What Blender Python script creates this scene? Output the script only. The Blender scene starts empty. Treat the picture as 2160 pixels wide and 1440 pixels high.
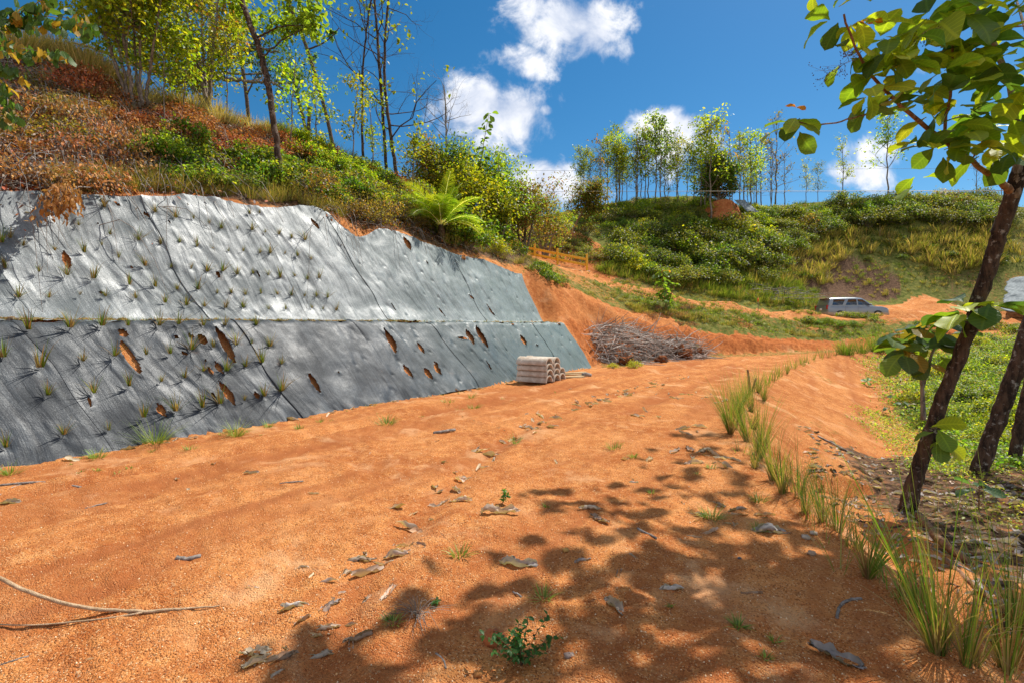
import bpy, math, random
import numpy as np
from mathutils import Vector, Matrix
R = math.radians
scene = bpy.context.scene
COL = scene.collection
# ------------------------------------------------------------------ camera, sky, sun, exposure
FPX, HX, HY, CH = 1020.0, 1080.0, 690.0, 1.6      # focal length in photo pixels, principal column, horizon row, eye height
cd = bpy.data.cameras.new('camera'); cam = bpy.data.objects.new('camera', cd); COL.objects.link(cam)
cam.location = (0, 0, CH); cam.rotation_euler = (R(90), 0, 0)
cd.sensor_width = 36; cd.lens = 36 * FPX / 2160; cd.shift_y = -30 / 2160; cd.clip_start = 0.05; cd.clip_end = 3000
scene.camera = cam
SUN_AZ, SUN_EL = 48.0, 56.0                        # degrees: azimuth clockwise from straight ahead (+Y)
sd = Vector((math.sin(R(SUN_AZ)) * math.cos(R(SUN_EL)), math.cos(R(SUN_AZ)) * math.cos(R(SUN_EL)), math.sin(R(SUN_EL))))
sl = bpy.data.lights.new('sun', 'SUN'); so = bpy.data.objects.new('sun', sl); COL.objects.link(so)
sl.energy = 5.0; sl.angle = R(0.53); sl.color = (1.0, 0.95, 0.86)
so.rotation_euler = sd.to_track_quat('Z', 'Y').to_euler(); so.location = (0, 0, 40)
scene.view_settings.view_transform = 'Standard'; scene.view_settings.look = 'None'
scene.view_settings.exposure = 0.45; scene.view_settings.gamma = 1.0

def nn(nt, kind, **kw):
    n = nt.nodes.new(kind)
    for k, v in kw.items():
        if k in ('operation', 'blend_type', 'data_type', 'noise_dimensions', 'noise_type', 'feature', 'distance', 'attribute_name', 'sky_type', 'interpolation_type', 'wave_type', 'bands_direction', 'vector_type', 'sun_disc', 'clamp'):
            setattr(n, k, v)
        else:
            n.inputs[int(k[1:]) if k[0] == '_' and k[1:].isdigit() else k.replace('_', ' ')].default_value = v
    return n
def L(nt, a, b): nt.links.new(a, b)
def math_(nt, op, a, b=None, c=None, clamp=False):
    n = nt.nodes.new('ShaderNodeMath'); n.operation = op; n.use_clamp = clamp
    for i, v in enumerate((a, b, c)):
        if v is None: continue
        if isinstance(v, (int, float)): n.inputs[i].default_value = v
        else: nt.links.new(v, n.inputs[i])
    return n.outputs[0]
def smooth(nt, x, lo, hi, a=0.0, b=1.0):
    n = nt.nodes.new('ShaderNodeMapRange'); n.interpolation_type = 'SMOOTHSTEP'
    nt.links.new(x, n.inputs[0])
    for i, v in zip((1, 2, 3, 4), (lo, hi, a, b)): n.inputs[i].default_value = v
    return n.outputs[0]
def mixc(nt, fac, a, b, bt='MIX'):
    n = nt.nodes.new('ShaderNodeMix'); n.data_type = 'RGBA'; n.blend_type = bt
    for i, v in ((0, fac), (6, a), (7, b)):
        if isinstance(v, (int, float)): n.inputs[i].default_value = v
        elif isinstance(v, (tuple, list)): n.inputs[i].default_value = tuple(v) + ((1,) if len(v) == 3 else ())
        else: nt.links.new(v, n.inputs[i])
    return n.outputs[2]
def noise(nt, vec, scale, detail=4, rough=0.55, dist=0.0):
    n = nt.nodes.new('ShaderNodeTexNoise'); n.inputs['Scale'].default_value = scale; n.inputs['Detail'].default_value = detail
    n.inputs['Roughness'].default_value = rough; n.inputs['Distortion'].default_value = dist
    if vec is not None: nt.links.new(vec, n.inputs['Vector'])
    return n.outputs['Fac']

world = bpy.data.worlds.new('World'); scene.world = world; world.use_nodes = True
nt = world.node_tree; nt.nodes.clear()
sky = nn(nt, 'ShaderNodeTexSky', sky_type='NISHITA', sun_disc=False)
sky.sun_elevation = R(SUN_EL); sky.sun_rotation = R(SUN_AZ); sky.air_density = 1.0; sky.dust_density = 0.3; sky.ozone_density = 3.0; sky.altitude = 300
hs = nt.nodes.new('ShaderNodeHueSaturation'); hs.inputs['Saturation'].default_value = 1.36; hs.inputs['Hue'].default_value = 0.492; L(nt, sky.outputs[0], hs.inputs['Color'])
bg = nt.nodes.new('ShaderNodeBackground'); bg.inputs['Strength'].default_value = 0.082; L(nt, hs.outputs[0], bg.inputs[0])
tc = nt.nodes.new('ShaderNodeTexCoord'); sp = nt.nodes.new('ShaderNodeSeparateXYZ'); L(nt, tc.outputs['Generated'], sp.inputs[0])
yy = math_(nt, 'MAXIMUM', sp.outputs[1], 0.05)
cu = math_(nt, 'DIVIDE', sp.outputs[0], yy); cv = math_(nt, 'DIVIDE', sp.outputs[2], yy)
cb = nt.nodes.new('ShaderNodeCombineXYZ'); L(nt, cu, cb.inputs[0]); L(nt, cv, cb.inputs[1])
n1 = noise(nt, cb.outputs[0], 11.0, 9, 0.6, 0.35)
n2 = noise(nt, cb.outputs[0], 5.0, 5, 0.5, 0.2)
tot = None
for (px, py, rx, ry, k) in [(1215, 55, 125, 80, 1.0), (1140, 20, 90, 45, .8), (1105, 135, 90, 52, .75), (1170, 110, 60, 45, .55), (1030, 230, 135, 78, 1.05), (1080, 285, 70, 55, .8), (950, 225, 75, 60, .7),
                        (1150, 233, 22, 18, .8), (1150, 385, 85, 58, 1.0), (1415, 275, 95, 50, .95), (1470, 290, 80, 60, .7), (1390, 330, 110, 60, .7), (1290, 400, 90, 45, .5),
                        (1835, 320, 85, 45, .72), (1800, 370, 90, 45, .8), (1960, 140, 120, 22, .42), (2000, 100, 80, 18, .42), (1530, 245, 70, 14, .35), (2300, 300, 160, 70, .8), (-250, 250, 190, 80, .8)]:
    a = math_(nt, 'DIVIDE', math_(nt, 'SUBTRACT', cu, (px - HX) / FPX), rx / FPX)
    b = math_(nt, 'DIVIDE', math_(nt, 'SUBTRACT', cv, (HY - py) / FPX), ry / FPX)
    q = math_(nt, 'MULTIPLY', math_(nt, 'ADD', math_(nt, 'MULTIPLY', a, a), math_(nt, 'MULTIPLY', b, b)), .93)
    e = math_(nt, 'MULTIPLY', math_(nt, 'POWER', 2.718, math_(nt, 'MULTIPLY', q, -0.9)), k)
    tot = e if tot is None else math_(nt, 'MAXIMUM', tot, e)
dens = math_(nt, 'ADD', tot, math_(nt, 'MULTIPLY', math_(nt, 'SUBTRACT', n1, 0.5), 1.5))
dens = math_(nt, 'MULTIPLY', smooth(nt, dens, 0.35, 0.82), smooth(nt, tot, 0.08, 0.3))
# unseen broken cloud added overhead and behind the camera as neutral shadow fill
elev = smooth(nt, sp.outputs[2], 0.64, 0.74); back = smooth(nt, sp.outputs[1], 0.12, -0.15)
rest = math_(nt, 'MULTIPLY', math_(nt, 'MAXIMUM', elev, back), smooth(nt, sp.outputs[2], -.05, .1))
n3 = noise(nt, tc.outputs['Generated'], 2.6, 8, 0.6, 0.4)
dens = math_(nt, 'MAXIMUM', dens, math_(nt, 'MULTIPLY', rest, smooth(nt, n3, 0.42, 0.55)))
shade = smooth(nt, math_(nt, 'ADD', math_(nt, 'MULTIPLY', n2, 0.7), math_(nt, 'MULTIPLY', n1, 0.5)), 0.42, 0.72)
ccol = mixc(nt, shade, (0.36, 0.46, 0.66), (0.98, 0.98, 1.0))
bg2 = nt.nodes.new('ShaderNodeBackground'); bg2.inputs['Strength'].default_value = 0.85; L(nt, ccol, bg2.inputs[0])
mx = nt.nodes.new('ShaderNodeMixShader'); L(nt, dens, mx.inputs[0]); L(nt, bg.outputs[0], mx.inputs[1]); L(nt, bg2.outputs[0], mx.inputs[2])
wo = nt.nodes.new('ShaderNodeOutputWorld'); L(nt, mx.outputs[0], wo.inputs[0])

# ------------------------------------------------------------------ materials
def new_mat(name):
    m = bpy.data.materials.new(name); m.use_nodes = True; nt = m.node_tree
    return m, nt, nt.nodes['Principled BSDF'], nt.nodes['Material Output']
def attr(nt, name):
    a = nt.nodes.new('ShaderNodeAttribute'); a.attribute_name = name; return a
def geo_pos(nt): return nt.nodes.new('ShaderNodeNewGeometry').outputs['Position']
def obj_pos(nt): return nt.nodes.new('ShaderNodeTexCoord').outputs['Object']
def bump(nt, h, bsdf, strength=0.5, dist=0.02):
    b = nt.nodes.new('ShaderNodeBump'); b.inputs['Strength'].default_value = strength; b.inputs['Distance'].default_value = dist
    nt.links.new(h, b.inputs['Height']); nt.links.new(b.outputs[0], bsdf.inputs['Normal']); return b

def mat_ground():
    m, nt, b, o = new_mat('ground_soil')
    p = geo_pos(nt); cov = attr(nt, 'cov'); s = nt.nodes.new('ShaderNodeSeparateColor'); L(nt, cov.outputs['Color'], s.inputs[0])
    big = noise(nt, p, 0.8, 5, .6); mid = noise(nt, p, 7, 5, .65); fine = noise(nt, p, 90, 4, .7)
    vo = nt.nodes.new('ShaderNodeTexVoronoi'); vo.inputs['Scale'].default_value = 120; L(nt, p, vo.inputs['Vector'])
    c = mixc(nt, smooth(nt, big, .36, .64), (0.42, 0.13, 0.036), (0.60, 0.235, 0.075))
    c = mixc(nt, smooth(nt, mid, .42, .72), c, (0.66, 0.28, 0.09))
    c = mixc(nt, math_(nt, 'MULTIPLY', smooth(nt, mid, .46, .25), .55), c, (0.36, 0.105, 0.033))
    sv = nt.nodes.new('ShaderNodeSeparateColor'); L(nt, vo.outputs['Color'], sv.inputs[0])
    c = mixc(nt, math_(nt, 'MULTIPLY', smooth(nt, sv.outputs[0], .8, .98), .55), c, (0.80, 0.52, 0.27))
    c = mixc(nt, math_(nt, 'MULTIPLY', smooth(nt, sv.outputs[1], .72, .95), .8), c, (0.20, 0.055, 0.02))
    trk = attr(nt, 'track').outputs['Fac']
    med = noise(nt, p, 2.1, 6, .7, .4)
    c = mixc(nt, math_(nt, 'MULTIPLY', smooth(nt, med, .52, .72), .6), c, (0.40, 0.115, 0.030))
    c = mixc(nt, math_(nt, 'MULTIPLY', smooth(nt, med, .46, .30), .5), c, (0.72, 0.36, 0.15))
    c = mixc(nt, trk, c, (0.36, 0.115, 0.040))
    c = mixc(nt, math_(nt, 'MULTIPLY', smooth(nt, noise(nt, p, 1.1, 5, .65, .5), .54, .68), .55), c, (0.74, 0.42, 0.21))
    red = mixc(nt, smooth(nt, mid, .35, .65), (0.27, 0.07, 0.020), (0.50, 0.155, 0.045))
    aa = attr(nt, 'red'); c = mixc(nt, aa.outputs['Fac'], c, red)
    g = mixc(nt, smooth(nt, noise(nt, p, 3.0, 5, .7), .35, .65), (0.075, 0.095, 0.018), (0.20, 0.19, 0.05))
    br = mixc(nt, smooth(nt, noise(nt, p, 9.0, 5, .7), .35, .7), (0.055, 0.032, 0.020), (0.24, 0.14, 0.085))
    jit = math_(nt, 'MULTIPLY', math_(nt, 'SUBTRACT', noise(nt, p, 5.5, 6, .7), .5), 1.6)
    gm = smooth(nt, math_(nt, 'ADD', s.outputs[1], jit), .3, .7)
    bm = smooth(nt, math_(nt, 'ADD', s.outputs[2], jit), .3, .7)
    c = mixc(nt, bm, c, br); c = mixc(nt, gm, c, g)
    L(nt, c, b.inputs['Base Color']); b.inputs['Roughness'].default_value = 1; b.inputs['Specular IOR Level'].default_value = .04
    h = math_(nt, 'ADD', math_(nt, 'MULTIPLY', mid, .8), math_(nt, 'ADD', math_(nt, 'MULTIPLY', fine, .55), math_(nt, 'MULTIPLY', vo.outputs['Distance'], -.5)))
    bump(nt, h, b, .95, .022)
    return m
M_GROUND = mat_ground()

def mat_fabric(name, c0, c1, spec):
    m, nt, b, o = new_mat(name)
    uv = attr(nt, 'uvm').outputs['Vector']
    def mapped(sc, scale, det, r):
        mp = nt.nodes.new('ShaderNodeMapping'); mp.inputs['Scale'].default_value = sc; L(nt, uv, mp.inputs[0]); return noise(nt, mp.outputs[0], scale, det, r)
    st = mapped((11.0, .8, 1), 1.6, 5, .55); fine = mapped((90, 10, 1), 1.3, 3, .7); sp_ = mapped((60, 42, 1), 1.2, 3, .8); blot = noise(nt, uv, 1.5, 5, .6, .3); big = noise(nt, uv, .5, 3, .5)
    tint = attr(nt, 'teal').outputs['Fac']
    f = math_(nt, 'ADD', math_(nt, 'MULTIPLY', st, .35), math_(nt, 'ADD', math_(nt, 'MULTIPLY', blot, .45), math_(nt, 'MULTIPLY', big, .3)))
    c = mixc(nt, smooth(nt, f, .42, .68), c0, c1)
    c = mixc(nt, math_(nt, 'MULTIPLY', tint, .65), c, (0.125, 0.185, 0.178))
    c = mixc(nt, math_(nt, 'MULTIPLY', smooth(nt, sp_, .52, .66), .55), c, mixc(nt, 1.0, c, (2.6, 2.6, 2.5), 'MULTIPLY'))
    c = mixc(nt, math_(nt, 'MULTIPLY', smooth(nt, sp_, .46, .34), .6), c, mixc(nt, 1.0, c, (.35, .36, .38), 'MULTIPLY'))
    mud = math_(nt, 'MULTIPLY', smooth(nt, noise(nt, uv, 2.3, 6, .7), .60, .74), .35); c = mixc(nt, mud, c, (.20, .12, .075))
    L(nt, c, b.inputs['Base Color'])
    L(nt, smooth(nt, math_(nt, 'ADD', math_(nt, 'MULTIPLY', blot, .6), math_(nt, 'MULTIPLY', sp_, .4)), .38, .62, .70, .42), b.inputs['Roughness'])
    b.inputs['Specular IOR Level'].default_value = spec
    h = math_(nt, 'ADD', math_(nt, 'MULTIPLY', st, .8), math_(nt, 'ADD', math_(nt, 'MULTIPLY', fine, .12), math_(nt, 'MULTIPLY', sp_, .22)))
    cr1 = math_(nt, 'ABSOLUTE', math_(nt, 'SUBTRACT', mapped((3.2, 2.2, 1), 1.6, 4, .6), .5)); cr2 = math_(nt, 'ABSOLUTE', math_(nt, 'SUBTRACT', mapped((9, 5, 1), 1.3, 3, .6), .5))
    h = math_(nt, 'SUBTRACT', h, math_(nt, 'ADD', math_(nt, 'MULTIPLY', cr1, 1.1), math_(nt, 'MULTIPLY', cr2, .4)))
    bump(nt, h, b, .6, .016)
    return m
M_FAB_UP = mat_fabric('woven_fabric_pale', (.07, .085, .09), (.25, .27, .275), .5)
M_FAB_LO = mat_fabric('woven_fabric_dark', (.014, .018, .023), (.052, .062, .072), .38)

def mat_leaf(name, trans=.45, rough=.5, spec=.35, veins=False, var=.35):
    m, nt, b, o = new_mat(name)
    col = attr(nt, 'col').outputs['Color']
    oi = nt.nodes.new('ShaderNodeObjectInfo')
    hs = nt.nodes.new('ShaderNodeHueSaturation'); L(nt, col, hs.inputs['Color'])
    L(nt, math_(nt, 'ADD', math_(nt, 'MULTIPLY', oi.outputs['Random'], var), 1 - var / 2), hs.inputs['Value'])
    L(nt, math_(nt, 'ADD', math_(nt, 'MULTIPLY', math_(nt, 'FRACT', math_(nt, 'MULTIPLY', oi.outputs['Random'], 7.31)), -.05 * var * 2), .5 + .025 * var * 2), hs.inputs['Hue'])
    c = hs.outputs[0]
    if veins:
        uv = attr(nt, 'luv').outputs['Vector']; s = nt.nodes.new('ShaderNodeSeparateXYZ'); L(nt, uv, s.inputs[0])
        ax = math_(nt, 'ABSOLUTE', s.outputs[0])
        t = math_(nt, 'FRACT', math_(nt, 'MULTIPLY', math_(nt, 'SUBTRACT', s.outputs[1], math_(nt, 'MULTIPLY', ax, .45)), 9.0))
        v = math_(nt, 'MAXIMUM', smooth(nt, math_(nt, 'ABSOLUTE', math_(nt, 'SUBTRACT', t, .5)), .09, .03), smooth(nt, ax, .05, .02))
        c = mixc(nt, math_(nt, 'MULTIPLY', v, .5), c, mixc(nt, 1.0, c, (1.9, 1.7, 1.5), 'MULTIPLY'))
        bl = noise(nt, uv, 3.5, 4, .6)
        c = mixc(nt, math_(nt, 'MULTIPLY', smooth(nt, bl, .6, .75), .35), c, (.20, .14, .03))
        bump(nt, v, b, .35, .006)
    L(nt, c, b.inputs['Base Color']); b.inputs['Roughness'].default_value = rough; b.inputs['Specular IOR Level'].default_value = spec
    if trans > 0:
        t = nt.nodes.new('ShaderNodeBsdfTranslucent'); tcol = mixc(nt, 1.0, c, (1.5, 1.45, .55), 'MULTIPLY'); L(nt, tcol, t.inputs[0])
        x = nt.nodes.new('ShaderNodeMixShader'); x.inputs[0].default_value = trans
        L(nt, b.outputs[0], x.inputs[1]); L(nt, t.outputs[0], x.inputs[2]); L(nt, x.outputs[0], o.inputs[0])
    return m
M_LEAF = mat_leaf('leaf', .58, .45, .4, False, .6)
M_TEAK = mat_leaf('broad_leaf', .52, .45, .35, True, .1)
M_DRY = mat_leaf('dry_leaf', .22, .75, .15)
M_GRASS = mat_leaf('grass_blade', .35, .5, .35, False, .25)

def mat_bark(name, c0, c1, c2, sc=14.0, stretch=.3):
    m, nt, b, o = new_mat(name)
    p = obj_pos(nt); mp = nt.nodes.new('ShaderNodeMapping'); mp.inputs['Scale'].default_value = (1, 1, stretch); L(nt, p, mp.inputs[0])
    a = noise(nt, mp.outputs[0], sc, 7, .7); k = noise(nt, p, sc * .8, 6, .75)
    c = mixc(nt, smooth(nt, a, .35, .65), c0, c1); c = mixc(nt, math_(nt, 'MULTIPLY', smooth(nt, k, .55, .66), .75), c, c2)
    L(nt, c, b.inputs['Base Color']); b.inputs['Roughness'].default_value = .9; b.inputs['Specular IOR Level'].default_value = .2
    bump(nt, a, b, 1.0, .03); return m
M_BARK = mat_bark('rough_dark_bark', (.022, .014, .010), (.115, .07, .045), (.40, .36, .31), 13, .28)
M_BARK2 = mat_bark('grey_bark', (.10, .075, .055), (.30, .24, .19), (.42, .37, .32), 18, .3)
M_BARK3 = mat_bark('young_bark', (.16, .08, .04), (.36, .20, .11), (.42, .33, .24), 22, .4)
M_TWIG = mat_bark('dead_twig', (.12, .10, .085), (.36, .31, .27), (.50, .46, .42), 12, .4)
def mat_plain(name, c, rough=.5, metal=0.0, spec=.5, var=0.0, sc=8.0, c2=None, bmp=0.0, coat=0.0):
    m, nt, b, o = new_mat(name)
    if c2 is not None:
        f = noise(nt, obj_pos(nt), sc, 6, .65); L(nt, mixc(nt, smooth(nt, f, .35, .68), c, c2), b.inputs['Base Color'])
        if bmp: bump(nt, noise(nt, obj_pos(nt), sc * 6, 5, .7), b, bmp, .01)
    else: b.inputs['Base Color'].default_value = tuple(c) + (1,)
    b.inputs['Roughness'].default_value = rough; b.inputs['Metallic'].default_value = metal; b.inputs['Specular IOR Level'].default_value = spec
    b.inputs['Coat Weight'].default_value = coat
    return m

# ------------------------------------------------------------------ noise and terrain
def vnoise(x, y, seed=0):
    xi = np.floor(x).astype(np.int64); yi = np.floor(y).astype(np.int64); fx = x - xi; fy = y - yi
    fx = fx * fx * (3 - 2 * fx); fy = fy * fy * (3 - 2 * fy)
    def hsh(a, b):
        h = (a * 374761393 + b * 668265263 + seed * 974711) & 0xFFFFFFFF
        h = ((h ^ (h >> 13)) * 1274126177) & 0xFFFFFFFF
        return ((h ^ (h >> 16)) & 0xFFFFFF) / float(0xFFFFFF)
    return ((hsh(xi, yi) * (1 - fx) + hsh(xi + 1, yi) * fx) * (1 - fy) + (hsh(xi, yi + 1) * (1 - fx) + hsh(xi + 1, yi + 1) * fx) * fy) - .5
def fbm(x, y, sc, oct=4, seed=0):
    r = 0; a = 1.0; t = 0
    for i in range(oct):
        r = r + a * vnoise(x * sc + 17.3 * i, y * sc - 9.1 * i, seed + i); t += a; a *= .5; sc *= 2.03
    return r / t * 2
def PP(px, py, Y): return ((px - HX) / FPX * Y, Y, CH + (HY - py) / FPX * Y)
P0 = np.array([-5.86, 5.53]); DW = np.array([.5452, .8383]); NW = np.array([-.8383, .5452])
S_END = 16.5
def WP(s, w): return P0[0] + s * DW[0] + w * NW[0], P0[1] + s * DW[1] + w * NW[1]
def SW(x, y): return (x - P0[0]) * DW[0] + (y - P0[1]) * DW[1], (x - P0[0]) * NW[0] + (y - P0[1]) * NW[1]
class TPS:
    def __init__(s, pts):
        p = np.array(pts, float); s.p = p[:, :2]; n = len(p)
        K = s.k(np.linalg.norm(s.p[:, None] - s.p[None], axis=2)) + np.eye(n) * .3
        A = np.zeros((n + 3, n + 3)); A[:n, :n] = K; A[:n, n] = 1; A[:n, n + 1:] = s.p; A[n, :n] = 1; A[n + 1:, :n] = s.p.T
        s.w = np.linalg.solve(A, np.concatenate([p[:, 2], np.zeros(3)]))
    def k(s, r): return r
    def __call__(s, x, y):
        out = s.w[-3] + s.w[-2] * x + s.w[-1] * y
        for i, (a, b) in enumerate(s.p): out = out + s.w[i] * np.hypot(x - a, y - b)
        return out
def wl(s, w, z): x, y = WP(s, w); return (x, y, z)
up = [wl(-14, 3.6, 3.6), wl(-7, 3.6, 3.7)]
for (px, py, Y) in [(0, 415, 7.97), (200, 420, 9.0), (400, 436, 10.3), (600, 455, 12.16), (740, 480, 13.86), (775, 500, 14.36), (830, 500, 15.2), (920, 525, 16.8), (1000, 548, 18.7), (1090, 575, 21.3)]:
    up.append(PP(px, py, Y))
for (px, py, Y) in [(0, 95, 12.5), (150, 125, 13.6), (300, 195, 15.0), (450, 240, 16.6), (600, 285, 19.1), (740, 335, 21.7), (850, 375, 24.0), (920, 420, 25.5), (1000, 470, 26.5), (1050, 512, 28.5)]:
    up.append(PP(px, py, Y))
up += [wl(-8, 10, 8.6), wl(-16, 10, 8.2), wl(-8, 20, 8.5), wl(0, 20, 9.0), wl(10, 18, 8.8), wl(20, 16, 8.4), wl(0, 40, 6), wl(20, 40, 6), wl(-20, 30, 6)]
up += [PP(1150, 592, 22.2), PP(1200, 606, 24.0), PP(1255, 632, 25.4), PP(1310, 655, 26.3), PP(1400, 672, 27), PP(1490, 692, 27), PP(1600, 706, 28), PP(1700, 722, 28.5), PP(1800, 719, 30)]
EDGE = [PP(1000, 492, 31.5), PP(1060, 518, 31), PP(1130, 543, 31), PP(1240, 574, 31), PP(1400, 611, 31.5), PP(1550, 639, 33), PP(1700, 655, 34.5), PP(1850, 664, 35.5), PP(1960, 672, 36.5), PP(2150, 668, 38)]
EDGE = [(-9.0, 33.5, 9.2)] + EDGE
up += EDGE
up += [(a + 1.0, b + 2.0, c - .35 - (.15 if a > 10 else 0)) for a, b, c in EDGE] + [(a + 1.3, b + 4.6, c - .3) for a, b, c in EDGE[:-3]]
up += [PP(1905, 655, 40.5), PP(1965, 634, 44), PP(2005, 622, 47), PP(1960, 652, 42.5), PP(2010, 640, 46), PP(2100, 625, 46), PP(1890, 640, 46), PP(1800, 622, 47), PP(1700, 615, 46)]
up += [PP(1120, 515, 38), PP(1165, 480, 43), PP(1180, 462, 52), PP(1230, 450, 53), PP(1300, 436, 54), PP(1400, 424, 54), PP(1500, 418, 55), PP(1600, 452, 57), PP(1700, 445, 59), PP(1800, 428, 60), PP(1950, 420, 61), PP(2150, 415, 62), PP(2500, 360, 62), PP(3200, 330, 60)]
up += [PP(1100, 470, 70), PP(1500, 470, 75), PP(2100, 440, 80), PP(800, 520, 60), PP(700, 520, 90), PP(2600, 430, 90)]
up += [PP(2140, 655, 41), PP(2140, 585, 47), PP(2400, 640, 40), PP(3000, 640, 38)]
G_UP = TPS(up)
ri = [(2.7, 0, -.3), (5, 0, -.35), (3.0, 2.4, -.32), (4.5, 2.4, -.35), (4.1, 5, -.62), (5.1, 6.3, -.75), (7.5, 7.4, -.6), (8, 4, -.4), (7.8, 11, -1.15), (10.9, 13.6, -1.25), (7, -6, -.3)]
ri += [PP(2100, 800, 18), PP(1980, 800, 20), PP(1920, 765, 23), PP(2140, 712, 26), PP(1900, 738, 28), PP(2000, 722, 28), PP(2150, 695, 30), PP(2050, 690, 33), PP(2150, 860, 13), PP(2400, 800, 14), PP(2600, 700, 24), PP(3000, 660, 30), PP(2500, 660, 34)]
G_RI = TPS(ri)
def glow(x, y): return .035 * np.maximum(0, y - 19.0)
FOOT = np.array([WP(-30, 0), WP(0, 0), (3.13, 19.36), (5.0, 22.3), (9.7, 24.3), (16, 26.6), (22, 28.8), (27, 30.6), (40, 34)])
REDGE = np.array([(1.5, -12), (1.9, 0), (2.1, 2.4), (2.31, 3.14), (2.54, 4.18), (2.8, 5.1), (3.3, 7.25), (5.4, 11.25), (8.9, 16.3), (12.8, 21), (20.0, 26.9), (24.0, 28.7), (30, 30.8), (42, 33)])
def sdist(x, y, poly):
    best = np.full(np.shape(x), 1e9); sign = np.ones(np.shape(x))
    for a, b in zip(poly[:-1], poly[1:]):
        d = b - a; L2 = d @ d; t = np.clip(((x - a[0]) * d[0] + (y - a[1]) * d[1]) / L2, 0, 1)
        qx = x - a[0] - t * d[0]; qy = y - a[1] - t * d[1]; r = np.hypot(qx, qy)
        cr = d[0] * (y - a[1]) - d[1] * (x - a[0])
        m = r < best - 1e-9; best = np.where(m, r, best); sign = np.where(m, np.where(cr >= 0, 1.0, -1.0), sign)
    return best * sign                      # positive to the left of the line's direction
PW = np.array([-1, 0, .35, .75, 1.2, 1.28, 2.2, 2.45, 2.75, 3.1, 3.5, 3.9, 8])
PZ = np.array([0, 0, .52, 1.08, 1.645, 1.65, 1.67, 2.05, 2.65, 3.35, 4.2, 4.9, 12])
def bench(s): return 1 + .0035 * np.clip(s, -5, 20)
def hraw(x, y):
    x = np.asarray(x, float); y = np.asarray(y, float)
    s, w = SW(x, y); dF = sdist(x, y, FOOT); dR = -sdist(x, y, REDGE)
    gl = glow(x, y)
    tier = np.interp(dF, PW, PZ) * bench(s)
    rough = fbm(x, y, 1.1, 4, 5) * .25
    slope2 = np.maximum(0, dF + rough * .7) * np.where(s > 26, 1.5, 1.25)
    k = np.clip((s - (S_END + .1)) / 1.0, 0, 1)
    prof = tier * (1 - k) + slope2 * k
    gu = G_UP(x, y)
    z = np.where(dF > 0, np.minimum(np.maximum(gu, gl), gl + prof), gl)
    sh = np.where(y > 7, .42, .62)
    out = gl - np.maximum(0, dR - .12) * sh
    out = np.maximum(G_RI(x, y), out)
    ditch = -.22 * np.exp(-((dR - .95) / .22) ** 2) * np.clip((10 - y) / 3, 0, 1)
    near = -.22 * np.exp(-((dR - .95) / .22) ** 2) * 0
    z = np.where(dR > 0, np.where(dF > 0, z, out + ditch), z)
    return z, dF, dR, gl
RUT1 = np.array([(-.9, 1.5), (-.95, 3.0), (-.55, 5.3), (.12, 7.6), (1.2, 9.6), (3.0, 12.2), (5.5, 15.5), (9.5, 20)])
RUT3 = np.array([(-7, 2.0), (-5.2, 4.2), (-4.0, 5.5), (-2.9, 7.3), (-1.6, 9.2), (-.2, 11.2), (1.6, 13.6), (4.6, 17.2), (9.2, 21.6)])
RUT4 = np.array([(2.2, 9.0), (3.4, 11.0), (5.4, 13.8), (8.0, 17.2), (11.5, 21.2)])
RUT5 = np.array([(-.3, 8.3), (1.0, 10.2), (2.6, 12.4), (5.0, 15.6), (9.0, 20.2)])
RUT2 = np.array([(-5, 4.0), (-3.5, 6.4), (-2.2, 8.2), (-.5, 10.2), (1.2, 12.5), (4.0, 16.5), (8.5, 21.3)])
def height(x, y, fine=True):
    z, dF, dR, gl = hraw(x, y)
    n = fbm(x, y, .5, 4, 11) * .06 + fbm(x, y, 2.0, 4, 21) * .035
    amp = np.where((dF > 2.6) | (dF > 0) & (SW(x, y)[0] > S_END + .3), 2.6, 1.0)
    onw = (dF > -.05) & (dF < 3.6) & (SW(x, y)[0] < S_END + .2)
    amp = np.where(onw, .10, amp)
    z = z + n * amp - np.where(onw, .03, 0)
    if fine:
        for poly, wd, dp in ((RUT1, .12, .035), (RUT2, .20, .06), (RUT3, .16, .05), (RUT4, .18, .05), (RUT5, .15, .05)):
            d = np.abs(sdist(x, y, poly)); z = z - np.where(dF < -.3, dp * np.exp(-(d / wd) ** 2) - .4 * dp * np.exp(-((d - 2.2 * wd) / wd) ** 2), 0)
        z = z + np.where(dF < -.3, fbm(SW(x, y)[0] * .3, SW(x, y)[1] * 3.0, 1.0, 3, 135) * .022, 0)
        z = z + np.where(onw, .25, 1) * (fbm(x, y, 9, 3, 31) * .018 + fbm(x, y, 30, 2, 41) * .008)
        er = (dF > 0) & (dF < 3.5) & ~onw
        z = z + np.where(er, fbm(x, y, 2.6, 4, 51) * .20 + fbm((x * .5 + y * .9), dF * .35, 3.2, 4, 55) * .30 * np.clip(dF * 2, 0, 1), 0)
    return z
_gx = np.arange(-40, 75, .2); _gy = np.arange(0, 92, .2); _GZ = height(*[q.ravel() for q in np.meshgrid(_gx, _gy)], False).reshape(len(_gy), len(_gx))
def hq(x, y):
    fx = np.clip((x - _gx[0]) / .2, 0, len(_gx) - 1.001); fy = np.clip((y - _gy[0]) / .2, 0, len(_gy) - 1.001); i = fx.astype(int); j = fy.astype(int); u = fx - i; v = fy - j
    return (_GZ[j, i] * (1 - u) + _GZ[j, i + 1] * u) * (1 - v) + (_GZ[j + 1, i] * (1 - u) + _GZ[j + 1, i + 1] * u) * v
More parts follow.
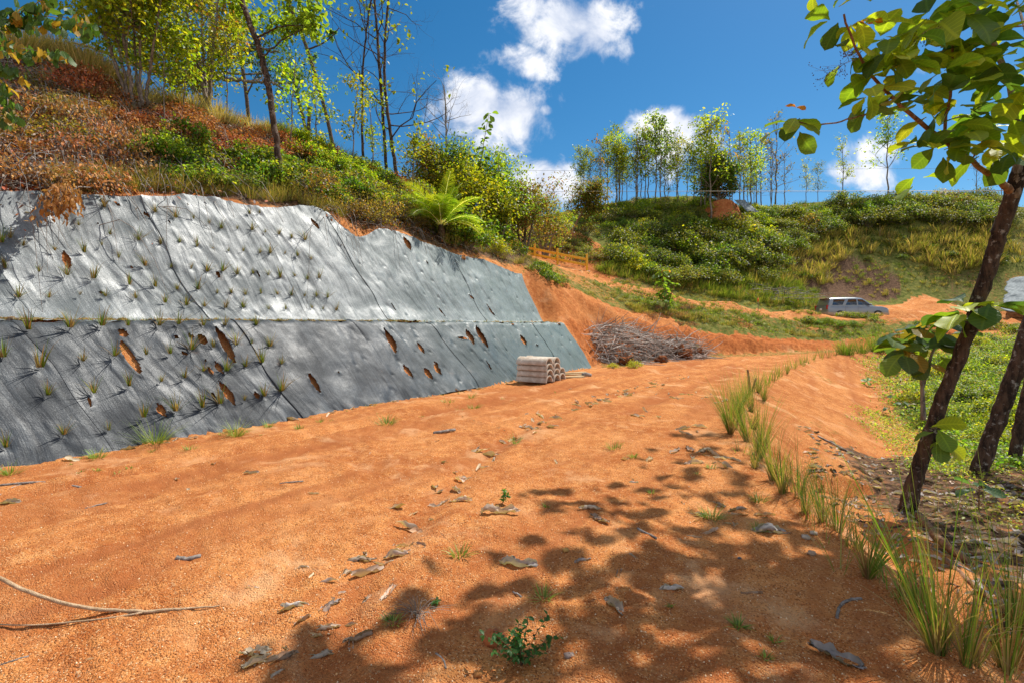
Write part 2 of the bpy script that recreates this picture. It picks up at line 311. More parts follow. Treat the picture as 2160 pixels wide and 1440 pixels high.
def hit(px, py, tmax=90.0, t0=2.0):
    """points of the terrain seen in the photograph's directions (arrays)"""
    px = np.atleast_1d(np.asarray(px, float)); py = np.atleast_1d(np.asarray(py, float))
    u = (px - HX) / FPX; v = (HY - py) / FPX; Y = np.full(px.shape, t0); done = np.zeros(px.shape, bool); prev = Y.copy()
    while True:
        a = ~done & (Y < tmax)
        if not a.any(): break
        below = hq(u[a] * Y[a], Y[a]) > CH + v[a] * Y[a]
        idx = np.where(a)[0]; done[idx[below]] = True
        go = idx[~below]; prev[go] = Y[go]; Y[go] = Y[go] * 1.012 + .01
    lo = prev.copy(); hi = Y.copy()
    for _ in range(10):
        mid = (lo + hi) / 2; b = hq(u * mid, mid) > CH + v * mid
        hi = np.where(b, mid, hi); lo = np.where(b, lo, mid)
    x = u * hi; y = hi
    return x, y, height(x, y), done
def hit1(px, py):
    x, y, z, d = hit([px], [py]); return Vector((x[0], y[0], z[0]))

# ------------------------------------------------------------------ object helpers
def tag(o, label=None, cat=None, group=None, kind=None):
    if label: o['label'] = label
    if cat: o['category'] = cat
    if group: o['group'] = group
    if kind: o['kind'] = kind
    return o
def empty(name, loc=(0, 0, 0), rz=0.0):
    o = bpy.data.objects.new(name, None); o.empty_display_size = .1; COL.objects.link(o); o.location = loc; o.rotation_euler = (0, 0, rz); return o
class MB:
    """collects vertices, faces (all of one size per batch), per-vertex colours"""
    def __init__(s): s.v = []; s.f = []; s.c = []; s.uv = []; s.n = 0
    def add(s, v, f, c=None, uv=None):
        v = np.asarray(v, float).reshape(-1, 3); f = np.asarray(f, np.int64)
        s.v.append(v); s.f.append(f + s.n); s.n += len(v)
        s.c.append(np.broadcast_to(np.asarray(c if c is not None else (1, 1, 1), float), (len(v), 3)))
        s.uv.append(np.broadcast_to(np.asarray(uv if uv is not None else (0, 0, 0), float), (len(v), 3)))
    def tube(s, pts, rad, n=6, c=None, cap=True):
        pts = np.asarray(pts, float); rad = np.broadcast_to(np.asarray(rad, float), (len(pts),))
        t = np.gradient(pts, axis=0); t /= np.linalg.norm(t, axis=1)[:, None] + 1e-9
        ref = np.array([0, 0, 1.0]) if abs(t[0][2]) < .9 else np.array([1.0, 0, 0])
        a = np.cross(t, ref); a /= np.linalg.norm(a, axis=1)[:, None] + 1e-9; b = np.cross(t, a)
        th = np.arange(n) * 2 * math.pi / n
        ring = pts[:, None] + rad[:, None, None] * (a[:, None] * np.cos(th)[None, :, None] + b[:, None] * np.sin(th)[None, :, None])
        v = ring.reshape(-1, 3); m = len(pts)
        i = np.arange(m - 1)[:, None] * n; j = np.arange(n)[None]; j2 = (j + 1) % n
        f = np.stack([i + j, i + j2, i + n + j2, i + n + j], -1).reshape(-1, 4)
        s.add(v, f, c)
        if cap:
            k = s.n - len(v)
            for base, order in ((0, range(n - 1, -1, -1)), ((m - 1) * n, range(n))):
                s.v.append(np.zeros((0, 3))); s.c.append(np.zeros((0, 3))); s.uv.append(np.zeros((0, 3)))
                s.f.append(np.array([[k + base + q for q in order]]))
    def box(s, c, size, rot=None, col=None, bev=0.0):
        x, y, z = [q / 2 for q in size]
        v = np.array([(-x, -y, -z), (x, -y, -z), (x, y, -z), (-x, y, -z), (-x, -y, z), (x, -y, z), (x, y, z), (-x, y, z)])
        if rot is not None: v = v @ np.array(rot).T
        s.add(v + np.asarray(c), [(0, 3, 2, 1), (4, 5, 6, 7), (0, 1, 5, 4), (1, 2, 6, 5), (2, 3, 7, 6), (3, 0, 4, 7)], col)
    def build(s, name, mat, parent=None, smooth=True, colattr=True, uvattr=False, loc=None, bevel=0.0):
        me = bpy.data.meshes.new(name); v = np.concatenate(s.v); me.vertices.add(len(v)); me.vertices.foreach_set('co', v.ravel())
        lens = np.concatenate([np.full(len(f), f.shape[1], np.int32) for f in s.f]); idx = np.concatenate([f.ravel() for f in s.f]).astype(np.int32)
        me.loops.add(len(idx)); me.loops.foreach_set('vertex_index', idx)
        me.polygons.add(len(lens)); st = np.concatenate([[0], np.cumsum(lens)[:-1]]).astype(np.int32)
        me.polygons.foreach_set('loop_start', st); me.polygons.foreach_set('loop_total', lens)
        if smooth: me.polygons.foreach_set('use_smooth', np.ones(len(lens), bool))
        me.update(calc_edges=True)
        if colattr:
            a = me.attributes.new('col', 'FLOAT_COLOR', 'POINT'); c = np.concatenate(s.c); a.data.foreach_set('color', np.concatenate([c, np.ones((len(c), 1))], 1).ravel())
        if uvattr:
            a = me.attributes.new('luv', 'FLOAT_VECTOR', 'POINT'); a.data.foreach_set('vector', np.concatenate(s.uv).ravel())
        me.materials.append(mat)
        o = bpy.data.objects.new(name, me); COL.objects.link(o)
        if parent is not None: o.parent = parent
        if loc is not None: o.location = loc
        if bevel:
            md = o.modifiers.new('bevel', 'BEVEL'); md.width = bevel; md.segments = 2; md.limit_method = 'ANGLE'
        return o
KIDS = {}
def kids(o): return KIDS.get(o.name) or list(o.children)
def copy_tree(o, parent=None):
    c = o.copy(); COL.objects.link(c)
    if parent is not None: c.parent = parent
    for ch in kids(o): copy_tree(ch, c)
    return c

# ------------------------------------------------------------------ ground sheets (one height field cut along the road and hill lines)
def build_terrain():
    az = np.concatenate([np.arange(-56, 56, .26), np.arange(56, 304, 3.0)]); az = np.radians(az); na = len(az)
    r = [0.25, .5, .8, 1.1]; q = 1.3
    while q < 170:
        r.append(q); q *= 1.0115 if q < 62 else 1.04
    r += [230, 400, 700, 1200]
    r = np.array(r); nr = len(r)
    A, Rr = np.meshgrid(az, r); x = (Rr * np.sin(A)); y = (Rr * np.cos(A))
    z = height(x.ravel(), y.ravel()).reshape(x.shape)
    far = np.clip((Rr - 85) / 60, 0, 1); z = z * (1 - far) + far * 2.0
    bk = np.clip((-y - 8) / 15, 0, 1); z = z * (1 - bk) + bk * np.minimum(z, 1.0)
    xf, yf, zf = x.ravel(), y.ravel(), z.ravel()
    _, dF, dR, gl = hraw(xf, yf); s, w = SW(xf, yf)
    E = np.array([(a, b) for a, b, c in EDGE]); dE = sdist(xf, yf, E)        # >0 behind the upper road's edge
    n = fbm(xf, yf, .35, 4, 61); n2 = fbm(xf, yf, 1.5, 4, 71)
    g = np.zeros_like(xf); b = np.zeros_like(xf); red = np.zeros_like(xf)
    hill = dF > 0
    onwall = hill & (dF < 3.6) & (s < S_END + .3)
    upper = hill & ~onwall
    ss = s < 18
    # left hill above the fabric: brown litter, green towards the nose and on the ridge
    m = upper & (w > 3.4) & (dE < 0) & (s < 22)
    b = np.where(m, .85 - .8 * np.exp(-((w - 3.5) / .5) ** 2), b); g = np.where(m, np.clip((w - 8) / 2, 0, 1) * .8 + np.clip((s - 10) / 6, 0, 1) * .35, g)
    cut = upper & (dF < 3.3) & (s >= S_END) & (y.ravel() < 27 + 0 * xf)
    red = np.where(upper & (dF < 3.0), .8, red)
    strip = upper & ~(m) & (dE < 0) & ~(dF < 1.4)
    g = np.where(strip, .62 + .5 * n, g); b = np.where(strip, .12 + .3 * n2, b)
    g = np.where(strip & (dF < 2.6) & (xf > 9), .72, g)
    g = np.where(strip & (dE > -1.6), .28, g)
    g = np.where(strip & (xf < 9) & (dF < 3.4), .05, g); red = np.where(strip & (dF < 4), .35, red)
    rd = upper & (dE >= 0) & (dE < 4.2)
    fh = upper & (dE >= 4.2)
    g = np.where(fh, .72 + .45 * n, g); b = np.where(fh, .62 + .5 * n2, b)
    orange = fh & ((np.hypot(xf - 4.3, (yf - 40)) < 4.5) | (np.hypot(xf - 21.5, yf - 50) < 0))
    g = np.where(orange, .1, g); b = np.where(orange, .1, b); red = np.where(orange, .5, red)
    # road spur climbing to the right behind the car
    SP = np.array([PP(1800, 655, 38)[:2], PP(1900, 650, 42)[:2], PP(1965, 636, 44.5)[:2], PP(1985, 632, 45.0)[:2]])
    dS = np.abs(sdist(xf, yf, SP)); spur = (dS < 1.7) & (xf > 30) & hill & (xf < 44); g = np.where(spur, 0, g); b = np.where(spur, 0, b)
    pit = fh & (np.hypot((xf - 30) / 9.0, (yf - 49) / 3.4) < 1); b = np.where(pit & ~spur, 1.0, b); g = np.where(pit & ~spur, .12, g)
    # right-hand lowland
    lo = (dR > 0) & ~hill
    track = np.zeros_like(xf)
    for poly, wd in ((RUT1, .10), (RUT2, .2), (RUT3, .16), (RUT4, .2), (RUT5, .15)):
        d = np.abs(sdist(xf, yf, poly)); track = np.maximum(track, np.exp(-(d / wd) ** 2) * np.clip(.6 + n2 * 2.5, 0, 1) * np.where(yf < 8, .38, .7))
    strk = fbm(s * .22, w * 2.4, 1.0, 4, 131); strk2 = fbm(s * .5, w * 7, 1.0, 3, 133); track = np.clip(track + np.clip(strk * 1.5 - .12, 0, .5) + np.clip(strk2 * 1.1 - .2, 0, .35), 0, .8)
    track = np.where(dF < -.2, track, 0)
    g = np.where(lo, np.clip((dR - 2.7 - n * .8) / 1.2, 0, 1) * .9 + np.clip(n2 * 1.2 - .1, 0, .35), g); g = np.where(lo & (yf < 9), np.clip((dR - 3.2) / 1.5, 0, 1) * .8, g)
    b = np.where(lo & (yf < 9.5), np.clip((dR - 1.3) / .6, 0, 1) * .7, b)
    road = ~hill & ~lo
    g = np.where(road & (np.abs(dF) < 1.2) & (yf > 19) & (xf > 3.5), .5, g)
    g = np.where(road & (dF > -.25) & (yf < 20), .22, g)
    cov = np.stack([1 - np.clip(g + b, 0, 1), np.clip(g, 0, 1), np.clip(b, 0, 1), np.ones_like(g)], 1)
    cls = np.select([rd | spur, fh, hill, lo], [1, 2, 3, 4], 0).reshape(nr, na)
    i = np.arange(nr - 1)[:, None]; j = np.arange(na)[None]; j2 = (j + 1) % na
    F = np.stack([i * na + j, i * na + j2, (i + 1) * na + j2, (i + 1) * na + j], -1)[..., ::-1]; FC = cls[:-1][:, :]
    F = F.reshape(-1, 4); FC = FC.reshape(-1)
    V = np.stack([xf, yf, zf], 1)
    for k, name in enumerate(('dirt_road', 'upper_road', 'far_hill', 'hillside', 'ground')):
        f = F[FC == k]; used, inv = np.unique(f.ravel(), return_inverse=True)
        mb = MB(); mb.add(V[used], inv.reshape(-1, 4)); o = mb.build(name, M_GROUND, colattr=False); me = o.data
        a = me.attributes.new('cov', 'FLOAT_COLOR', 'POINT'); a.data.foreach_set('color', cov[used].ravel())
        a = me.attributes.new('red', 'FLOAT', 'POINT'); a.data.foreach_set('value', red[used])
        a = me.attributes.new('track', 'FLOAT', 'POINT'); a.data.foreach_set('value', track[used])
        tag(o, kind='structure')
build_terrain()

# ------------------------------------------------------------------ grass and leaf geometry
GREENS = np.array([(.10, .17, .02), (.16, .24, .03), (.22, .28, .04), (.075, .13, .02)])
DRYS = np.array([(.42, .30, .13), (.50, .36, .17), (.33, .20, .08), (.30, .24, .10)])
def blades(mb, rng, n, h, spread, width, cols, root=(0, 0, 0), r0=.02, droop=.35, seg=4, up=None, jit=.12):
    """n tapering, arching grass blades out of one root"""
    az = rng.random(n) * 2 * math.pi; ln = h * (.45 + .6 * rng.random(n)); lean = spread * (rng.random(n) ** .8)
    base = np.stack([np.cos(az), np.sin(az), np.zeros(n)], 1) * (r0 * np.sqrt(rng.random(n)))[:, None] + np.asarray(root, float)
    d0 = np.stack([np.cos(az) * np.sin(lean), np.sin(az) * np.sin(lean), np.cos(lean)], 1)
    if up is not None: d0 = d0 + np.asarray(up, float) * .6; d0 /= np.linalg.norm(d0, axis=1)[:, None]
    side = np.stack([-np.sin(az + rng.normal(0, .8, n)), np.cos(az), np.zeros(n)], 1)
    dr = droop * (.3 + rng.random(n)) * ln
    cc = np.asarray(cols)[rng.integers(0, len(cols), n)] * (1 + rng.normal(0, jit, (n, 1)))
    V = []; C = []
    for k in range(seg + 1):
        t = k / seg
        p = base + d0 * (ln * t)[:, None]; p[:, :2] += np.stack([np.cos(az), np.sin(az)], 1) * (dr * .5 * t * t)[:, None]; p[:, 2] -= dr * t ** 2.4 * .7
        w = width * (1 - t ** 1.6) * .5 + width * .03
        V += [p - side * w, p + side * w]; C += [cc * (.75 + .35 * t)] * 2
    V = np.stack(V, 1); C = np.stack(C, 1)
    m = 2 * (seg + 1); f = np.array([(2 * k, 2 * k + 1, 2 * k + 3, 2 * k + 2) for k in range(seg)])
    F = (np.arange(n)[:, None, None] * m + f[None]).reshape(-1, 4)
    mb.add(V.reshape(-1, 3), F, np.clip(C.reshape(-1, 3), 0.005, 1))
def leaves(mb, rng, pos, dirs, size, cols, width=.5, droop=.25, jit=.18, curl=.18, fold=.25):
    """small leaves, six vertices each: base, two shoulders, two flanks, tip, folded on the midrib"""
    n = len(pos); pos = np.asarray(pos, float); d = np.asarray(dirs, float) + rng.normal(0, .35, (n, 3)); d[:, 2] -= droop
    d /= np.linalg.norm(d, axis=1)[:, None] + 1e-9
    r = rng.normal(0, 1, (n, 3)); r[:, 2] *= .4; sd_ = np.cross(d, np.array([0, 0, 1.0]) + r * .45); sd_ /= np.linalg.norm(sd_, axis=1)[:, None] + 1e-9
    nr = np.cross(sd_, d)
    s = (np.asarray(size) * (.65 + .7 * rng.random(n)))[:, None]; w = s * width * .5
    b = pos; tip = pos + d * s - nr * s * curl; m1 = pos + d * s * .35 ; m2 = pos + d * s * .68 - nr * s * curl * .35
    up = nr * w * fold
    V = np.stack([b, m1 - sd_ * w + up, m2 - sd_ * w * .85 + up, tip, m2 + sd_ * w * .85 + up, m1 + sd_ * w + up, m1, m2], 1)
    f4 = np.array([(0, 6, 1, 1)])
    F = np.array([(1, 2, 7, 6), (6, 7, 4, 5)]); T = np.array([(0, 1, 6), (0, 6, 5), (2, 3, 7), (7, 3, 4)])
    o = np.arange(n)[:, None, None] * 8
    cc = np.asarray(cols)[rng.integers(0, len(cols), n)] * (1 + rng.normal(0, jit, (n, 1)))
    C = np.repeat(cc[:, None], 8, 1)
    mb.add(V.reshape(-1, 3), (o + F[None]).reshape(-1, 4), np.clip(C.reshape(-1, 3), .004, 1))
    k = mb.n - n * 8; mb.f.append((o + T[None]).reshape(-1, 3) + k)
    for q in (mb.v, mb.c, mb.uv): q.append(np.zeros((0, 3)))

# ------------------------------------------------------------------ fabric covers on the two tiers of the cut
S0 = -9.0
def prof_pts(tier):
    if tier == 1: return np.array([(-.04, -.05), (0, .0), (.35, .52), (.75, 1.08), (1.16, 1.62), (1.24, 1.655), (1.36, 1.66)])
    return np.array([(2.06, 1.665), (2.2, 1.70), (2.45, 2.06), (2.75, 2.66), (3.1, 3.36), (3.5, 4.21), (3.9, 4.95), (4.6, 6.4)])
def fabric_grid(tier, sv):
    pr = prof_pts(tier)
    # resample smoothly by arc length
    q = np.concatenate([[0], np.cumsum(np.hypot(*np.diff(pr, axis=0).T))])
    qq = np.arange(0, q[-1], .03)
    w = np.interp(qq, q, pr[:, 0]); z = np.interp(qq, q, pr[:, 1])
    for _ in range(3 if tier == 2 else 2):
        w[1:-1] = (w[:-2] + w[1:-1] * 2 + w[2:]) / 4; z[1:-1] = (z[:-2] + z[1:-1] * 2 + z[2:]) / 4
    return qq, w, z
def fabric_top(sv, qq, w, z):
    """arc length at which the upper sheet reaches the slope above"""
    out = np.zeros(len(sv))
    for i, s in enumerate(sv):
        x, y = WP(s, w); gu = G_UP(x, y); over = np.where(z * bench(s) > gu)[0]
        out[i] = qq[over[0]] if len(over) else qq[-1]
    return out
def shear(s, q): return s + .05 * np.sin(q * 1.9 + s * .8) + .025 * np.sin(q * 4.3 + s * 2.1) - .26 * np.clip((15.5 - s) / 4, 0, 1) * (q - 1.0)
class Fabric:
    def __init__(f, tier):
        f.tier = tier; f.sv = np.arange(S0, S_END + .001, .03); f.qq, f.w, f.z = fabric_grid(tier, f.sv)
        if tier == 2:
            f.top = fabric_top(f.sv, f.qq, f.w, f.z); k = np.ones(15) / 15
            f.top = np.convolve(np.pad(f.top, 7, 'edge'), k, 'valid') + .07 * np.sin(f.sv * 1.9) + .10
        else: f.top = np.full(len(f.sv), f.qq[-1])
        # keep the number of rows constant: stretch each column to its own top
        f.nq = len(np.arange(0, np.median(f.top), .03)); t = np.linspace(0, 1, f.nq)
        f.Q = f.top[:, None] * t[None]; f.S = np.repeat(f.sv[:, None], f.nq, 1)
        f.W = np.interp(f.Q, f.qq, f.w); f.Z = np.interp(f.Q, f.qq, f.z) * bench(f.S)
        dw = np.gradient(f.W, axis=1); dz = np.gradient(f.Z, axis=1); l = np.hypot(dw, dz); f.nw = -dz / l; f.nz = dw / l
        x, y = WP(shear(f.S, f.Q), f.W); f.px = HX + FPX * x / y; f.py = HY - FPX * (f.Z - CH) / y; f.Y = y
        if tier == 1:      # the sheet's foot follows the ground
            pass
    def at(f, px, py):
        k = np.argmin((f.px - px) ** 2 + (f.py - py) ** 2); return np.unravel_index(k, f.px.shape)
    def sq(f, px, py): i, j = f.at(px, py); return f.S[i, j], f.Q[i, j]
T1, T2 = Fabric(1), Fabric(2)
def z3(lst, ox, oy, k=3.0): return [(ox + a / k, oy + b / k) for a, b in lst]
tuft_up = z3([(10, 350), (65, 320), (150, 365), (40, 510), (245, 530), (425, 555), (530, 405), (350, 395), (700, 300), (595, 570), (640, 365), (870, 335), (1010, 355), (1135, 350), (1115, 185), (1220, 200), (1320, 230), (1400, 255), (1495, 260), (1595, 265), (1675, 280), (1760, 295), (1845, 315), (1930, 330), (1240, 375), (1345, 385), (1440, 400), (1540, 400), (1640, 410), (1705, 410), (1800, 420), (1880, 430), (1965, 455), (750, 445), (920, 490), (1080, 500), (1200, 510), (1305, 530), (1410, 530), (1495, 550), (1595, 545), (1695, 550), (1775, 565), (1860, 560), (1940, 575), (2015, 570), (120, 690), (310, 695), (500, 680), (670, 690), (860, 700), (980, 625), (1120, 640), (1250, 640), (1040, 730), (1175, 745), (1290, 750), (1370, 670), (1465, 670), (1550, 675), (1650, 665), (1755, 675), (1840, 680), (1920, 680), (2000, 690), (2070, 690), (1420, 755), (1530, 755), (1700, 765), (1805, 765), (1970, 760), (2040, 765), (2125, 775), (500, 240), (660, 120), (1640, 160), (1580, 165), (980, 150), (820, 700 - 90)], 0, 400)
tuft_lo = z3([(180, 900), (435, 885), (30, 1070), (255, 1130), (520, 1095), (725, 1065), (925, 1050), (310, 1315), (585, 1300), (820, 1255), (1020, 1225), (1165, 1205), (1080, 1045), (1210, 1025), (1285, 1165), (1350, 1010), (1430, 1160), (1485, 990), (1590, 990), (1705, 1000), (1555, 1130), (1650, 1105), (1775, 1110), (1775, 1280), (1545, 1340), (1670, 1310), (1395, 1360), (1275, 1390), (1110, 1405), (650, 872), (810, 872), (1000, 872), (1125, 868), (1420, 868), (1615, 868), (1280, 868)], 0, 400) + z3([(45, 170), (345, 100), (590, 75), (780, 10)], 0, 880, 2.571)
def hz(x, y, L_, ang, w, ox=0): a = R(ang); dx = math.sin(a) * L_ / 2; dy = math.cos(a) * L_ / 2; return (ox + (x - dx) / 3, 400 + (y - dy) / 3, ox + (x + dx) / 3, 400 + (y + dy) / 3, w / 3)
holes_lo = [hz(777, 908, 85, 25, 42), hz(833, 1065, 262, 28, 50), hz(1270, 960, 100, 26, 40), hz(1410, 995, 285, 30, 44), hz(1430, 1290, 195, 32, 42), hz(1378, 1132, 85, 30, 32), hz(1982, 1230, 165, 31, 28), hz(1022, 1400, 100, 22, 40), hz(1200, 937, 35, 20, 22), hz(1110, 938, 16, 60, 16), hz(1165, 1045, 50, 60, 20), hz(1340, 1305, 38, 20, 18), hz(1620, 1305, 50, 28, 24), hz(1330, 1150, 45, 20, 20), hz(1155, 1040, 30, 0, 14), hz(570, 1345, 80, 20, 14), hz(2135, 1160, 16, 0, 10), hz(1292, 1085, 20, 0, 12),
            hz(300, 965, 175, 25, 30, 720), hz(498, 1000, 85, 30, 18, 720), hz(808, 940, 110, 28, 26, 720), hz(760, 945, 70, 80, 10, 720), hz(882, 940, 165, 28, 26, 720), hz(1147, 955, 75, 30, 18, 720), hz(418, 1150, 110, 35, 26, 720), hz(547, 1168, 105, 35, 24, 720), hz(602, 1140, 75, 35, 26, 720), hz(595, 1105, 40, 35, 14, 720), hz(1082, 855, 18, 60, 12, 720), hz(1372, 857, 25, 50, 14, 720), hz(1232, 988, 18, 30, 10, 720), hz(930, 1110, 80, 32, 7, 720)]
holes_up = [hz(415, 450, 118, 14, 34), hz(741, 95, 40, 55, 26), hz(1376, 547, 45, 20, 20), hz(1990, 220, 80, 35, 26), hz(634, 655, 26, 70, 20), hz(838, 495, 18, 0, 14), hz(1622, 540, 70, 25, 9), hz(922, 165, 45, 50, 22), hz(1068, 215, 22, 10, 10),
            hz(408, 345, 105, 25, 30, 720), hz(772, 427, 55, 25, 22, 720), hz(945, 765, 110, 35, 9, 720), hz(640, 780, 90, 40, 7, 720), hz(535, 465, 30, 30, 8, 720), hz(820, 682, 50, 45, 10, 720), hz(320, 745, 90, 28, 7, 720)]
def make_fabric(F, tier, seams, tufts, holes, mat, label, name):
    S, Q = F.S, F.Q
    d = fbm(S * 1.0, Q * .7, .9, 3, 81) * .055 + fbm(S, Q * .16, 5.5, 3, 91) * .007 + fbm(S, Q * .6, 2.6, 4, 95) * (.034 if tier == 2 else .022)
    rng = np.random.default_rng(40 + tier)
    pins = [F.sq(px, py) for px, py in tufts]
    for k, q in enumerate(np.arange(.28, F.top.mean(), .42)):
        for s in np.arange(S0 + (k % 2) * .3, S_END - .2, .62):
            if (s > (7.6 if tier == 2 else 5) and rng.random() < .7) or rng.random() < .15: pins.append((s + rng.normal(0, .13), q + rng.normal(0, .08)))
    for s, q in pins:
        m = (np.abs(S - s) < .5) & (np.abs(Q - q) < .6); ds = S[m] - s; dq = Q[m] - q
        r2 = ds ** 2 + dq ** 2
        kk = rng.uniform(.3, 1.2); d[m] -= kk * .026 * np.exp(-r2 / .045 ** 2) + kk * .014 * np.exp(-(ds / .13) ** 2 - ((dq + .03) / .2) ** 2)
        d[m] += .012 * np.exp(-(ds / .05) ** 2 - ((dq - .22) / .18) ** 2) + .008 * np.exp(-((np.abs(ds) - .10) / .03) ** 2 - (dq / .14) ** 2)
    edge = np.clip((Q - (F.top[:, None] - .25)) / .2, 0, 1); d += edge * fbm(S, Q * .4, 7, 3, 97) * .05
    foot = np.clip(1 - Q / .25, 0, 1); d += foot * fbm(S, Q * .3, 6, 2, 98) * .035
    d = np.maximum(d, -.030)
    holeinfo = []
    H = []
    for (x1, y1, x2, y2, wpx) in holes:
        a = np.array(F.sq(x1, y1)); b = np.array(F.sq(x2, y2)); i, j = F.at((x1 + x2) / 2, (y1 + y2) / 2)
        i2 = min(i + 10, S.shape[0] - 1); i1 = max(i - 10, 0); ppm = abs(F.px[i2, j] - F.px[i1, j]) / abs(S[i2, j] - S[i1, j])
        ax = b - a; ln = max(np.linalg.norm(ax), .06); ax /= max(np.linalg.norm(ax), 1e-6); H.append(((a + b) / 2, ax, ln / 2, max(wpx / ppm / 2 * 1.3, .018)))
    Sx, Qx = S.copy(), Q.copy(); inside = np.zeros(S.shape, bool)
    for c, ax, hl, hw in H:
        ds = Sx - c[0]; dq = Qx - c[1]; m = (np.abs(ds) < hl + .2) & (np.abs(dq) < hl + .2)
        t = (ds * ax[0] + dq * ax[1]) / hl; n = -ds * ax[1] + dq * ax[0]; wl_ = hw * np.maximum(1 - t * t, 0)
        ins = m & (np.abs(t) < 1) & (np.abs(n) < wl_); inside |= ins
        rim = m & (np.abs(t) < 1.1) & ~ins & (np.abs(n) < wl_ + .08); d += np.where(rim, .02 * np.exp(-((np.abs(n) - wl_) / .03) ** 2), 0)
        # move grid points next to the rim onto it
        e = m & (np.abs(t) < .985) & (np.abs(np.abs(n) - wl_) < .0155); nn_ = np.sign(n) * wl_
        Sx = np.where(e, c[0] + ax[0] * t * hl - ax[1] * nn_, Sx); Qx = np.where(e, c[1] + ax[1] * t * hl + ax[0] * nn_, Qx)
    root = empty(name, tuple(WP(4, .0)) + (0,)); tag(root, label, 'fabric cover')
    ro = Vector(root.location)
    bounds = [S0] + seams + [S_END + .01]
    for k in range(len(bounds) - 1):
        a, b = bounds[k], bounds[k + 1]
        ii = np.where((F.sv >= a - (.05 if k else 0)) & (F.sv <= b + .035))[0]; sl_ = slice(ii[0], ii[-1] + 1)
        s_, q_ = Sx[sl_], Qx[sl_]; dd = d[sl_] + .030 + (.005 if k % 2 else 0) + .012 * np.exp(-((s_ - a) / .05) ** 2)
        W = np.interp(q_, F.qq, F.w); Z = np.interp(q_, F.qq, F.z) * bench(s_)
        W = W + F.nw[sl_] * dd; Z = Z + F.nz[sl_] * dd
        x, y = WP(shear(s_, q_), W); nr, nc = s_.shape
        V = np.stack([x, y, Z], -1).reshape(-1, 3) - np.array(ro)
        i = np.arange(nr - 1)[:, None] * nc; j = np.arange(nc - 1)[None]
        f = np.stack([i + j, i + nc + j, i + nc + j + 1, i + j + 1], -1).reshape(-1, 4)
        # a cell is open where its middle lies in a tear
        cs = (s_[:-1, :-1] + s_[1:, 1:] + s_[1:, :-1] + s_[:-1, 1:]) / 4; cq = (q_[:-1, :-1] + q_[1:, 1:] + q_[1:, :-1] + q_[:-1, 1:]) / 4; op = np.zeros(cs.shape, bool)
        for c, ax, hl, hw in H:
            t = ((cs - c[0]) * ax[0] + (cq - c[1]) * ax[1]) / hl; n = -(cs - c[0]) * ax[1] + (cq - c[1]) * ax[0]; op |= (np.abs(t) < 1) & (np.abs(n) < hw * (1 - t * t))
        f = f[~op.ravel()]
        mb = MB(); mb.add(V, f); o = mb.build('fabric_panel', mat, root, colattr=False); me = o.data
        at = me.attributes.new('uvm', 'FLOAT_VECTOR', 'POINT'); at.data.foreach_set('vector', np.stack([s_ + k * 7.1, q_, s_ * 0], -1).ravel())
        at = me.attributes.new('teal', 'FLOAT', 'POINT'); at.data.foreach_set('value', (np.clip((s_ - 6) / 9, 0, 1)).ravel())
    return root, pins, d
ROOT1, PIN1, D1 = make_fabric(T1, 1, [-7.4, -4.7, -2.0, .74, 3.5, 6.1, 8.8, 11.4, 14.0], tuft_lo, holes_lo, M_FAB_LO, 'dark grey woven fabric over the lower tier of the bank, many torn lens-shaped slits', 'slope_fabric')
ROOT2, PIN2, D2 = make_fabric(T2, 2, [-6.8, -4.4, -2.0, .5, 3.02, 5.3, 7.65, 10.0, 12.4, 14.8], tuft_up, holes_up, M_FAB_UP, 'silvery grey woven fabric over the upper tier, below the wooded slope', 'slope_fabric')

# ------------------------------------------------------------------ planted tufts on the fabric
rng = np.random.default_rng(7)
TUFT = []
for k in range(9):
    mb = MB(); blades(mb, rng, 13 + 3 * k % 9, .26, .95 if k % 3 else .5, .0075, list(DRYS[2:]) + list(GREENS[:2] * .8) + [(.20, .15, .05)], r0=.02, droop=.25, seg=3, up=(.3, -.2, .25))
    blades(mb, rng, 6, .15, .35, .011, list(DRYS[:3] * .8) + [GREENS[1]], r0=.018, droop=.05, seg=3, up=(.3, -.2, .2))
    TUFT.append(mb)
TUFT_ME = []
def place_tufts(F, lst, label, group, k0):
    for n, (px, py) in enumerate(lst):
        i, j = F.at(px, py); x, y = WP(shear(F.S[i, j], F.Q[i, j]), F.W[i, j]); z = F.Z[i, j]
        q = (n * 5 + k0) % len(TUFT)
        if len(TUFT_ME) <= q or TUFT_ME[q] is None:
            while len(TUFT_ME) <= q: TUFT_ME.append(None)
            o = TUFT[q].build('grass_tuft', M_GRASS); TUFT_ME[q] = o.data
        else: o = bpy.data.objects.new('grass_tuft', TUFT_ME[q]); COL.objects.link(o)
        o.location = (x + .05 * .55, y - .05 * .55, z + .03); sc = rng.uniform(.55, 1.5) * (1.3 if py > 683 else 1.05); o.scale = (sc,) * 3; o.rotation_euler = (0, 0, rng.uniform(-.7, .7))
        lab, gr = label(px, py); tag(o, lab, 'grass tuft', gr)
def lab_up(px, py):
    row = 'top rows' if py < 545 else ('middle rows' if py < 600 else 'lowest rows just above the ledge')
    return 'sparse spiky tuft in the %s of the upper fabric' % row, 'tufts in the %s of the upper fabric' % row
def lab_lo(px, py):
    row = 'first row just under the ledge' if py < 705 else ('middle rows' if py < 820 else 'rows near its foot')
    return 'half dry spiky tuft poking through the lower dark fabric, %s' % row, 'lower fabric tufts, %s' % row
place_tufts(T2, tuft_up, lab_up, '', 0); place_tufts(T1, tuft_lo, lab_lo, '', 3)

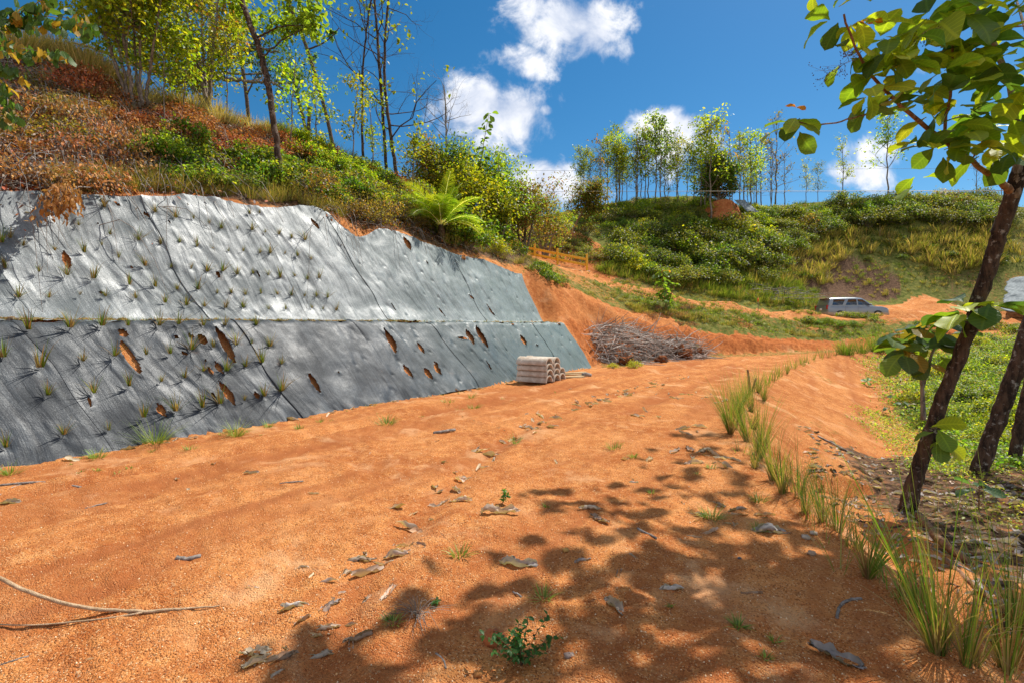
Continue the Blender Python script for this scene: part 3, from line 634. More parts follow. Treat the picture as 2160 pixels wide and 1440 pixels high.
# ------------------------------------------------------------------ broad leaves, branches
def broad(mb, rng, pos, dirs, size, cols, bend=.9, nu=5, nt_=9, fold=.22, wid=.86, jit=.12):
    """large oval leaves with a folded midrib, a wavy edge and a drooping tip"""
    n = len(pos); d = np.asarray(dirs, float); d /= np.linalg.norm(d, axis=1)[:, None] + 1e-9
    up = np.array([0, 0, 1.0]) + rng.normal(0, .35, (n, 3)); sd_ = np.cross(d, up); sd_ /= np.linalg.norm(sd_, axis=1)[:, None] + 1e-9; nr = np.cross(sd_, d)
    s = np.asarray(size) * np.ones(n) * (.8 + .4 * rng.random(n)); t = np.linspace(0, 1, nt_); u = np.linspace(-1, 1, nu)
    bd = bend * (.4 + .9 * rng.random(n)); ang = bd[:, None] * t[None] ** 1.3
    dx = np.cos(ang) / (nt_ - 1); dz = -np.sin(ang) / (nt_ - 1); X = np.cumsum(dx, 1) - dx[:, :1]; Z = np.cumsum(dz, 1) - dz[:, :1]
    pet = .10
    wd = wid * .5 * np.clip((t - pet) / (1 - pet), 0, 1) ** .55 * np.clip(1 - np.clip((t - .45) / .55, 0, 1) ** 2.4, 0, 1) ** .75; wd = np.maximum(wd, .012)
    fo = fold * (.3 + 1.1 * rng.random(n)); ph = rng.random(n) * 6.28
    U = u[None, None] * wd[None, :, None] * (1 + .08 * np.sin(9 * t[None, :, None] + ph[:, None, None] + u[None, None] * 2))
    zz = Z[:, :, None] + np.abs(u)[None, None] ** 1.3 * wd[None, :, None] * fo[:, None, None] + .022 * np.sin(14 * t[None, :, None] + ph[:, None, None] + 3 * u[None, None]) * np.abs(u)[None, None]
    P_ = np.asarray(pos, float)[:, None, None] + s[:, None, None, None] * (d[:, None, None] * X[:, :, None, None] + sd_[:, None, None] * U[..., None] + nr[:, None, None] * zz[..., None])
    i = np.arange(nt_ - 1)[:, None] * nu; j = np.arange(nu - 1)[None]; f = np.stack([i + j, i + j + 1, i + nu + j + 1, i + nu + j], -1).reshape(-1, 4)
    F = (np.arange(n)[:, None, None] * (nt_ * nu) + f[None]).reshape(-1, 4)
    cc = np.asarray(cols)[rng.integers(0, len(cols), n)] * (1 + rng.normal(0, jit, (n, 1)))
    C = np.repeat(cc[:, None], nt_ * nu, 1).reshape(-1, 3)
    uv = np.zeros((nt_, nu, 3)); uv[..., 0] = u[None] * wd[:, None] * 1.4; uv[..., 1] = t[:, None]
    UV = (uv[None] + np.zeros((n, 1, 1, 3))); UV[..., 2] = rng.random(n)[:, None, None] * 9
    mb.add(P_.reshape(-1, 3), F, np.clip(C, .004, 1), UV.reshape(-1, 3))
def wob(rng, pts, a, k=3):
    """subdivide a polyline and give it small wanders"""
    pts = np.asarray(pts, float)
    for _ in range(k):
        m = (pts[1:] + pts[:-1]) / 2; sm = pts.copy(); sm[1:-1] = pts[1:-1] * .75 + (pts[2:] + pts[:-2]) * .125
        out = np.empty((len(pts) + len(m), pts.shape[1])); out[0::2] = sm; out[1::2] = m; pts = out
    w = rng.normal(0, a, pts.shape); w[0] = 0; pts[:, :3] += np.cumsum(w, 0)[:, :3] * .3 if False else w[:, :3]
    return pts
def pline(lst): return np.array([PP(*q[:3]) + (q[3] / FPX * q[2] / 2 * math.cos(math.atan2(abs(q[0] - HX), FPX)),) for q in lst])     # px, py, distance, width in photo pixels
def limb(mb, rng, lst, n=8, a=.004, k=2, raw=False):
    p = np.asarray(lst, float) if raw else pline(lst); p = wob(rng, p, 0, k); p[:, :3] += rng.normal(0, a, (len(p), 3)); mb.tube(p[:, :3], p[:, 3] * (1 + rng.normal(0, .03, len(p))), n); return p
TGR = [(.18, .29, .025), (.24, .35, .03), (.11, .20, .025), (.31, .38, .03), (.07, .14, .03)]
def cluster(mb, rng, c, n, size, spread=.12, cols=TGR, down=.15, bend=.9):
    c = np.asarray(c, float); az = np.arange(n) * 2.4 + rng.random() * 6; el = rng.uniform(-.55, .65, n) - down
    d = np.stack([np.cos(az) * np.cos(el), np.sin(az) * np.cos(el), np.sin(el)], 1)
    pos = c + d * spread * rng.random(n)[:, None] + rng.normal(0, spread * .5, (n, 3)); broad(mb, rng, pos, d, size, cols, bend=bend)
SUNH = np.array([math.sin(R(SUN_AZ)), math.cos(R(SUN_AZ))]) / math.tan(R(SUN_EL))

def make_main_tree():
    rng = np.random.default_rng(101)
    base = hit1(1915, 1068); root = empty('teak_tree', base); tag(root, 'leaning dark barked tree right of the road, broad leaves hanging above', 'tree')
    bo = np.array(base)
    def rel(p): p = np.array(p, float); p[:, :3] -= bo; return p
    def L_(name, lst, n=8, mat=M_BARK3, raw=False, k=2, a=.004, par=root):
        mb = MB(); p = rel(np.asarray(lst, float) if raw else pline(lst)); limb(mb, rng, p, n, a, k, True); return mb.build(name, mat, par)
    tr = MB(); p = rel(pline([(1905, 1110, 6.33, 52), (1915, 1066, 6.33, 41), (1938, 985, 6.28, 35), (1975, 870, 6.2, 33), (2030, 740, 6.05, 34), (2070, 620, 5.9, 37), (2105, 500, 5.75, 39), (2140, 400, 5.6, 41), (2178, 290, 5.55, 46), (2200, 100, 5.6, 40), (2215, -200, 5.8, 36), (2190, -600, 6.1, 28), (2150, -1000, 6.6, 18)]))
    p = wob(rng, p, 0, 3); th = rng.normal(0, .03, len(p)); tr.tube(p[:, :3] + rng.normal(0, .006, (len(p), 3)), p[:, 3] * (1 + th), 20); o = tr.build('trunk', M_BARK, root)
    L_('branch', [(2142, 420, 5.6, 26), (2149, 350, 5.55, 20), (2148, 262, 5.5, 18), (2132, 181, 5.4, 16), (2102, 99, 5.3, 15), (2067, 38, 5.2, 14), (2010, -80, 5.1, 12), (1960, -240, 5.1, 9)], mat=M_BARK2)
    L_('branch', [(2140, 408, 5.62, 24), (2110, 385, 5.55, 18), (2079, 362, 5.45, 14), (2021, 321, 5.3, 13), (1986, 292, 5.2, 12), (1951, 268, 5.1, 11), (1904, 228, 5.0, 10), (1852, 175, 4.85, 8), (1822, 140, 4.8, 7), (1802, 99, 4.7, 6), (1779, 30, 4.6, 5)])
    L_('branch', [(1990, 297, 5.2, 9), (1996, 245, 5.15, 8), (2006, 190, 5.1, 7), (2009, 140, 5.05, 6), (2007, 85, 5.0, 6)])
    L_('branch', [(1880, 208, 4.92, 5), (1830, 240, 4.75, 4.5), (1800, 250, 4.65, 4), (1750, 262, 4.5, 4), (1712, 266, 4.4, 4), (1685, 258, 4.35, 3)])
    L_('branch', [(2146, 310, 5.5, 5), (2090, 312, 5.4, 4), (2030, 308, 5.3, 3)], k=1); L_('branch', [(2051, 337, 5.4, 5), (2068, 310, 5.35, 4), (2072, 290, 5.3, 4), (2060, 272, 5.3, 3)], k=1)
    L_('branch', [(2000, 124, 5.05, 3), (1960, 123, 4.95, 4), (1935, 122, 4.9, 3)], k=1); L_('branch', [(2175, 52, 5.4, 6), (2120, 60, 5.2, 5), (2050, 62, 5.05, 4)], k=1)
    twig = MB(); berry = MB()                       # dry fruit sprays
    for (cx, cy, Y, sx, sy, j0) in [(1757, 158, 4.55, 32, 17, (1805, 127)), (1945, 80, 4.9, 20, 12, (1960, 50)), (1790, 118, 4.6, 16, 16, (1808, 128)), (1612, 268, 4.6, 0, 0, None)][:3]:
        a = np.array(PP(j0[0], j0[1], Y)); c = np.array(PP(cx, cy, Y)); stem = wob(rng, np.stack([a, (a + c) / 2 + (0, 0, .05), c]), 0, 2); twig.tube(stem - bo, .0025, 4)
        for q in range(26):
            e = c + np.array([rng.normal(0, sx * .6), 0, rng.normal(0, sy * .6)]) / FPX * Y + np.array([0, rng.normal(0, .06), 0]); st = stem[rng.integers(len(stem) // 2, len(stem))]
            twig.tube(np.stack([st, (st + e) / 2 + rng.normal(0, .01, 3), e]) - bo, .0012, 3)
            for r_ in range(3):
                b = e + rng.normal(0, .018, 3) - bo; t = .0058; berry.add(b + t * np.array([(1, 0, 0), (-1, 0, 0), (0, 1, 0), (0, -1, 0), (0, 0, 1), (0, 0, -1)]), [(0, 2, 4), (2, 1, 4), (1, 3, 4), (3, 0, 4), (2, 0, 5), (1, 2, 5), (3, 1, 5), (0, 3, 5)], (.16, .06, .05))
    twig.build('fruit_stalk', M_TWIG, root); berry.build('dry_fruit', M_DRY, root)['kind'] = 'stuff'
    cl = [(1770, 22, 4.6, 7, .30, .08), (1800, 62, 4.65, 3, .14, .05), (1848, 92, 4.75, 6, .25, .10), (1893, 96, 4.7, 7, .29, .10), (1872, 140, 4.75, 7, .31, .12), (1905, 152, 4.85, 6, .31, .12), (1920, 110, 4.75, 6, .29, .1), (1858, 200, 4.8, 6, .27, .10), (1828, 228, 4.7, 5, .23, .06), (1915, 200, 4.9, 5, .28, .08),
          (1962, 18, 4.95, 6, .36, .12), (1995, 42, 4.9, 8, .42, .12), (2030, 8, 5.0, 7, .36, .12), (2060, 20, 5.0, 6, .36, .1), (2103, 22, 5.1, 7, .34, .12), (2140, 40, 5.1, 6, .32, .1), (2010, 88, 5.0, 5, .30, .08), (2070, 105, 5.0, 5, .32, .1), (2100, 140, 4.95, 6, .34, .12), (2040, 120, 4.9, 6, .32, .10), (2030, 165, 4.9, 7, .33, .12), (2000, 160, 4.95, 5, .28, .1), (2125, 170, 5.1, 6, .34, .1), (2150, 210, 5.1, 5, .32, .1), (2075, 190, 5.0, 5, .3, .1),
          (2000, 240, 5.05, 6, .28, .1), (2062, 232, 5.05, 7, .32, .12), (1972, 295, 5.1, 6, .28, .1), (2010, 290, 5.05, 6, .29, .1), (2030, 322, 5.1, 5, .28, .09), (1990, 330, 5.1, 5, .28, .09), (2090, 300, 5.2, 5, .3, .1), (2120, 320, 5.2, 6, .33, .1), (2145, 270, 5.2, 5, .3, .1), (1682, 256, 4.35, 8, .24, .05), (2060, 290, 5.1, 4, .26, .1), (2135, 110, 5.2, 5, .32, .12)]
    for i, (px, py, Y, n, sz, sp_) in enumerate(cl):
        if i in (24,): continue
        mb = MB(); c = np.array(PP(px, py, Y)) - bo; cols = TGR + ([(.36, .22, .03)] if i == 31 else []) + ([(.30, .30, .03)] if i % 4 == 1 else []); cluster(mb, rng, c, max(3, int(n * .95)), sz * 1.05, sp_ * 1.2, cols)
        if i % 3 != 1: cluster(mb, rng, c + rng.normal(0, .13, 3), max(3, n // 2), sz * .95, sp_ * 1.3, TGR[:4])
        mb.build('leaf_cluster', M_TEAK, root, uvattr=True)
    for (px, py, Y) in [(1825, 52, 4.65), (1842, 45, 4.65), (1679, 228, 4.35), (2065, 275, 5.1)]:
        mb = MB(); c = np.array(PP(px, py, Y)) - bo; broad(mb, rng, [c, c + .01], [(1, .2, .5), (-.8, 0, .4)], .11, [(.50, .17, .03), (.42, .16, .05)], bend=1.2); mb.build('young_leaf', M_TEAK, root, uvattr=True)
    # trunk suckers with broad leaves
    for (px, py, Y, n, sz, sp_) in [(1960, 905, 6.05, 4, .30, .05), (1990, 930, 6.0, 3, .28, .04), (2040, 655, 5.8, 7, .40, .12), (2010, 665, 5.85, 5, .36, .1), (2090, 640, 5.7, 4, .38, .1)]:
        mb = MB(); c = np.array(PP(px, py, Y)) - bo; cluster(mb, rng, c, n, sz, sp_, TGR); mb.build('leaf_cluster', M_TEAK, root, uvattr=True)
    # high crown above the picture: its shade falls on the road
    sh = [(1110, 1055), (1180, 1050), (1265, 1062), (1340, 1040), (1410, 1010), (1330, 1105), (1420, 1130), (1240, 1105), (1150, 1180), (1110, 1245), (1180, 1300), (1130, 1290), (1260, 1235), (1340, 1225), (1440, 1185), (1560, 1150), (1650, 1120), (1700, 1160), (1440, 1265), (1510, 1300), (1590, 1260), (1680, 1310), (1560, 1390), (1420, 1395), (1300, 1425), (1200, 1450), (900, 1275), (960, 1300), (690, 1415), (780, 1390), (620, 1450), (960, 1445), (1500, 950), (1560, 975), (1470, 925), (1395, 965), (1620, 1010), (1760, 1210), (1790, 1310), (1900, 1260), (1500, 1110), (1550, 1060), (1480, 1030), (1800, 1420), (1700, 1430), (1870, 1180), (1080, 1440), (1320, 1180), (1370, 1275), (860, 1420), (1530, 1210), (1640, 1200)]
    cr = MB()
    for k, (px, py) in enumerate(sh):
        Yg = CH * FPX / (py - HY); g = np.array([(px - HX) / FPX * Yg, Yg]); z = 6.6
        while True:
            q = g + SUNH * z; spy = HY - (z - CH) / q[1] * FPX
            if spy < -75 or z > 12: break
            z += .25
        z += rng.uniform(0, .8); q = g + SUNH * z; c = np.array([q[0], q[1], z]); cluster(cr, rng, c - bo, 5, .31, .22, TGR)
        if k % 2 == 0:
            a = np.array(PP(2195, -150 - 12 * k, 5.9)); a[2] = min(a[2], z - .3); mid = (a + c) / 2 + np.array([0, 0, .5]); bm_ = MB(); bm_.tube(wob(rng, np.stack([a, mid, c]), .01, 2) - bo, np.linspace(.045, .012, 9), 5); bm_.build('branch', M_BARK2, root)
    cr.build('crown', M_TEAK, root, uvattr=True)
    return root
make_main_tree()
def side_tree(lst, label, seed):
    rng = np.random.default_rng(seed); base = np.array(PP(*lst[0][:3])); root = empty('teak_tree', base); tag(root, label, 'tree')
    p = pline(lst); p[:, :3] -= base; p = wob(rng, p, 0, 3); mb = MB(); mb.tube(p[:, :3] + rng.normal(0, .006, (len(p), 3)), p[:, 3] * (1 + rng.normal(0, .03, len(p))), 18); mb.build('trunk', M_BARK, root)
    cr = MB(); br = MB(); top = p[-1, :3]
    for k in range(16):
        c = top + rng.normal(0, 1, 3) * (1.3, 1.3, .9); c[1] += 1.0; c[0] += 1.0; cluster(cr, rng, c, 5, .32, .22)
        j = rng.integers(len(p) * 2 // 3, len(p)); br.tube(wob(rng, np.stack([p[j, :3], (p[j, :3] + c) / 2 + (0, 0, .2), c]), .01, 2), np.linspace(.04, .01, 9), 5)
    cr.build('crown', M_TEAK, root, uvattr=True); br.build('branch', M_BARK2, root); return root
side_tree([(2052, 1045, 7.4, 56), (2060, 1005, 7.4, 42), (2090, 920, 7.35, 38), (2125, 830, 7.3, 40), (2165, 720, 7.2, 44), (2215, 560, 7.2, 54), (2260, 300, 7.3, 46), (2290, 0, 7.6, 40), (2300, -350, 8.0, 28)], 'dark trunk leaning out of the picture at the right edge, second of the three', 5)
side_tree([(2128, 1010, 7.9, 42), (2138, 985, 7.9, 32), (2150, 900, 7.9, 29), (2172, 820, 7.9, 32), (2230, 600, 8.0, 44), (2290, 200, 8.4, 36), (2320, -250, 8.8, 24)], 'brown flaking trunk at the far right edge, partly behind the second trunk', 6)

def small_broad(name, label, cat, px, py, Y, stems, cl, cols=TGR, mat=M_TWIG, seed=1, orange=()):
    rng = np.random.default_rng(seed); base = np.array(PP(px, py, Y)); root = empty(name, base); tag(root, label, cat); mb = MB()
    for lst in stems: limb(mb, rng, np.concatenate([pline(lst)[:, :3] - base, pline(lst)[:, 3:]], 1), 7, .003, 2, True)
    mb.build('stem', mat, root)
    for (a, b, y_, n, sz, sp_) in cl:
        m2 = MB(); cluster(m2, rng, np.array(PP(a, b, y_)) - base, n, sz, sp_, cols, down=.1); m2.build('leaf_cluster', M_TEAK, root, uvattr=True)
    for (a, b, y_, sz) in orange:
        m2 = MB(); c = np.array(PP(a, b, y_)) - base; broad(m2, rng, [c, c], [(1, 0, .9), (-1, .2, .9)], sz, [(.55, .22, .03)], bend=2.6, wid=.55); m2.build('young_leaf', M_TEAK, root, uvattr=True)
    return root
SAPC = [(.12, .20, .04), (.08, .15, .05), (.16, .25, .03), (.07, .13, .045), (.20, .16, .03)]
small_broad('teak_sapling', 'sapling with grey green broad leaves on a bare stem, left of the leaning trunk', 'sapling', 1948, 885, 6.7,
    [[(1948, 885, 6.7, 13), (1946, 830, 6.7, 10), (1944, 780, 6.65, 8), (1946, 735, 6.6, 5), (1944, 700, 6.6, 3)], [(1946, 815, 6.7, 9), (1958, 775, 6.6, 8), (1966, 740, 6.5, 6), (1990, 705, 6.5, 5), (2030, 668, 6.4, 4)], [(1946, 790, 6.6, 6), (1930, 742, 6.5, 5), (1905, 735, 6.4, 4)]],
    [(1905, 708, 6.4, 7, .38, .12), (1950, 690, 6.4, 7, .38, .12), (1985, 700, 6.4, 6, .38, .12), (1925, 735, 6.4, 6, .40, .12), (1975, 745, 6.4, 5, .36, .12), (1900, 740, 6.3, 5, .36, .1), (1955, 770, 6.45, 3, .3, .1)], SAPC, M_TWIG, 12)
small_broad('broadleaf_shrub', 'low plant with two drooping dark leaves beside the second trunk at the right', 'shrub', 2065, 1075, 5.9, [[(2065, 1095, 5.9, 4), (2066, 1040, 5.9, 3), (2064, 1015, 5.9, 2)]], [(2064, 1030, 5.85, 6, .26, .05)], [(.05, .12, .04), (.07, .15, .05)], M_BARK3, 13)
for i, (px, py, sz, n, lab) in enumerate([(1832, 800, .34, 6, 'bright lime green broad-leaved seedling at the foot of the orange shoulder'), (1912, 855, .24, 6, 'grey green broad-leaved seedling beside the sapling stem'), (1955, 868, .2, 5, 'low broad-leaved seedling at the base of the bare sapling stem'), (1890, 835, .24, 5, 'broad-leaved seedling just left of the bare sapling stem'), (1862, 860, .2, 4, 'small broad-leaved seedling on the edge of the orange slope'), (1885, 780, .25, 6, 'dark broad-leaved seedling under the sapling leaves'), (1980, 880, .2, 4, 'small pale seedling between sapling and leaning trunk')]):
    b = hit1(px, py + 14); mb = MB(); r_ = np.random.default_rng(60 + i); root = empty('seedling', b); tag(root, lab, 'seedling'); mb.tube(np.array([(0, 0, -.02), (.01, 0, .1), (0, .01, .18)]), .006, 5); mb.build('stem', M_BARK3, root)
    mb = MB(); cluster(mb, r_, (0, 0, .2), n, sz, .05, [(.20, .34, .04), (.14, .26, .08)] if i == 0 else SAPC, down=0, bend=.6); mb.build('leaf_cluster', M_TEAK, root, uvattr=True)

# ------------------------------------------------------------------ vetiver row on the road's shoulder
VET = [(2125, 1425, .95, 24, 'clump of long arching blades in the very corner at bottom right'), (1975, 1370, .98, 34, 'tall green and straw clump of blades, nearest whole one in the roadside row'), (1938, 1290, .6, 12, 'pale thin clump just behind the nearest big clump'), (1832, 1212, .68, 26, 'upright clump with orange straw base, standing clear on the road edge'), (1812, 1165, .4, 14, 'short straw coloured clump behind the clear standing one'), (1768, 1122, .60, 26, 'clump with fanned straw base and sparse green tops'), (1700, 1080, .42, 22, 'low straw clump spreading to the left by the ditch'), (1684, 1050, .62, 20, 'thin dark green clump of stiff blades by the ditch'),
       (1632, 1012, .75, 34, 'clump of fine upright blades at the shaded bend of the shoulder'), (1603, 968, .8, 48, 'dense green clump with grey dead blades at its foot'), (1592, 985, .3, 26, 'grey dead grass clump below a dense green one'), (1575, 935, .7, 44, 'loose clump with reddish dry blades'), (1541, 915, .9, 80, 'tallest bright green clump on the left corner of the shoulder'), (1558, 880, .85, 60, 'green clump just behind the tallest one'), (1572, 850, .8, 50, 'thin clump beside the broken brown stake'), (1600, 828, .8, 50, 'thin yellowish clump beyond the broken stake')]
VETM = []
def vet_clump(rng, h, n):
    m1 = MB(); m2 = MB(); lean_ = rng.normal(0, .28, 2); blades(m1, rng, int(n * .55), h * 1.3, .36, .0055, [(.13, .24, .03), (.20, .32, .04), (.10, .18, .025), (.26, .33, .06)], r0=.035, droop=rng.uniform(.15, .5), seg=7, up=(lean_[0], lean_[1], .3))
    blades(m2, rng, int(n * .42), h * .45, .45, .008, DRYS, r0=.04, droop=.25, seg=4); blades(m2, rng, n // 5, h * .8, .8, .005, DRYS, r0=.03, droop=.6, seg=6); blades(m1, rng, int(n * .2), h * 1.2, .4, .006, [(.36, .34, .07), (.42, .30, .10)], r0=.03, droop=.35, seg=7); return m1, m2
def put_clump(px, py, h, n, label, rng, group=None, big=True):
    b = hit1(px, py); root = empty('vetiver_clump', b, rng.uniform(0, 6)); tag(root, label, 'grass clump', group); a, c = vet_clump(rng, h, n); a.build('green_blades', M_GRASS, root); c.build('dry_blades', M_GRASS, root); return root
rng = np.random.default_rng(23)
VET += [(1550, 900, .8, 60, 'second dense clump right behind the tallest one'), (1585, 868, .75, 44, 'fine bladed clump between the tallest one and the stake'), (1590, 905, .6, 36, 'sparse clump on the shoulder right of the tallest one'), (1612, 845, .7, 40, 'clump beyond the stake leaning to the right'), (1608, 940, .6, 34, 'short dark clump between the reddish and the dense ones'), (1650, 1040, .6, 24, 'thin clump hiding the near end of the ditch'), (1735, 1100, .45, 26, 'low tangled clump between two straw ones'), (2045, 1400, .8, 16, 'arching clump between the nearest one and the corner'), (1905, 1255, .35, 14, 'few bent blades behind the nearest clump'), (2150, 1330, .9, 30, 'long leaning blades at the right edge')]
for px, py, h, n, lab in VET: put_clump(px, py, h, n * 2, lab, rng)
rowx = [(1618, 812, .8), (1632, 803, .8), (1645, 795, .9), (1660, 787, .8), (1675, 777, .8), (1690, 768, .85), (1701, 764, .9), (1716, 759, .9), (1733, 755, .9), (1748, 753, .9), (1762, 750, .9), (1778, 748, 1.2), (1790, 749, 1.2), (1818, 745, 1.2), (1843, 741, 1.5), (1853, 743, 1.5), (1866, 740, 1.5), (1872, 739, 1.2), (1880, 738, 1.0)]
src = None
for i, (px, py, h) in enumerate(rowx):
    Yh = hit1(px, py).y; hh = {.8: .75, .85: .7, .9: .8, 1.2: 1.2, 1.5: 1.6, 1.0: 1.0}[h]
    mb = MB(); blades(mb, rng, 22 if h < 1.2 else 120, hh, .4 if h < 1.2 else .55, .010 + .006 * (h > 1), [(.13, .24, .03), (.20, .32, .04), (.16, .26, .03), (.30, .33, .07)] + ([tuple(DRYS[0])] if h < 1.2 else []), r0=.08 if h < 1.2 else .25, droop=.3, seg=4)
    o = mb.build('vetiver_clump', M_GRASS); o.location = hit1(px, py)
    if px < 1770: tag(o, 'upright yellow green clump in the roadside row past the broken stake', 'grass clump', 'evenly spaced clumps along the far road edge')
    else: tag(o, 'bushy bright green clump at the far end of the roadside row', 'grass clump', 'bushy clumps at the end of the road row')

# thin growth joining the clumps along the shoulder
mb = MB(); rng = np.random.default_rng(303); seg_ = np.array([(2.12, 2.3), (2.35, 3.14), (2.6, 4.18), (2.85, 5.1), (3.4, 7.25), (5.45, 11.2), (8.95, 16.3), (12.9, 21.0), (19, 26)])
for k in range(110):
    t = rng.random() ** 1.3 * 8; i = min(int(t), 7); q = seg_[i] + (seg_[i + 1] - seg_[i]) * (t - i) + rng.normal(0, .10, 2) + (.05, 0); z = float(height(q[:1], q[1:])[0])
    blades(mb, rng, int(rng.integers(3, 9)), rng.uniform(.12, .6), .45, .005 + .0004 * q[1], [(.16, .27, .03), (.24, .33, .05), (.36, .34, .08), tuple(DRYS[0])], root=(q[0], q[1], z), r0=.06, droop=.4, seg=5)
tag(mb.build('verge_grass', M_GRASS), kind='stuff')

# ------------------------------------------------------------------ litter, sticks and small growth on the road
def litter_leaf(mb, rng, c, ln, az, tilt=0, cols=None, nu=7, nt_=10, curl=None, wid=None):
    t = np.linspace(0, 1, nt_); u = np.linspace(-1, 1, nu); wd = (wid or rng.uniform(.38, .62)) * .5 * np.sin(np.pi * np.clip(t, .03, .97) ** .9) ** .7
    K = (curl if curl is not None else rng.uniform(3.0, 9.0)) ; w = u[None] * wd[:, None]; ph = w * K * 1.6 * (1 + .35 * np.sin(t[:, None] * 5 + rng.random() * 6)) + rng.normal(0, .22, (nt_, nu))
    y = np.where(abs(K) > .01, np.sin(ph) / (K * 1.6), w); z = (1 - np.cos(ph)) / (K * 1.6)
    x = (t[:, None] - .5) + rng.normal(0, .025, (nt_, nu)); bend = rng.uniform(-.3, .8); z = z + bend * (t[:, None] - .5) ** 2 * .35 + rng.normal(0, .020, (nt_, nu)) + .028 * np.sin(t[:, None] * 11 + rng.random() * 6)
    tw = rng.uniform(-1.2, 1.2) * (t[:, None] - .5); y, z = y * np.cos(tw) - z * np.sin(tw), y * np.sin(tw) + z * np.cos(tw)
    z = z - z.min() ; P_ = np.stack([x, y, z], -1).reshape(-1, 3) * ln
    ca, sa = math.cos(az), math.sin(az); P_ = P_ @ np.array([(ca, sa, 0), (-sa, ca, 0), (0, 0, 1)]); P_ += np.asarray(c)
    i = np.arange(nt_ - 1)[:, None] * nu; j = np.arange(nu - 1)[None]; f = np.stack([i + j, i + j + 1, i + nu + j + 1, i + nu + j], -1).reshape(-1, 4)
    cols = cols or LITC; k = np.array(cols[rng.integers(len(cols))]) * rng.uniform(.8, 1.2); C = k[None] * (1 + rng.normal(0, .12, (nt_ * nu, 1)))
    mb.add(P_, f, np.clip(C, .01, 1))
LITC = [(.50, .39, .29), (.42, .34, .27), (.56, .44, .32), (.34, .25, .18), (.46, .30, .17)]
GREYC = [(.40, .36, .34), (.48, .43, .39), (.30, .26, .24)]
def gz(px, py): Y = CH * FPX / (py - HY); return hit1(px, py)
rng = np.random.default_rng(77)
def zz(lst, ox, oy, k=2.571): return [(ox + q[0] / k, oy + q[1] / k, q[2] / k) + tuple(q[3:]) for q in lst]
BIGL = zz([(860, 525, 225, 10, 'large curled pale leaf right of the small green seedling in the middle of the road'), (565, 450, 90, 30, 'pale leaf, left one of a pair in the middle of the road'), (650, 460, 130, 15, 'crumpled tan leaf, right one of a pair in the middle of the road'), (735, 335, 50, 80, 'small folded leaf standing on its edge in the wheel rut'),
           (320, 735, 195, 10, 'long curled brown leaf at the right end of a trio in the left foreground'), (345, 690, 110, -10, 'narrow leaf lying over the long curled brown one'), (110, 770, 170, 15, 'twisted brown leaf in the middle of a trio in the left foreground'), (30, 845, 100, 30, 'frilled pale leaf just below the foreground trio'), (260, 955, 180, 60, 'flat tan leaf pointing up the road near the bottom'), (150, 950, 115, 50, 'ribbed narrow leaf beside the flat tan one'),
           (960, 795, 230, -8, 'blue grey leaf in the shade, flat side up, holed near its stalk'), (1310, 775, 110, 20, 'small grey rolled leaf at the edge of the shade'), (1505, 845, 110, 45, 'grey triangular leaf standing in the shade'), (1480, 1030, 190, -50, 'long brown twisted leaf in the dappled shade'), (1790, 930, 160, 10, 'tattered blue grey leaf in deep shade'), (1395, 550, 150, -35, 'dark pointed leaf beside a brown scrap in the shade'), (1345, 505, 130, -5, 'brown crumpled scrap beside a dark pointed leaf'),
           (1670, 225, 105, 40, 'pale folded leaf at the top edge of the tree shade'), (1600, 350, 80, -10, 'dull grey leaf in the upper part of the shade'), (1545, 225, 55, -20, 'short stub of bark left of the pale folded leaf'), (110, 1185, 210, 25, 'big rolled leaf at the right end of the bottom heap'), (205, 775, 60, 0, 'bleached chip of leaf above the twisted brown one')], 720, 880)
BIGL += zz([(1520, 1320, 200, 25, 'heap leaf, pale and rolled, lowest of the bottom heap'), (1420, 1285, 230, 8, 'brown strip of leaf on top of the bottom heap'), (1400, 1345, 180, 20, 'long thin curled leaf left in the bottom heap'), (1500, 1385, 130, 50, 'pale pointed leaf sticking up at the bottom edge'), (1790, 1010, 150, 35, 'ribbed grey leaf below the frilled pale one'), (1600, 1040, 160, 10, 'torn leaf strip left of the ribbed grey leaf'), (1780, 1110, 140, 20, 'brown leaf in the stack above the bottom heap'), (1740, 1250, 190, 25, 'dark curled leaf right of the bottom heap'), (1690, 1170, 120, 0, 'small crumpled leaf over the dark curled one'),
            (545, 1160, 95, -55, 'little orange tan leaf standing under the forked stick'), (1370, 925, 75, 5, 'small dark rolled leaf alone on the left of the road'), (1605, 935, 60, -10, 'tiny crumpled leaf right of the small dark rolled one'), (55, 470, 120, 5, 'ring shaped dry leaf at the left edge of the picture'), (208, 458, 60, -60, 'cupped grey leaf standing beside the ring shaped one'), (1365, 300, 85, 10, 'tan leaf on the far side of the road near the fabric'), (520, 1305, 120, 35, 'pale flat leaf near the bottom left corner'), (450, 1390, 90, 60, 'crumpled small leaf at the bottom left')], 0, 880)
BIGL += zz([(195, 465, 100, -50, 'cream folded leaf, leftmost of the shaded group by the grass tufts'), (300, 495, 110, 10, 'wide flat leaf in the middle of the shaded group'), (445, 520, 125, 0, 'pale curled leaf at the right of the shaded group'), (480, 620, 200, -12, 'blue grey leaf with a long pointed tail below the shaded group'), (292, 575, 75, 20, 'dark round crumpled leaf under the wide flat one'), (60, 640, 90, -10, 'small brown leaf left of the shaded group'), (830, 1290, 290, -32, 'largest grey leaf, folded lengthwise, near the bottom right'), (425, 1250, 90, 70, 'torn upright leaf by a small tuft near the bottom'), (1760, 572, 80, -20, 'round orange brown leaf on the litter under the right trees'), (235, 220, 80, 20, 'blue grey leaf at the bend of the shoulder'), (130, 180, 130, 15, 'dark bundle of leaf at the bend of the shoulder'), (60, 245, 110, 0, 'long dark leaf below the bundle at the bend')], 1440, 880)
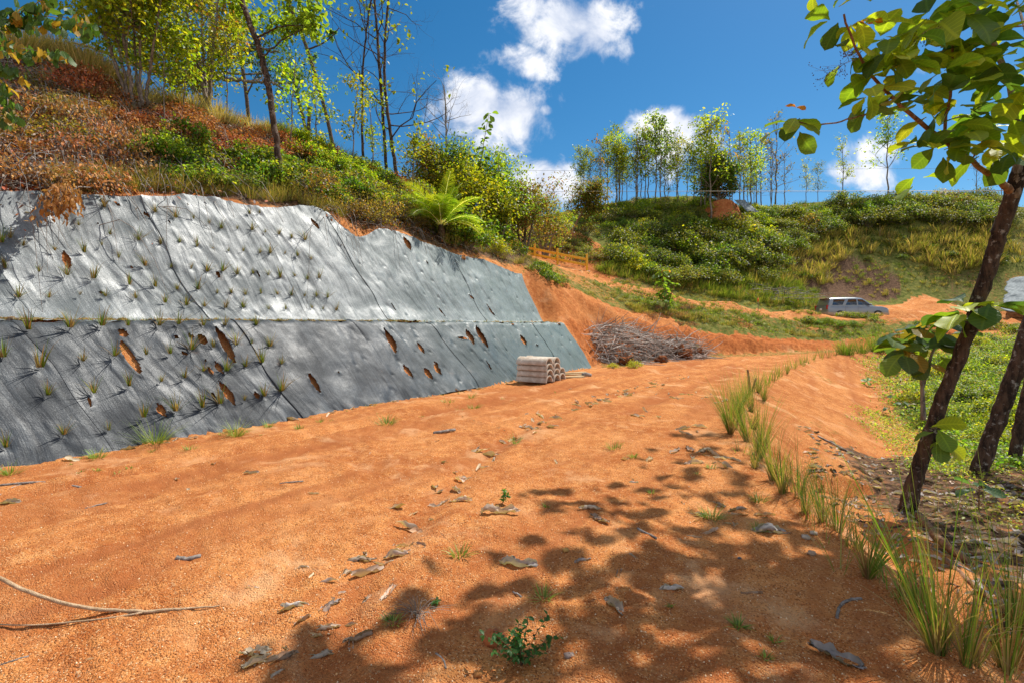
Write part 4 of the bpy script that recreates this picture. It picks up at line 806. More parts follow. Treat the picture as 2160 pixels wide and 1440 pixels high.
for px, py, ln, ang, lab in BIGL:
    p = hit1(px, py); L_m = ln / FPX * p.y; shd = px > 1050
    az = R(ang) * 1.0
    if abs(ang) > 25: az = math.atan2(math.sin(R(ang)) * 2.2, math.cos(R(ang)))
    mb = MB(); litter_leaf(mb, rng, (0, 0, 0), min(L_m * .92, .34), az, cols=GREYC if ('grey' in lab) else LITC, nu=9, nt_=14); o = mb.build('dry_leaf', M_DRY, loc=p + Vector((0, 0, -.012))); tag(o, lab, 'dry leaf')
# scattered smaller leaves, copies of a few curled shapes
LP = []
for k in range(10):
    mb = MB(); litter_leaf(mb, rng, (0, 0, 0), 1.0, 0, nu=5, nt_=8); LP.append(mb)
LPM = {}
def scatter_leaf(x, y, ln, lab, grp):
    k = int(rng.integers(10))
    if k not in LPM: o = LP[k].build('dry_leaf', M_DRY); LPM[k] = o.data
    else: o = bpy.data.objects.new('dry_leaf', LPM[k]); COL.objects.link(o)
    o.location = (x, y, float(height(np.array([x]), np.array([y]))[0]) - .006); o.scale = (ln,) * 3; o.rotation_euler = (rng.normal(0, .2), rng.normal(0, .2), rng.uniform(0, 6.28)); tag(o, lab, 'dry leaf', grp)
for k in range(120):
    t = rng.random() ** .8; x = np.interp(t, np.linspace(0, 1, 6), RUT1[1:7, 0]) + rng.normal(0, .16); y = np.interp(t, np.linspace(0, 1, 6), RUT1[1:7, 1]) + rng.normal(0, .25)
    scatter_leaf(x, y, rng.uniform(.06, .26), 'crumpled pale leaf washed into the line down the middle of the road', 'leaves in the line down the road')
for k in range(46):
    s = rng.uniform(-.5, 16); x, y = WP(s, rng.uniform(-.30, -.04)); scatter_leaf(x, y, rng.uniform(.08, .26), 'dry leaf lying against the foot of the dark fabric', 'leaves along the foot of the fabric')
for k in range(40):
    x = rng.uniform(-4, 5); y = rng.uniform(3, 17)
    if x < (y - 12) * .6 or x > 1.9 + max(0, y - 6) * .45: continue
    scatter_leaf(x, y, rng.uniform(.05, .14), 'small curled leaf loose on the bare road', 'small leaves loose on the road')
for px, py in [(1420, 835), (1440, 828), (1480, 840), (1500, 830), (1530, 845), (1390, 880), (1440, 905), (1470, 908), (1490, 960), (1500, 975), (1455, 945), (1480, 975), (1520, 968), (1380, 800), (1400, 812), (1410, 828), (1430, 840), (1455, 833), (1468, 828), (1490, 838), (1515, 850), (1445, 915), (1475, 900), (1460, 960), (1490, 985), (1505, 955), (1530, 985), (1550, 970), (1425, 950), (1360, 868), (1345, 880)]:
    p = hit1(px, py); scatter_leaf(p.x, p.y, rng.uniform(.12, .28), 'grey leaf in the patches left of the tallest grass clump', 'leaves in patches by the tallest clump')
for px, py in [(1515, 1065), (1540, 1075), (1560, 1085), (1575, 1070), (1590, 1095), (1610, 1088), (1530, 1100), (1550, 1110), (1480, 1085), (1470, 1095), (1455, 1080), (1500, 1120), (1620, 1120), (1440, 1060)]:
    p = hit1(px, py); scatter_leaf(p.x, p.y, rng.uniform(.06, .16), 'broken bit of leaf among the shaded group by the grass tufts', 'broken bits in the shaded group')
for px, py in [(640, 1200), (660, 1215), (700, 1260), (720, 1245), (690, 1285), (610, 1290), (640, 1310), (700, 1320), (735, 1300), (560, 1390), (600, 1370), (540, 1400), (520, 1370), (580, 1400), (740, 1350), (760, 1340), (800, 1180), (770, 1165), (690, 1230)]:
    p = hit1(px, py); scatter_leaf(p.x, p.y, rng.uniform(.04, .13), 'narrow scrap of leaf in the drift running up from the bottom heap', 'scraps in the drift above the bottom heap')
# litter carpet under the trees on the right
mb = MB()
X = rng.uniform(3.2, 11, 5200); Y_ = rng.uniform(1.5, 10, 5200); dRr = -sdist(X, Y_, REDGE); dens_ = (dRr > 1.0) & (rng.random(5200) < np.clip(1.35 - (Y_ - 5) / 4, .0, 1) * np.clip(1.5 - dRr / 6, .1, 1))
X, Y_ = X[dens_], Y_[dens_]; Zh = height(X, Y_)
for x, y, z in zip(X, Y_, Zh): litter_leaf(mb, rng, (x, y, z - .005), rng.uniform(.07, .20), rng.uniform(0, 6.28), nu=4, nt_=6, cols=GREYC + LITC[:4] + [(.12, .09, .07)])
tag(mb.build('leaf_litter', M_DRY), kind='stuff')
# litter on the ledge between the two fabrics
mb = MB()
for k in range(900):
    s = rng.uniform(-8, 7.5) if k < 820 else rng.uniform(7, 16); w = rng.uniform(1.22, 2.0) if k % 3 else rng.uniform(1.2, 1.4); x, y = WP(s, w); z = 1.655 * float(bench(s)) + .04; litter_leaf(mb, rng, (x, y, z + rng.uniform(0, .015)), rng.uniform(.07, .15), rng.uniform(0, 6.28), nu=4, nt_=6, curl=rng.uniform(2, 9), cols=LITC)
tag(mb.build('leaf_litter', M_DRY), kind='stuff')
mb = MB()
for k in range(420):
    s = rng.uniform(-8, 16.2); 
    if rng.random() < .4 and s > 8: continue
    w = rng.uniform(1.15, 1.5); x, y = WP(s, w); blades(mb, rng, 5, rng.uniform(.05, .16), .7, .006, [tuple(GREENS[2] * 1.1), tuple(GREENS[1]), tuple(DRYS[0])], root=(x, y, 1.66 * float(bench(s)) + .03), r0=.04)
tag(mb.build('short_grass', M_GRASS), kind='stuff')
# the long sticks at the left, clear of the ground
def stick(name, lab, lst, mat=M_TWIG, n=7, a=.002, cat='stick'):
    rr = np.random.default_rng(len(lab)); p = np.array([tuple(hit1(q[0], q[1])) + (q[2] / FPX * hit1(q[0], q[1]).y / 2,) if len(q) == 3 else PP(q[0], q[1], q[3]) + (q[2] / FPX * q[3] / 2,) for q in lst])
    p[:, 2] += p[:, 3] * .6; p = wob(rr, p, 0, 2); o0 = p[0, :3].copy(); mb = MB(); mb.tube(p[:, :3] - o0 + rr.normal(0, a, (len(p), 3)), p[:, 3], n); o = mb.build(name, mat, loc=o0); return tag(o, lab, cat)
M_STICK = mat_bark('pale_stick', (.42, .28, .16), (.60, .42, .26), (.35, .22, .12), 20, 1)
st = stick('forked_stick', 'long bent pale stick lifted off the ground at the left edge', [(-120, 1150, 8, 2.75), (0, 1222, 8, 2.68), (60, 1252, 8, 2.66), (150, 1278, 8, 2.66), (240, 1290, 7, 2.68), (330, 1290, 7, 2.70), (400, 1286, 5), (465, 1281, 2)], M_STICK)
p = pline([(-120, 1313, 5, 4), (0, 1316, 2.60, 4), (70, 1319, 2.60, 4), (160, 1310, 2.62, 4.5), (240, 1302, 2.64, 5), (300, 1291, 2.68, 5)][1:]); mb = MB(); p = wob(rng, p, 0, 2); mb.tube(p[:, :3] - np.array(st.location), p[:, 3], 6); mb.build('side_branch', M_STICK, st)
for lab, lst, w in [('short broken piece of bark lying alone on the open road', [(372, 1176), (400, 1175), (424, 1170)], 9), ('thin bleached cane by the foot of the fabric at left, upper of two', [(-20, 1028), (90, 1020), (190, 1011)], 5), ('thin bleached cane forking below the upper one at left', [(-20, 1046), (30, 1030), (60, 1022)], 4), ('pale straight straw on the road left of centre', [(180, 1071), (226, 1059)], 3), ('forked twig near the bottom edge in the middle', [(918, 1386), (940, 1405), (940, 1420)], 4), ('crescent shaped grey twig at the bottom right of the road', [(1766, 1300), (1770, 1272), (1790, 1260), (1818, 1259)], 6),
                    ('short red brown twig in the shade near the bottom right', [(1562, 1251), (1608, 1254)], 5), ('little white twig right of the long brown leaf', [(1082, 1247), (1100, 1262)], 4), ('fallen reddish branch across the litter behind the ditch', [(1940, 1090), (1965, 1125), (1995, 1150), (2040, 1185)], 17), ('long weathered pole lying down the slope under the right trees', [(1995, 1180), (2060, 1240), (2130, 1300)], 12), ('thin grey stick on the grassy slope right of the road', [(1725, 920), (1790, 955)], 4), ('curved thin twig on the litter below the dark pole', [(1985, 1190), (2040, 1190), (2110, 1260)], 5),
                    ('bottom left corner straw, longer of the two', [(0, 1405), (60, 1385)], 4), ('small dark twig on the far side of the road', [(590, 1020), (640, 1014)], 3), ('pale twig in front of the pipe stack', [(915, 915), (960, 908)], 6), ('broken dark twig in the middle shade', [(1345, 1118), (1385, 1136)], 5)]:
    stick('stick', lab, [(a, b, w) for a, b in lst], M_TWIG if 'red' not in lab else M_BARK3)
for lab, lst in [('broken brown stake standing in the grass row at the shoulder', [(1582, 832, 5), (1580, 800, 5), (1577, 780, 4)]), ('short forked stake leaning beside the taller broken one', [(1584, 830, 4), (1592, 808, 4), (1595, 797, 3)])]:
    p0 = hit1(lst[0][0], lst[0][1]); stick('stake', lab, [(a, b, w, p0.y) for a, b, w in lst], M_BARK3, cat='stake')
# tufts and weeds on the road
def tuft(px, py, wpx, lab, n=40, hk=.5, cols=None, grp=None, ww=.006):
    p = hit1(px, py); r = wpx / FPX * p.y / 2; mb = MB(); blades(mb, rng, n, r * 2 * hk, 1.15, ww, cols or [(.15, .26, .03), (.22, .34, .05), (.30, .34, .08)], r0=r * .45, droop=.4, seg=4, jit=.2); o = mb.build('grass_tuft', M_GRASS, loc=p); tag(o, lab, 'grass tuft', grp)
for q in [(498, 918, 62, 'round tuft at the fabric foot, standing alone by itself', 110, .9), (330, 935, 95, 'widest tuft at the fabric foot, left of the round one', 150, .8), (205, 965, 60, 'low tuft at the fabric foot, left of the widest', 70, .5), (20, 1000, 70, 'creeping tuft in the left corner below the fabric', 70, .5), (565, 900, 36, 'small yellowish tuft right of the round one', 50, .7), (630, 910, 40, 'flat tuft on the road right of the round one', 50, .4), (675, 888, 30, 'little tuft near the fabric foot beyond the flat one', 30, .5), (815, 900, 80, 'broad flat tuft in the road in front of the fabric', 110, .35), (945, 852, 50, 'small tuft beyond the broad flat one', 50, .3), (1000, 860, 60, 'tuft with dry leaves on the road near the pipes', 60, .3), (995, 842, 34, 'tiny bright tuft on the road nearest the pipes', 40, .5), (400, 950, 60, 'thin creeping grass right of the widest tuft', 40, .3), (272, 990, 26, 'speck of grass below the fabric', 20, .4),
          (1088, 935, 24, 'upright thin tuft in the row of pale leaves', 26, 1.6), (1295, 945, 60, 'low tuft at the left rim of the tree shade', 60, .4), (1335, 965, 40, 'second low tuft at the left rim of the tree shade', 40, .4), (1375, 1040, 30, 'small tuft inside the upper shade', 30, .5), (1152, 1068, 22, 'tiny yellow green tuft at the shade tip', 22, .5), (1500, 1090, 75, 'green tuft in the shaded group of leaves', 80, .5), (1600, 1055, 60, 'dark green tuft right above the shaded group', 60, .5), (1600, 1115, 60, 'green tuft between curled leaves at the shaded group', 50, .4), (970, 1170, 80, 'thin half dry tuft in the middle foreground', 46, .4), (1145, 1262, 60, 'spreading tuft with straw stalks in the foreground shade', 40, .7), (1413, 1283, 18, 'tiny light green sprig in a sun fleck', 16, .7), (1558, 1325, 46, 'round fine tuft near the bottom in the shade', 60, .7), (1635, 1350, 40, 'small broad bladed weed near the bottom right', 26, .5), (1615, 1385, 40, 'yellowish tuft beside the torn upright leaf', 30, .5), (830, 1315, 70, 'straggling tuft above the bottom heap', 40, .4), (1890, 1260, 40, 'small leafy sprig by the pale hooked straw', 20, .4), (1585, 960, 30, 'dark little tuft by the shoulder bend', 30, .5), (1500, 985, 34, 'yellow tuft below the dark leaf bundle', 30, .5), (1470, 1000, 30, 'green speck left of the yellow tuft', 20, .4)]:
    tuft(*q)
for k in range(46):
    px = rng.uniform(120, 1180); f = np.interp(px, [0, 300, 640, 900, 1240], [985, 940, 868, 820, 775]); py = f + rng.uniform(6, 60) * (1 if rng.random() < .6 else .3)
    tuft(px, py, rng.uniform(8, 22), 'tiny sprig on the road near the fabric foot', 10, .6, grp='tiny sprigs along the fabric side')
def weed(px, py, hpx, lab, n, seed, cols, lsz, spread=.5):
    r_ = np.random.default_rng(seed); b = hit1(px, py); h = hpx / FPX * b.y; root = empty('weed', b); tag(root, lab, 'weed'); mb = MB(); lf = MB()
    for k in range(n):
        a = r_.random() * 6.28; e = np.array([math.cos(a) * h * spread * r_.random(), math.sin(a) * h * spread * r_.random(), h * r_.uniform(.5, 1)]); s_ = wob(r_, np.array([(0, 0, 0), e * .5 + (0, 0, h * .1), e]), .002, 2); mb.tube(s_, .0018, 4)
        q = s_[2:]; q = np.repeat(q, 3, 0); dd = r_.normal(0, 1, (len(q), 3)); dd[:, 2] = .3; leaves(lf, r_, q, dd, lsz, cols, width=.5)
    mb.build('stem', M_BARK3, root); lf.build('foliage', M_LEAF, root)
weed(1060, 1062, 36, 'small green seedling with paired leaflets above the large curled leaf', 3, 3, [(.13, .27, .04)], .035, .4)
weed(1100, 1405, 90, 'straggly weed with small dark green leaves near the bottom', 16, 4, [(.06, .15, .03), (.09, .2, .05)], .028, 1.0)
weed(920, 1275, 16, 'single bright green sprout beside the wiry dead weed', 1, 5, [(.10, .28, .08)], .03)
r_ = np.random.default_rng(9); b = hit1(880, 1300); mb = MB()
for k in range(60): a = r_.random() * 6.28; L1 = r_.uniform(.06, .22); mb.tube(wob(r_, np.array([(0, 0, .01), (math.cos(a) * L1 * .5, math.sin(a) * L1 * .5, r_.uniform(.02, .1)), (math.cos(a) * L1, math.sin(a) * L1, r_.uniform(0, .06))]), .004, 1), .0011, 3)
tag(mb.build('dead_weed', M_TWIG, loc=b), 'wiry grey dead weed in the foreground left of the shade', 'weed')
mb = MB(); b = hit1(1070, 1352)
for k in range(26): a = r_.normal(0, 1, 3) * (.035, .028, .008); rad = r_.uniform(.008, .02); v = r_.normal(0, 1, (12, 3)); v /= np.linalg.norm(v, axis=1)[:, None]
for k, (px, py, sz, lab) in enumerate([(1040, 1352, .055, 'red soil clod in the sunlit foreground'), (1193, 1163, .022, 'yellow pebble at the edge of the shade'), (1200, 1390, .02, 'grey pink pebble near the bottom'), (1716, 1123, .025, 'pale round stone by the ditch, right one'), (1700, 1133, .028, 'pale round stone by the ditch, left one'), (1712, 1168, .026, 'tan stone below the two pale ones'), (1560, 1176, .012, 'small blue pebble in the shade'), (958, 822, .09, 'dark clod at the fabric foot'), (1008, 1422, .02, 'little orange stone at the bottom')]):
    r_ = np.random.default_rng(300 + k); bm = bmesh_ico(r_, sz) if False else None
    p = hit1(px, py); th = np.linspace(0, math.pi, 7); ph = np.linspace(0, 2 * math.pi, 10)[:-1]; v = []
    for t in th:
        for f in ph: rr_ = sz * (1 + .22 * math.sin(3 * f + t * 4 + k) + r_.normal(0, .06)); v.append((rr_ * math.sin(t) * math.cos(f) * 1.2, rr_ * math.sin(t) * math.sin(f), rr_ * .65 * math.cos(t)))
    i = np.arange(6)[:, None] * 9; j = np.arange(9)[None]; j2 = (j + 1) % 9; mb = MB(); mb.add(v, np.stack([i + j, i + 9 + j, i + 9 + j2, i + j2], -1).reshape(-1, 4), (1, 1, 1))
    c = [(.45, .12, .03), (.55, .3, .08), (.35, .25, .2), (.5, .4, .3), (.5, .4, .3), (.45, .3, .2), (.1, .1, .12), (.12, .06, .03), (.5, .2, .05)][k]; o = mb.build('stone', mat_plain('stone_%s' % 'abcdefghi'[k], c, .9, c2=tuple(q * .7 for q in c), sc=30, bmp=.4), loc=p + Vector((0, 0, sz * .35))); tag(o, lab, 'stone')
# loose grit near the camera
n = 42000; Yg = 1.7 + 8.5 * rng.random(n) ** 1.6; Xg = (rng.random(n) * 2.3 - 1.15) * Yg; ok = (-sdist(Xg, Yg, REDGE) < 1.0) & (sdist(Xg, Yg, FOOT) < -.05); Xg, Yg = Xg[ok], Yg[ok]; n = len(Xg); Zg = height(Xg, Yg)
sz = .0022 + .0045 * rng.random(n) ** 3; base = np.array([(1, 0, 0), (-.5, .87, 0), (-.5, -.87, 0), (0, 0, 1), (0, 0, -.6)]); V = base[None] * sz[:, None, None] * (1 + rng.normal(0, .3, (n, 5, 1))); a = rng.random(n) * 6.28
V = np.stack([V[..., 0] * np.cos(a)[:, None] - V[..., 1] * np.sin(a)[:, None], V[..., 0] * np.sin(a)[:, None] + V[..., 1] * np.cos(a)[:, None], V[..., 2]], -1) + np.stack([Xg, Yg, Zg + .001], 1)[:, None]
F = np.array([(0, 1, 3), (1, 2, 3), (2, 0, 3), (1, 0, 4), (2, 1, 4), (0, 2, 4)]); mb = MB(); pal = np.array([(.62, .26, .09), (.75, .42, .18), (.42, .13, .04), (.8, .6, .38), (.55, .2, .06)])
mb.add(V.reshape(-1, 3), (np.arange(n)[:, None, None] * 5 + F[None]).reshape(-1, 3), np.repeat(pal[rng.integers(0, 5, n)], 5, 0)); tag(mb.build('gravel', mat_leaf('grit', 0, .9, .1, False, 0), smooth=False), kind='stuff')

# ------------------------------------------------------------------ trees and shrubs
YG = [(.30, .38, .02), (.40, .45, .03), (.20, .28, .02), (.46, .42, .03), (.15, .23, .02)]
MG = [(.10, .17, .018), (.15, .23, .022), (.20, .27, .03), (.07, .12, .018), (.25, .25, .03)]
DG = [(.07, .11, .018), (.11, .16, .022), (.15, .18, .03), (.19, .17, .04), (.22, .22, .06)]
CO = [(.38, .12, .05), (.48, .18, .075), (.28, .09, .04), (.42, .16, .06), (.55, .27, .14)]
BR = [(.52, .23, .07), (.40, .16, .05), (.58, .31, .12), (.30, .12, .04), (.46, .21, .08)]
OL = [(.22, .17, .04), (.16, .15, .03), (.28, .22, .05), (.12, .10, .03), (.30, .17, .04)]
def grow(mb, rng, start, d, ln, r, depth, anchors, up=.25, nch=4, wig=.25, n=5, sides=5):
    pts = [np.array(start, float)]; d = np.array(d, float); d /= np.linalg.norm(d)
    for i in range(n):
        d = d + rng.normal(0, wig, 3) / n ** .5 + np.array([0, 0, up / n]); d /= np.linalg.norm(d); pts.append(pts[-1] + d * ln / n)
    pts = np.array(pts); rad = np.linspace(r, r * (.35 if depth else .25), n + 1); mb.tube(pts, rad, sides if depth > 1 else 4 if depth else 3, cap=False)
    if depth == 0: anchors += [(p, d) for p in pts[2:]]; return
    for k in range(nch):
        t = rng.uniform(.3, 1.0); i = int(t * n); i = min(i, n - 1); p = pts[i] + (pts[i + 1] - pts[i]) * (t * n - i)
        a = rng.normal(0, 1, 3); a -= a @ d * d; a /= np.linalg.norm(a) + 1e-9; nd = d * rng.uniform(.5, 1.0) + a * rng.uniform(.5, 1.0) + np.array([0, 0, up * .5])
        grow(mb, rng, p, nd, ln * rng.uniform(.45, .7), rad[i] * .55, depth - 1, anchors, up, nch, wig, n, sides)
    anchors.append((pts[-1], d))
def leafy(lf, rng, anchors, per, size, cols, jit=.12, droop=.3, width=.5, keep=1.0):
    if not anchors: return
    P_ = np.array([a[0] for a in anchors]); D_ = np.array([a[1] for a in anchors])
    if keep < 1: m = rng.random(len(P_)) < keep; P_, D_ = P_[m], D_[m]
    if not len(P_): return
    P_ = np.repeat(P_, per, 0); D_ = np.repeat(D_, per, 0); d = D_ * .4 + rng.normal(0, .8, D_.shape); leaves(lf, rng, P_ + rng.normal(0, jit, P_.shape), d, size, cols, droop=droop, width=width)
def px_tree(name, label, trunks, seed, nbr=14, blen=1.6, depth=2, per=5, lsz=.12, cols=YG, lo=.45, hi=1.0, keep=1.0, bark=M_BARK2, up=.3, jit=.14, cat='tree', nch=4, wig=.25, out=.9, droop=.3, width=.5, extra=None, tips=True, group=None):
    rng = np.random.default_rng(seed); base = np.array(PP(*trunks[0][0][:3])); root = empty(name, base); tag(root, label, cat, group); anchors = []; bm_ = MB()
    for lst in trunks:
        p = pline(lst); p[:, :3] -= base; p = wob(rng, p, 0, 3); p[:, :3] += rng.normal(0, .012, (len(p), 3)); mb = MB(); mb.tube(p[:, :3], p[:, 3], 9); mb.build('trunk', bark, root)
        n = len(p)
        for k in range(max(1, nbr // len(trunks))):
            t = rng.uniform(lo, hi); i = min(int(t * (n - 1)), n - 2); d = p[i + 1, :3] - p[i, :3]; d /= np.linalg.norm(d) + 1e-9; a = rng.normal(0, 1, 3); a[2] *= .3; a /= np.linalg.norm(a)
            grow(bm_, rng, p[i, :3], d * .6 + a * out, blen * rng.uniform(.5, 1.1) * (1.2 - .5 * t), max(p[i, 3] * .45, .008), depth, anchors, up, nch, wig)
        if tips: anchors.append((p[-1, :3], d))
    if extra: extra(rng, base, bm_, anchors)
    bm_.build('branch', bark, root); lf = MB(); leafy(lf, rng, anchors, per, lsz, cols, jit, droop, width, keep)
    if lf.v: lf.build('crown', M_LEAF, root)
    return root
def HP(px, py): h = hit1(px, py); return h.y
# two multi-stemmed trees on the left slope
Y1 = HP(285, 238)
px_tree('multistem_tree', 'yellow green tree of many thin grey stems, leftmost standing on the brown slope',
    [[(278, 242, Y1, 11), (262, 190, Y1, 9), (235, 110, Y1, 8), (205, 20, Y1 - .2, 7), (180, -90, Y1 - .3, 5)], [(283, 242, Y1, 11), (278, 180, Y1, 9), (262, 90, Y1 - .2, 8), (250, -20, Y1, 6), (240, -110, Y1, 5)], [(300, 225, Y1, 7), (292, 130, Y1, 6), (298, 20, Y1, 5), (300, -80, Y1, 4)], [(307, 225, Y1 + .2, 8), (316, 150, Y1 + .2, 7), (330, 60, Y1, 6), (345, -40, Y1, 5), (350, -120, Y1, 4)], [(272, 240, Y1, 8), (268, 170, Y1, 7), (240, 60, Y1 + .2, 6), (226, -60, Y1 + .2, 4)], [(298, 228, Y1, 7), (284, 150, Y1 + .3, 6), (283, 40, Y1 + .4, 5), (275, -90, Y1 + .4, 4)]],
    11, nbr=52, blen=1.7, per=4, lsz=.12, cols=YG, lo=.42, up=.15, keep=.85, jit=.2)
Y2 = HP(438, 238)
px_tree('multistem_tree', 'second many-stemmed tree, olive and orange leaves mixed, right of the yellow green one',
    [[(436, 244, Y2, 14), (434, 205, Y2, 10), (420, 140, Y2, 7), (400, 60, Y2, 6), (380, -60, Y2, 5)], [(442, 240, Y2, 10), (443, 180, Y2, 8), (450, 90, Y2, 6), (460, 0, Y2, 5), (470, -80, Y2, 4)], [(433, 240, Y2, 7), (420, 200, Y2, 6), (400, 170, Y2, 5), (370, 140, Y2, 4)], [(440, 236, Y2, 7), (430, 150, Y2 + .2, 6), (425, 40, Y2 + .2, 5), (428, -70, Y2 + .2, 4)]],
    12, nbr=38, blen=1.8, per=4, lsz=.12, keep=.75, cols=YG + [(.30, .16, .03), (.22, .20, .03), (.16, .20, .02)], lo=.35, up=.15, jit=.16)
Y3 = 22.0
def big_limbs(rng, base, bm_, anchors):
    for lst in [[(440, 160, Y3, 17), (330, 155, Y3, 12), (250, 125, Y3, 10), (195, 98, Y3, 8), (140, 90, Y3, 4)], [(430, 168, Y3, 14), (360, 160, Y3 - 1, 10), (310, 148, Y3 - 1.4, 6)], [(450, 160, Y3, 12), (520, 175, Y3, 8), (570, 170, Y3, 6), (600, 190, Y3, 3)], [(445, 120, Y3, 12), (520, 100, Y3, 8), (590, 110, Y3, 4)], [(440, 100, Y3, 12), (350, 60, Y3, 8), (260, 60, Y3, 4)]]:
        p = pline(lst); p[:, :3] -= base; p = wob(rng, p, .03, 3); bm_.tube(p[:, :3], p[:, 3], 8)
        for k in range(9):
            i = rng.integers(len(p) // 3, len(p)); a = rng.normal(0, 1, 3); a[2] = abs(a[2]) * .5; grow(bm_, rng, p[i, :3], a, rng.uniform(.8, 1.9), max(p[i, 3] * .4, .015), 2, anchors, .2, 4)
px_tree('spreading_tree', 'wide tree behind the ridge with long horizontal grey limbs', [[(425, 270, Y3, 26), (438, 200, Y3, 22), (445, 130, Y3, 18), (450, 20, Y3, 12), (440, -60, Y3, 8)]], 13, nbr=8, blen=2.6, per=4, lsz=.14, keep=.5, cols=[(.06, .12, .025), (.09, .16, .03), (.12, .20, .03), (.05, .09, .02)], lo=.4, extra=big_limbs, jit=.2)
Y4 = HP(522, 246)
px_tree('slender_tree', 'thin pole-like tree with a forked top, just left of the leaning dark trunk', [[(525, 256, Y4, 9), (520, 200, Y4, 8), (510, 130, Y4, 9), (497, 70, Y4, 9), (480, 0, Y4, 8), (470, -80, Y4, 6)], [(497, 68, Y4, 5), (503, 30, Y4, 5), (506, -40, Y4, 4)], [(521, 200, Y4, 4), (540, 160, Y4, 3), (548, 150, Y4, 2)]], 14, nbr=8, blen=1.0, per=5, lsz=.13, cols=YG, lo=.55, keep=.6, bark=M_BARK)
Y5 = HP(596, 404)
px_tree('leaning_tree', 'tall curved dark trunk leaning left, growing from the rim above the fabric', [[(597, 420, Y5, 17), (592, 380, Y5, 15), (583, 300, Y5, 14), (572, 220, Y5 + .1, 14), (563, 160, Y5 + .2, 15), (548, 105, Y5 + .3, 13), (530, 60, Y5 + .3, 13), (508, 0, Y5 + .4, 13), (490, -90, Y5 + .5, 11)], [(541, 82, Y5 + .3, 5), (575, 62, Y5, 4), (600, 52, Y5 - .2, 3), (640, 55, Y5 - .3, 2)], [(556, 120, Y5 + .2, 4), (600, 80, Y5 + .4, 3), (640, 60, Y5 + .6, 2)]], 15, nbr=9, blen=.9, per=5, lsz=.16, cols=[(.20, .30, .03), (.28, .36, .04), (.14, .22, .02)], lo=.6, keep=.45, bark=M_BARK, tips=False)
Y6 = HP(703, 312)
def teak_bits(pts):
    def f(rng, base, bm_, anchors):
        for (px, py, Y, n, s) in pts:
            c = np.array(PP(px, py, Y)) - base
            for k in range(n): anchors.append((c + rng.normal(0, s, 3), rng.normal(0, 1, 3)))
    return f
px_tree('slender_tree', 'dark thin trunk with bright green leaf bunches hanging near its top', [[(704, 320, Y6, 9), (695, 270, Y6, 8), (680, 210, Y6, 8), (660, 140, Y6, 9), (640, 80, Y6, 8), (615, 25, Y6, 7), (590, -60, Y6, 6)], [(650, 105, Y6, 4), (690, 90, Y6, 3), (715, 60, Y6, 2)]], 16, nbr=6, blen=1.2, per=7, lsz=.30, cols=[(.17, .28, .03), (.25, .34, .04), (.10, .17, .02)], lo=.5, keep=.25, bark=M_BARK, width=.65, extra=teak_bits([(640, 30, Y6, 8, .3), (660, 50, Y6, 7, .25), (700, 15, Y6, 6, .25), (690, 135, Y6 - .3, 10, .3), (715, 160, Y6 - .3, 12, .35), (735, 200, Y6 - .3, 8, .3), (600, 12, Y6, 8, .3), (705, 190, Y6, 8, .3), (575, 30, Y6, 6, .3)]))
Y7 = HP(650, 296)
px_tree('broken_tree', 'broken leafless stump with two jagged uprights on the ridge', [[(650, 308, Y7, 9), (651, 270, Y7, 9), (653, 225, Y7, 7)], [(650, 300, Y7, 7), (640, 250, Y7, 7), (630, 215, Y7, 6), (618, 182, Y7, 3)], [(640, 245, Y7, 4), (628, 205, Y7, 3), (628, 160, Y7, 2)]], 17, nbr=5, blen=.5, depth=1, per=1, keep=0.0, bark=M_BARK)
Y8 = HP(838, 372) - 1
px_tree('bare_tree', 'tall nearly leafless tree with fine dark twigs and two forked trunks', [[(838, 385, Y8, 8), (830, 320, Y8, 8), (818, 250, Y8, 7), (808, 150, Y8, 6), (815, 60, Y8, 5), (822, -50, Y8, 4)], [(815, 355, Y8 + .4, 7), (808, 240, Y8, 7), (798, 120, Y8, 6), (792, 20, Y8, 5), (785, -60, Y8, 4)], [(765, 330, Y8, 6), (763, 230, Y8, 5), (765, 130, Y8, 4), (778, 30, Y8, 4), (790, -50, Y8, 3)]], 18, nbr=34, blen=3.2, depth=3, per=3, lsz=.2, cols=[(.30, .34, .03), (.24, .30, .03)], lo=.25, keep=.022, bark=M_BARK, up=.35, nch=3, wig=.5, width=.6)
Y9 = 27.0
px_tree('bare_tree', 'small pale leafless sapling seen against the middle cloud', [[(942, 340, Y9, 4), (941, 280, Y9, 4), (940, 220, Y9, 3), (936, 180, Y9, 2)]], 19, nbr=12, blen=2.0, depth=2, per=1, keep=0, bark=M_TWIG, lo=.2, up=.35, wig=.45)
Y10 = 25.0
def teak_small(label, px, base_y, top_y, Y, seed, lsz=.4, n=9, lean=0):
    r = np.random.default_rng(seed); pts = [(px + lean * t + 3 * math.sin(5 * t), base_y + (top_y - base_y) * t) for t in np.linspace(0, 1, n)]; base = np.array(PP(px, base_y, Y)); root = empty('teak_sapling', base); tag(root, label, 'sapling')
    p = np.array([PP(a, b, Y) + (.03 * (1 - i / n) + .008,) for i, (a, b) in enumerate(pts)]); p[:, :3] -= base; mb = MB(); mb.tube(wob(r, p, 0, 1)[:, :3], wob(r, p, 0, 1)[:, 3], 6); mb.build('stem', M_BARK3, root); lf = MB()
    for q in p[2:]: cluster(lf, r, q[:3], 5, lsz * r.uniform(.7, 1.1), .06, [(.14, .24, .03), (.20, .32, .04), (.09, .16, .03)])
    lf.build('foliage', M_TEAK, root, uvattr=True)
teak_small('upright leafy shoot rising against the cloud above the bushes', 985, 480, 240, 25, 31, .42, 14, 50)
teak_small('short drooping leafy shoot right of the upright one', 1040, 500, 325, 24, 32, .42, 10, 16)
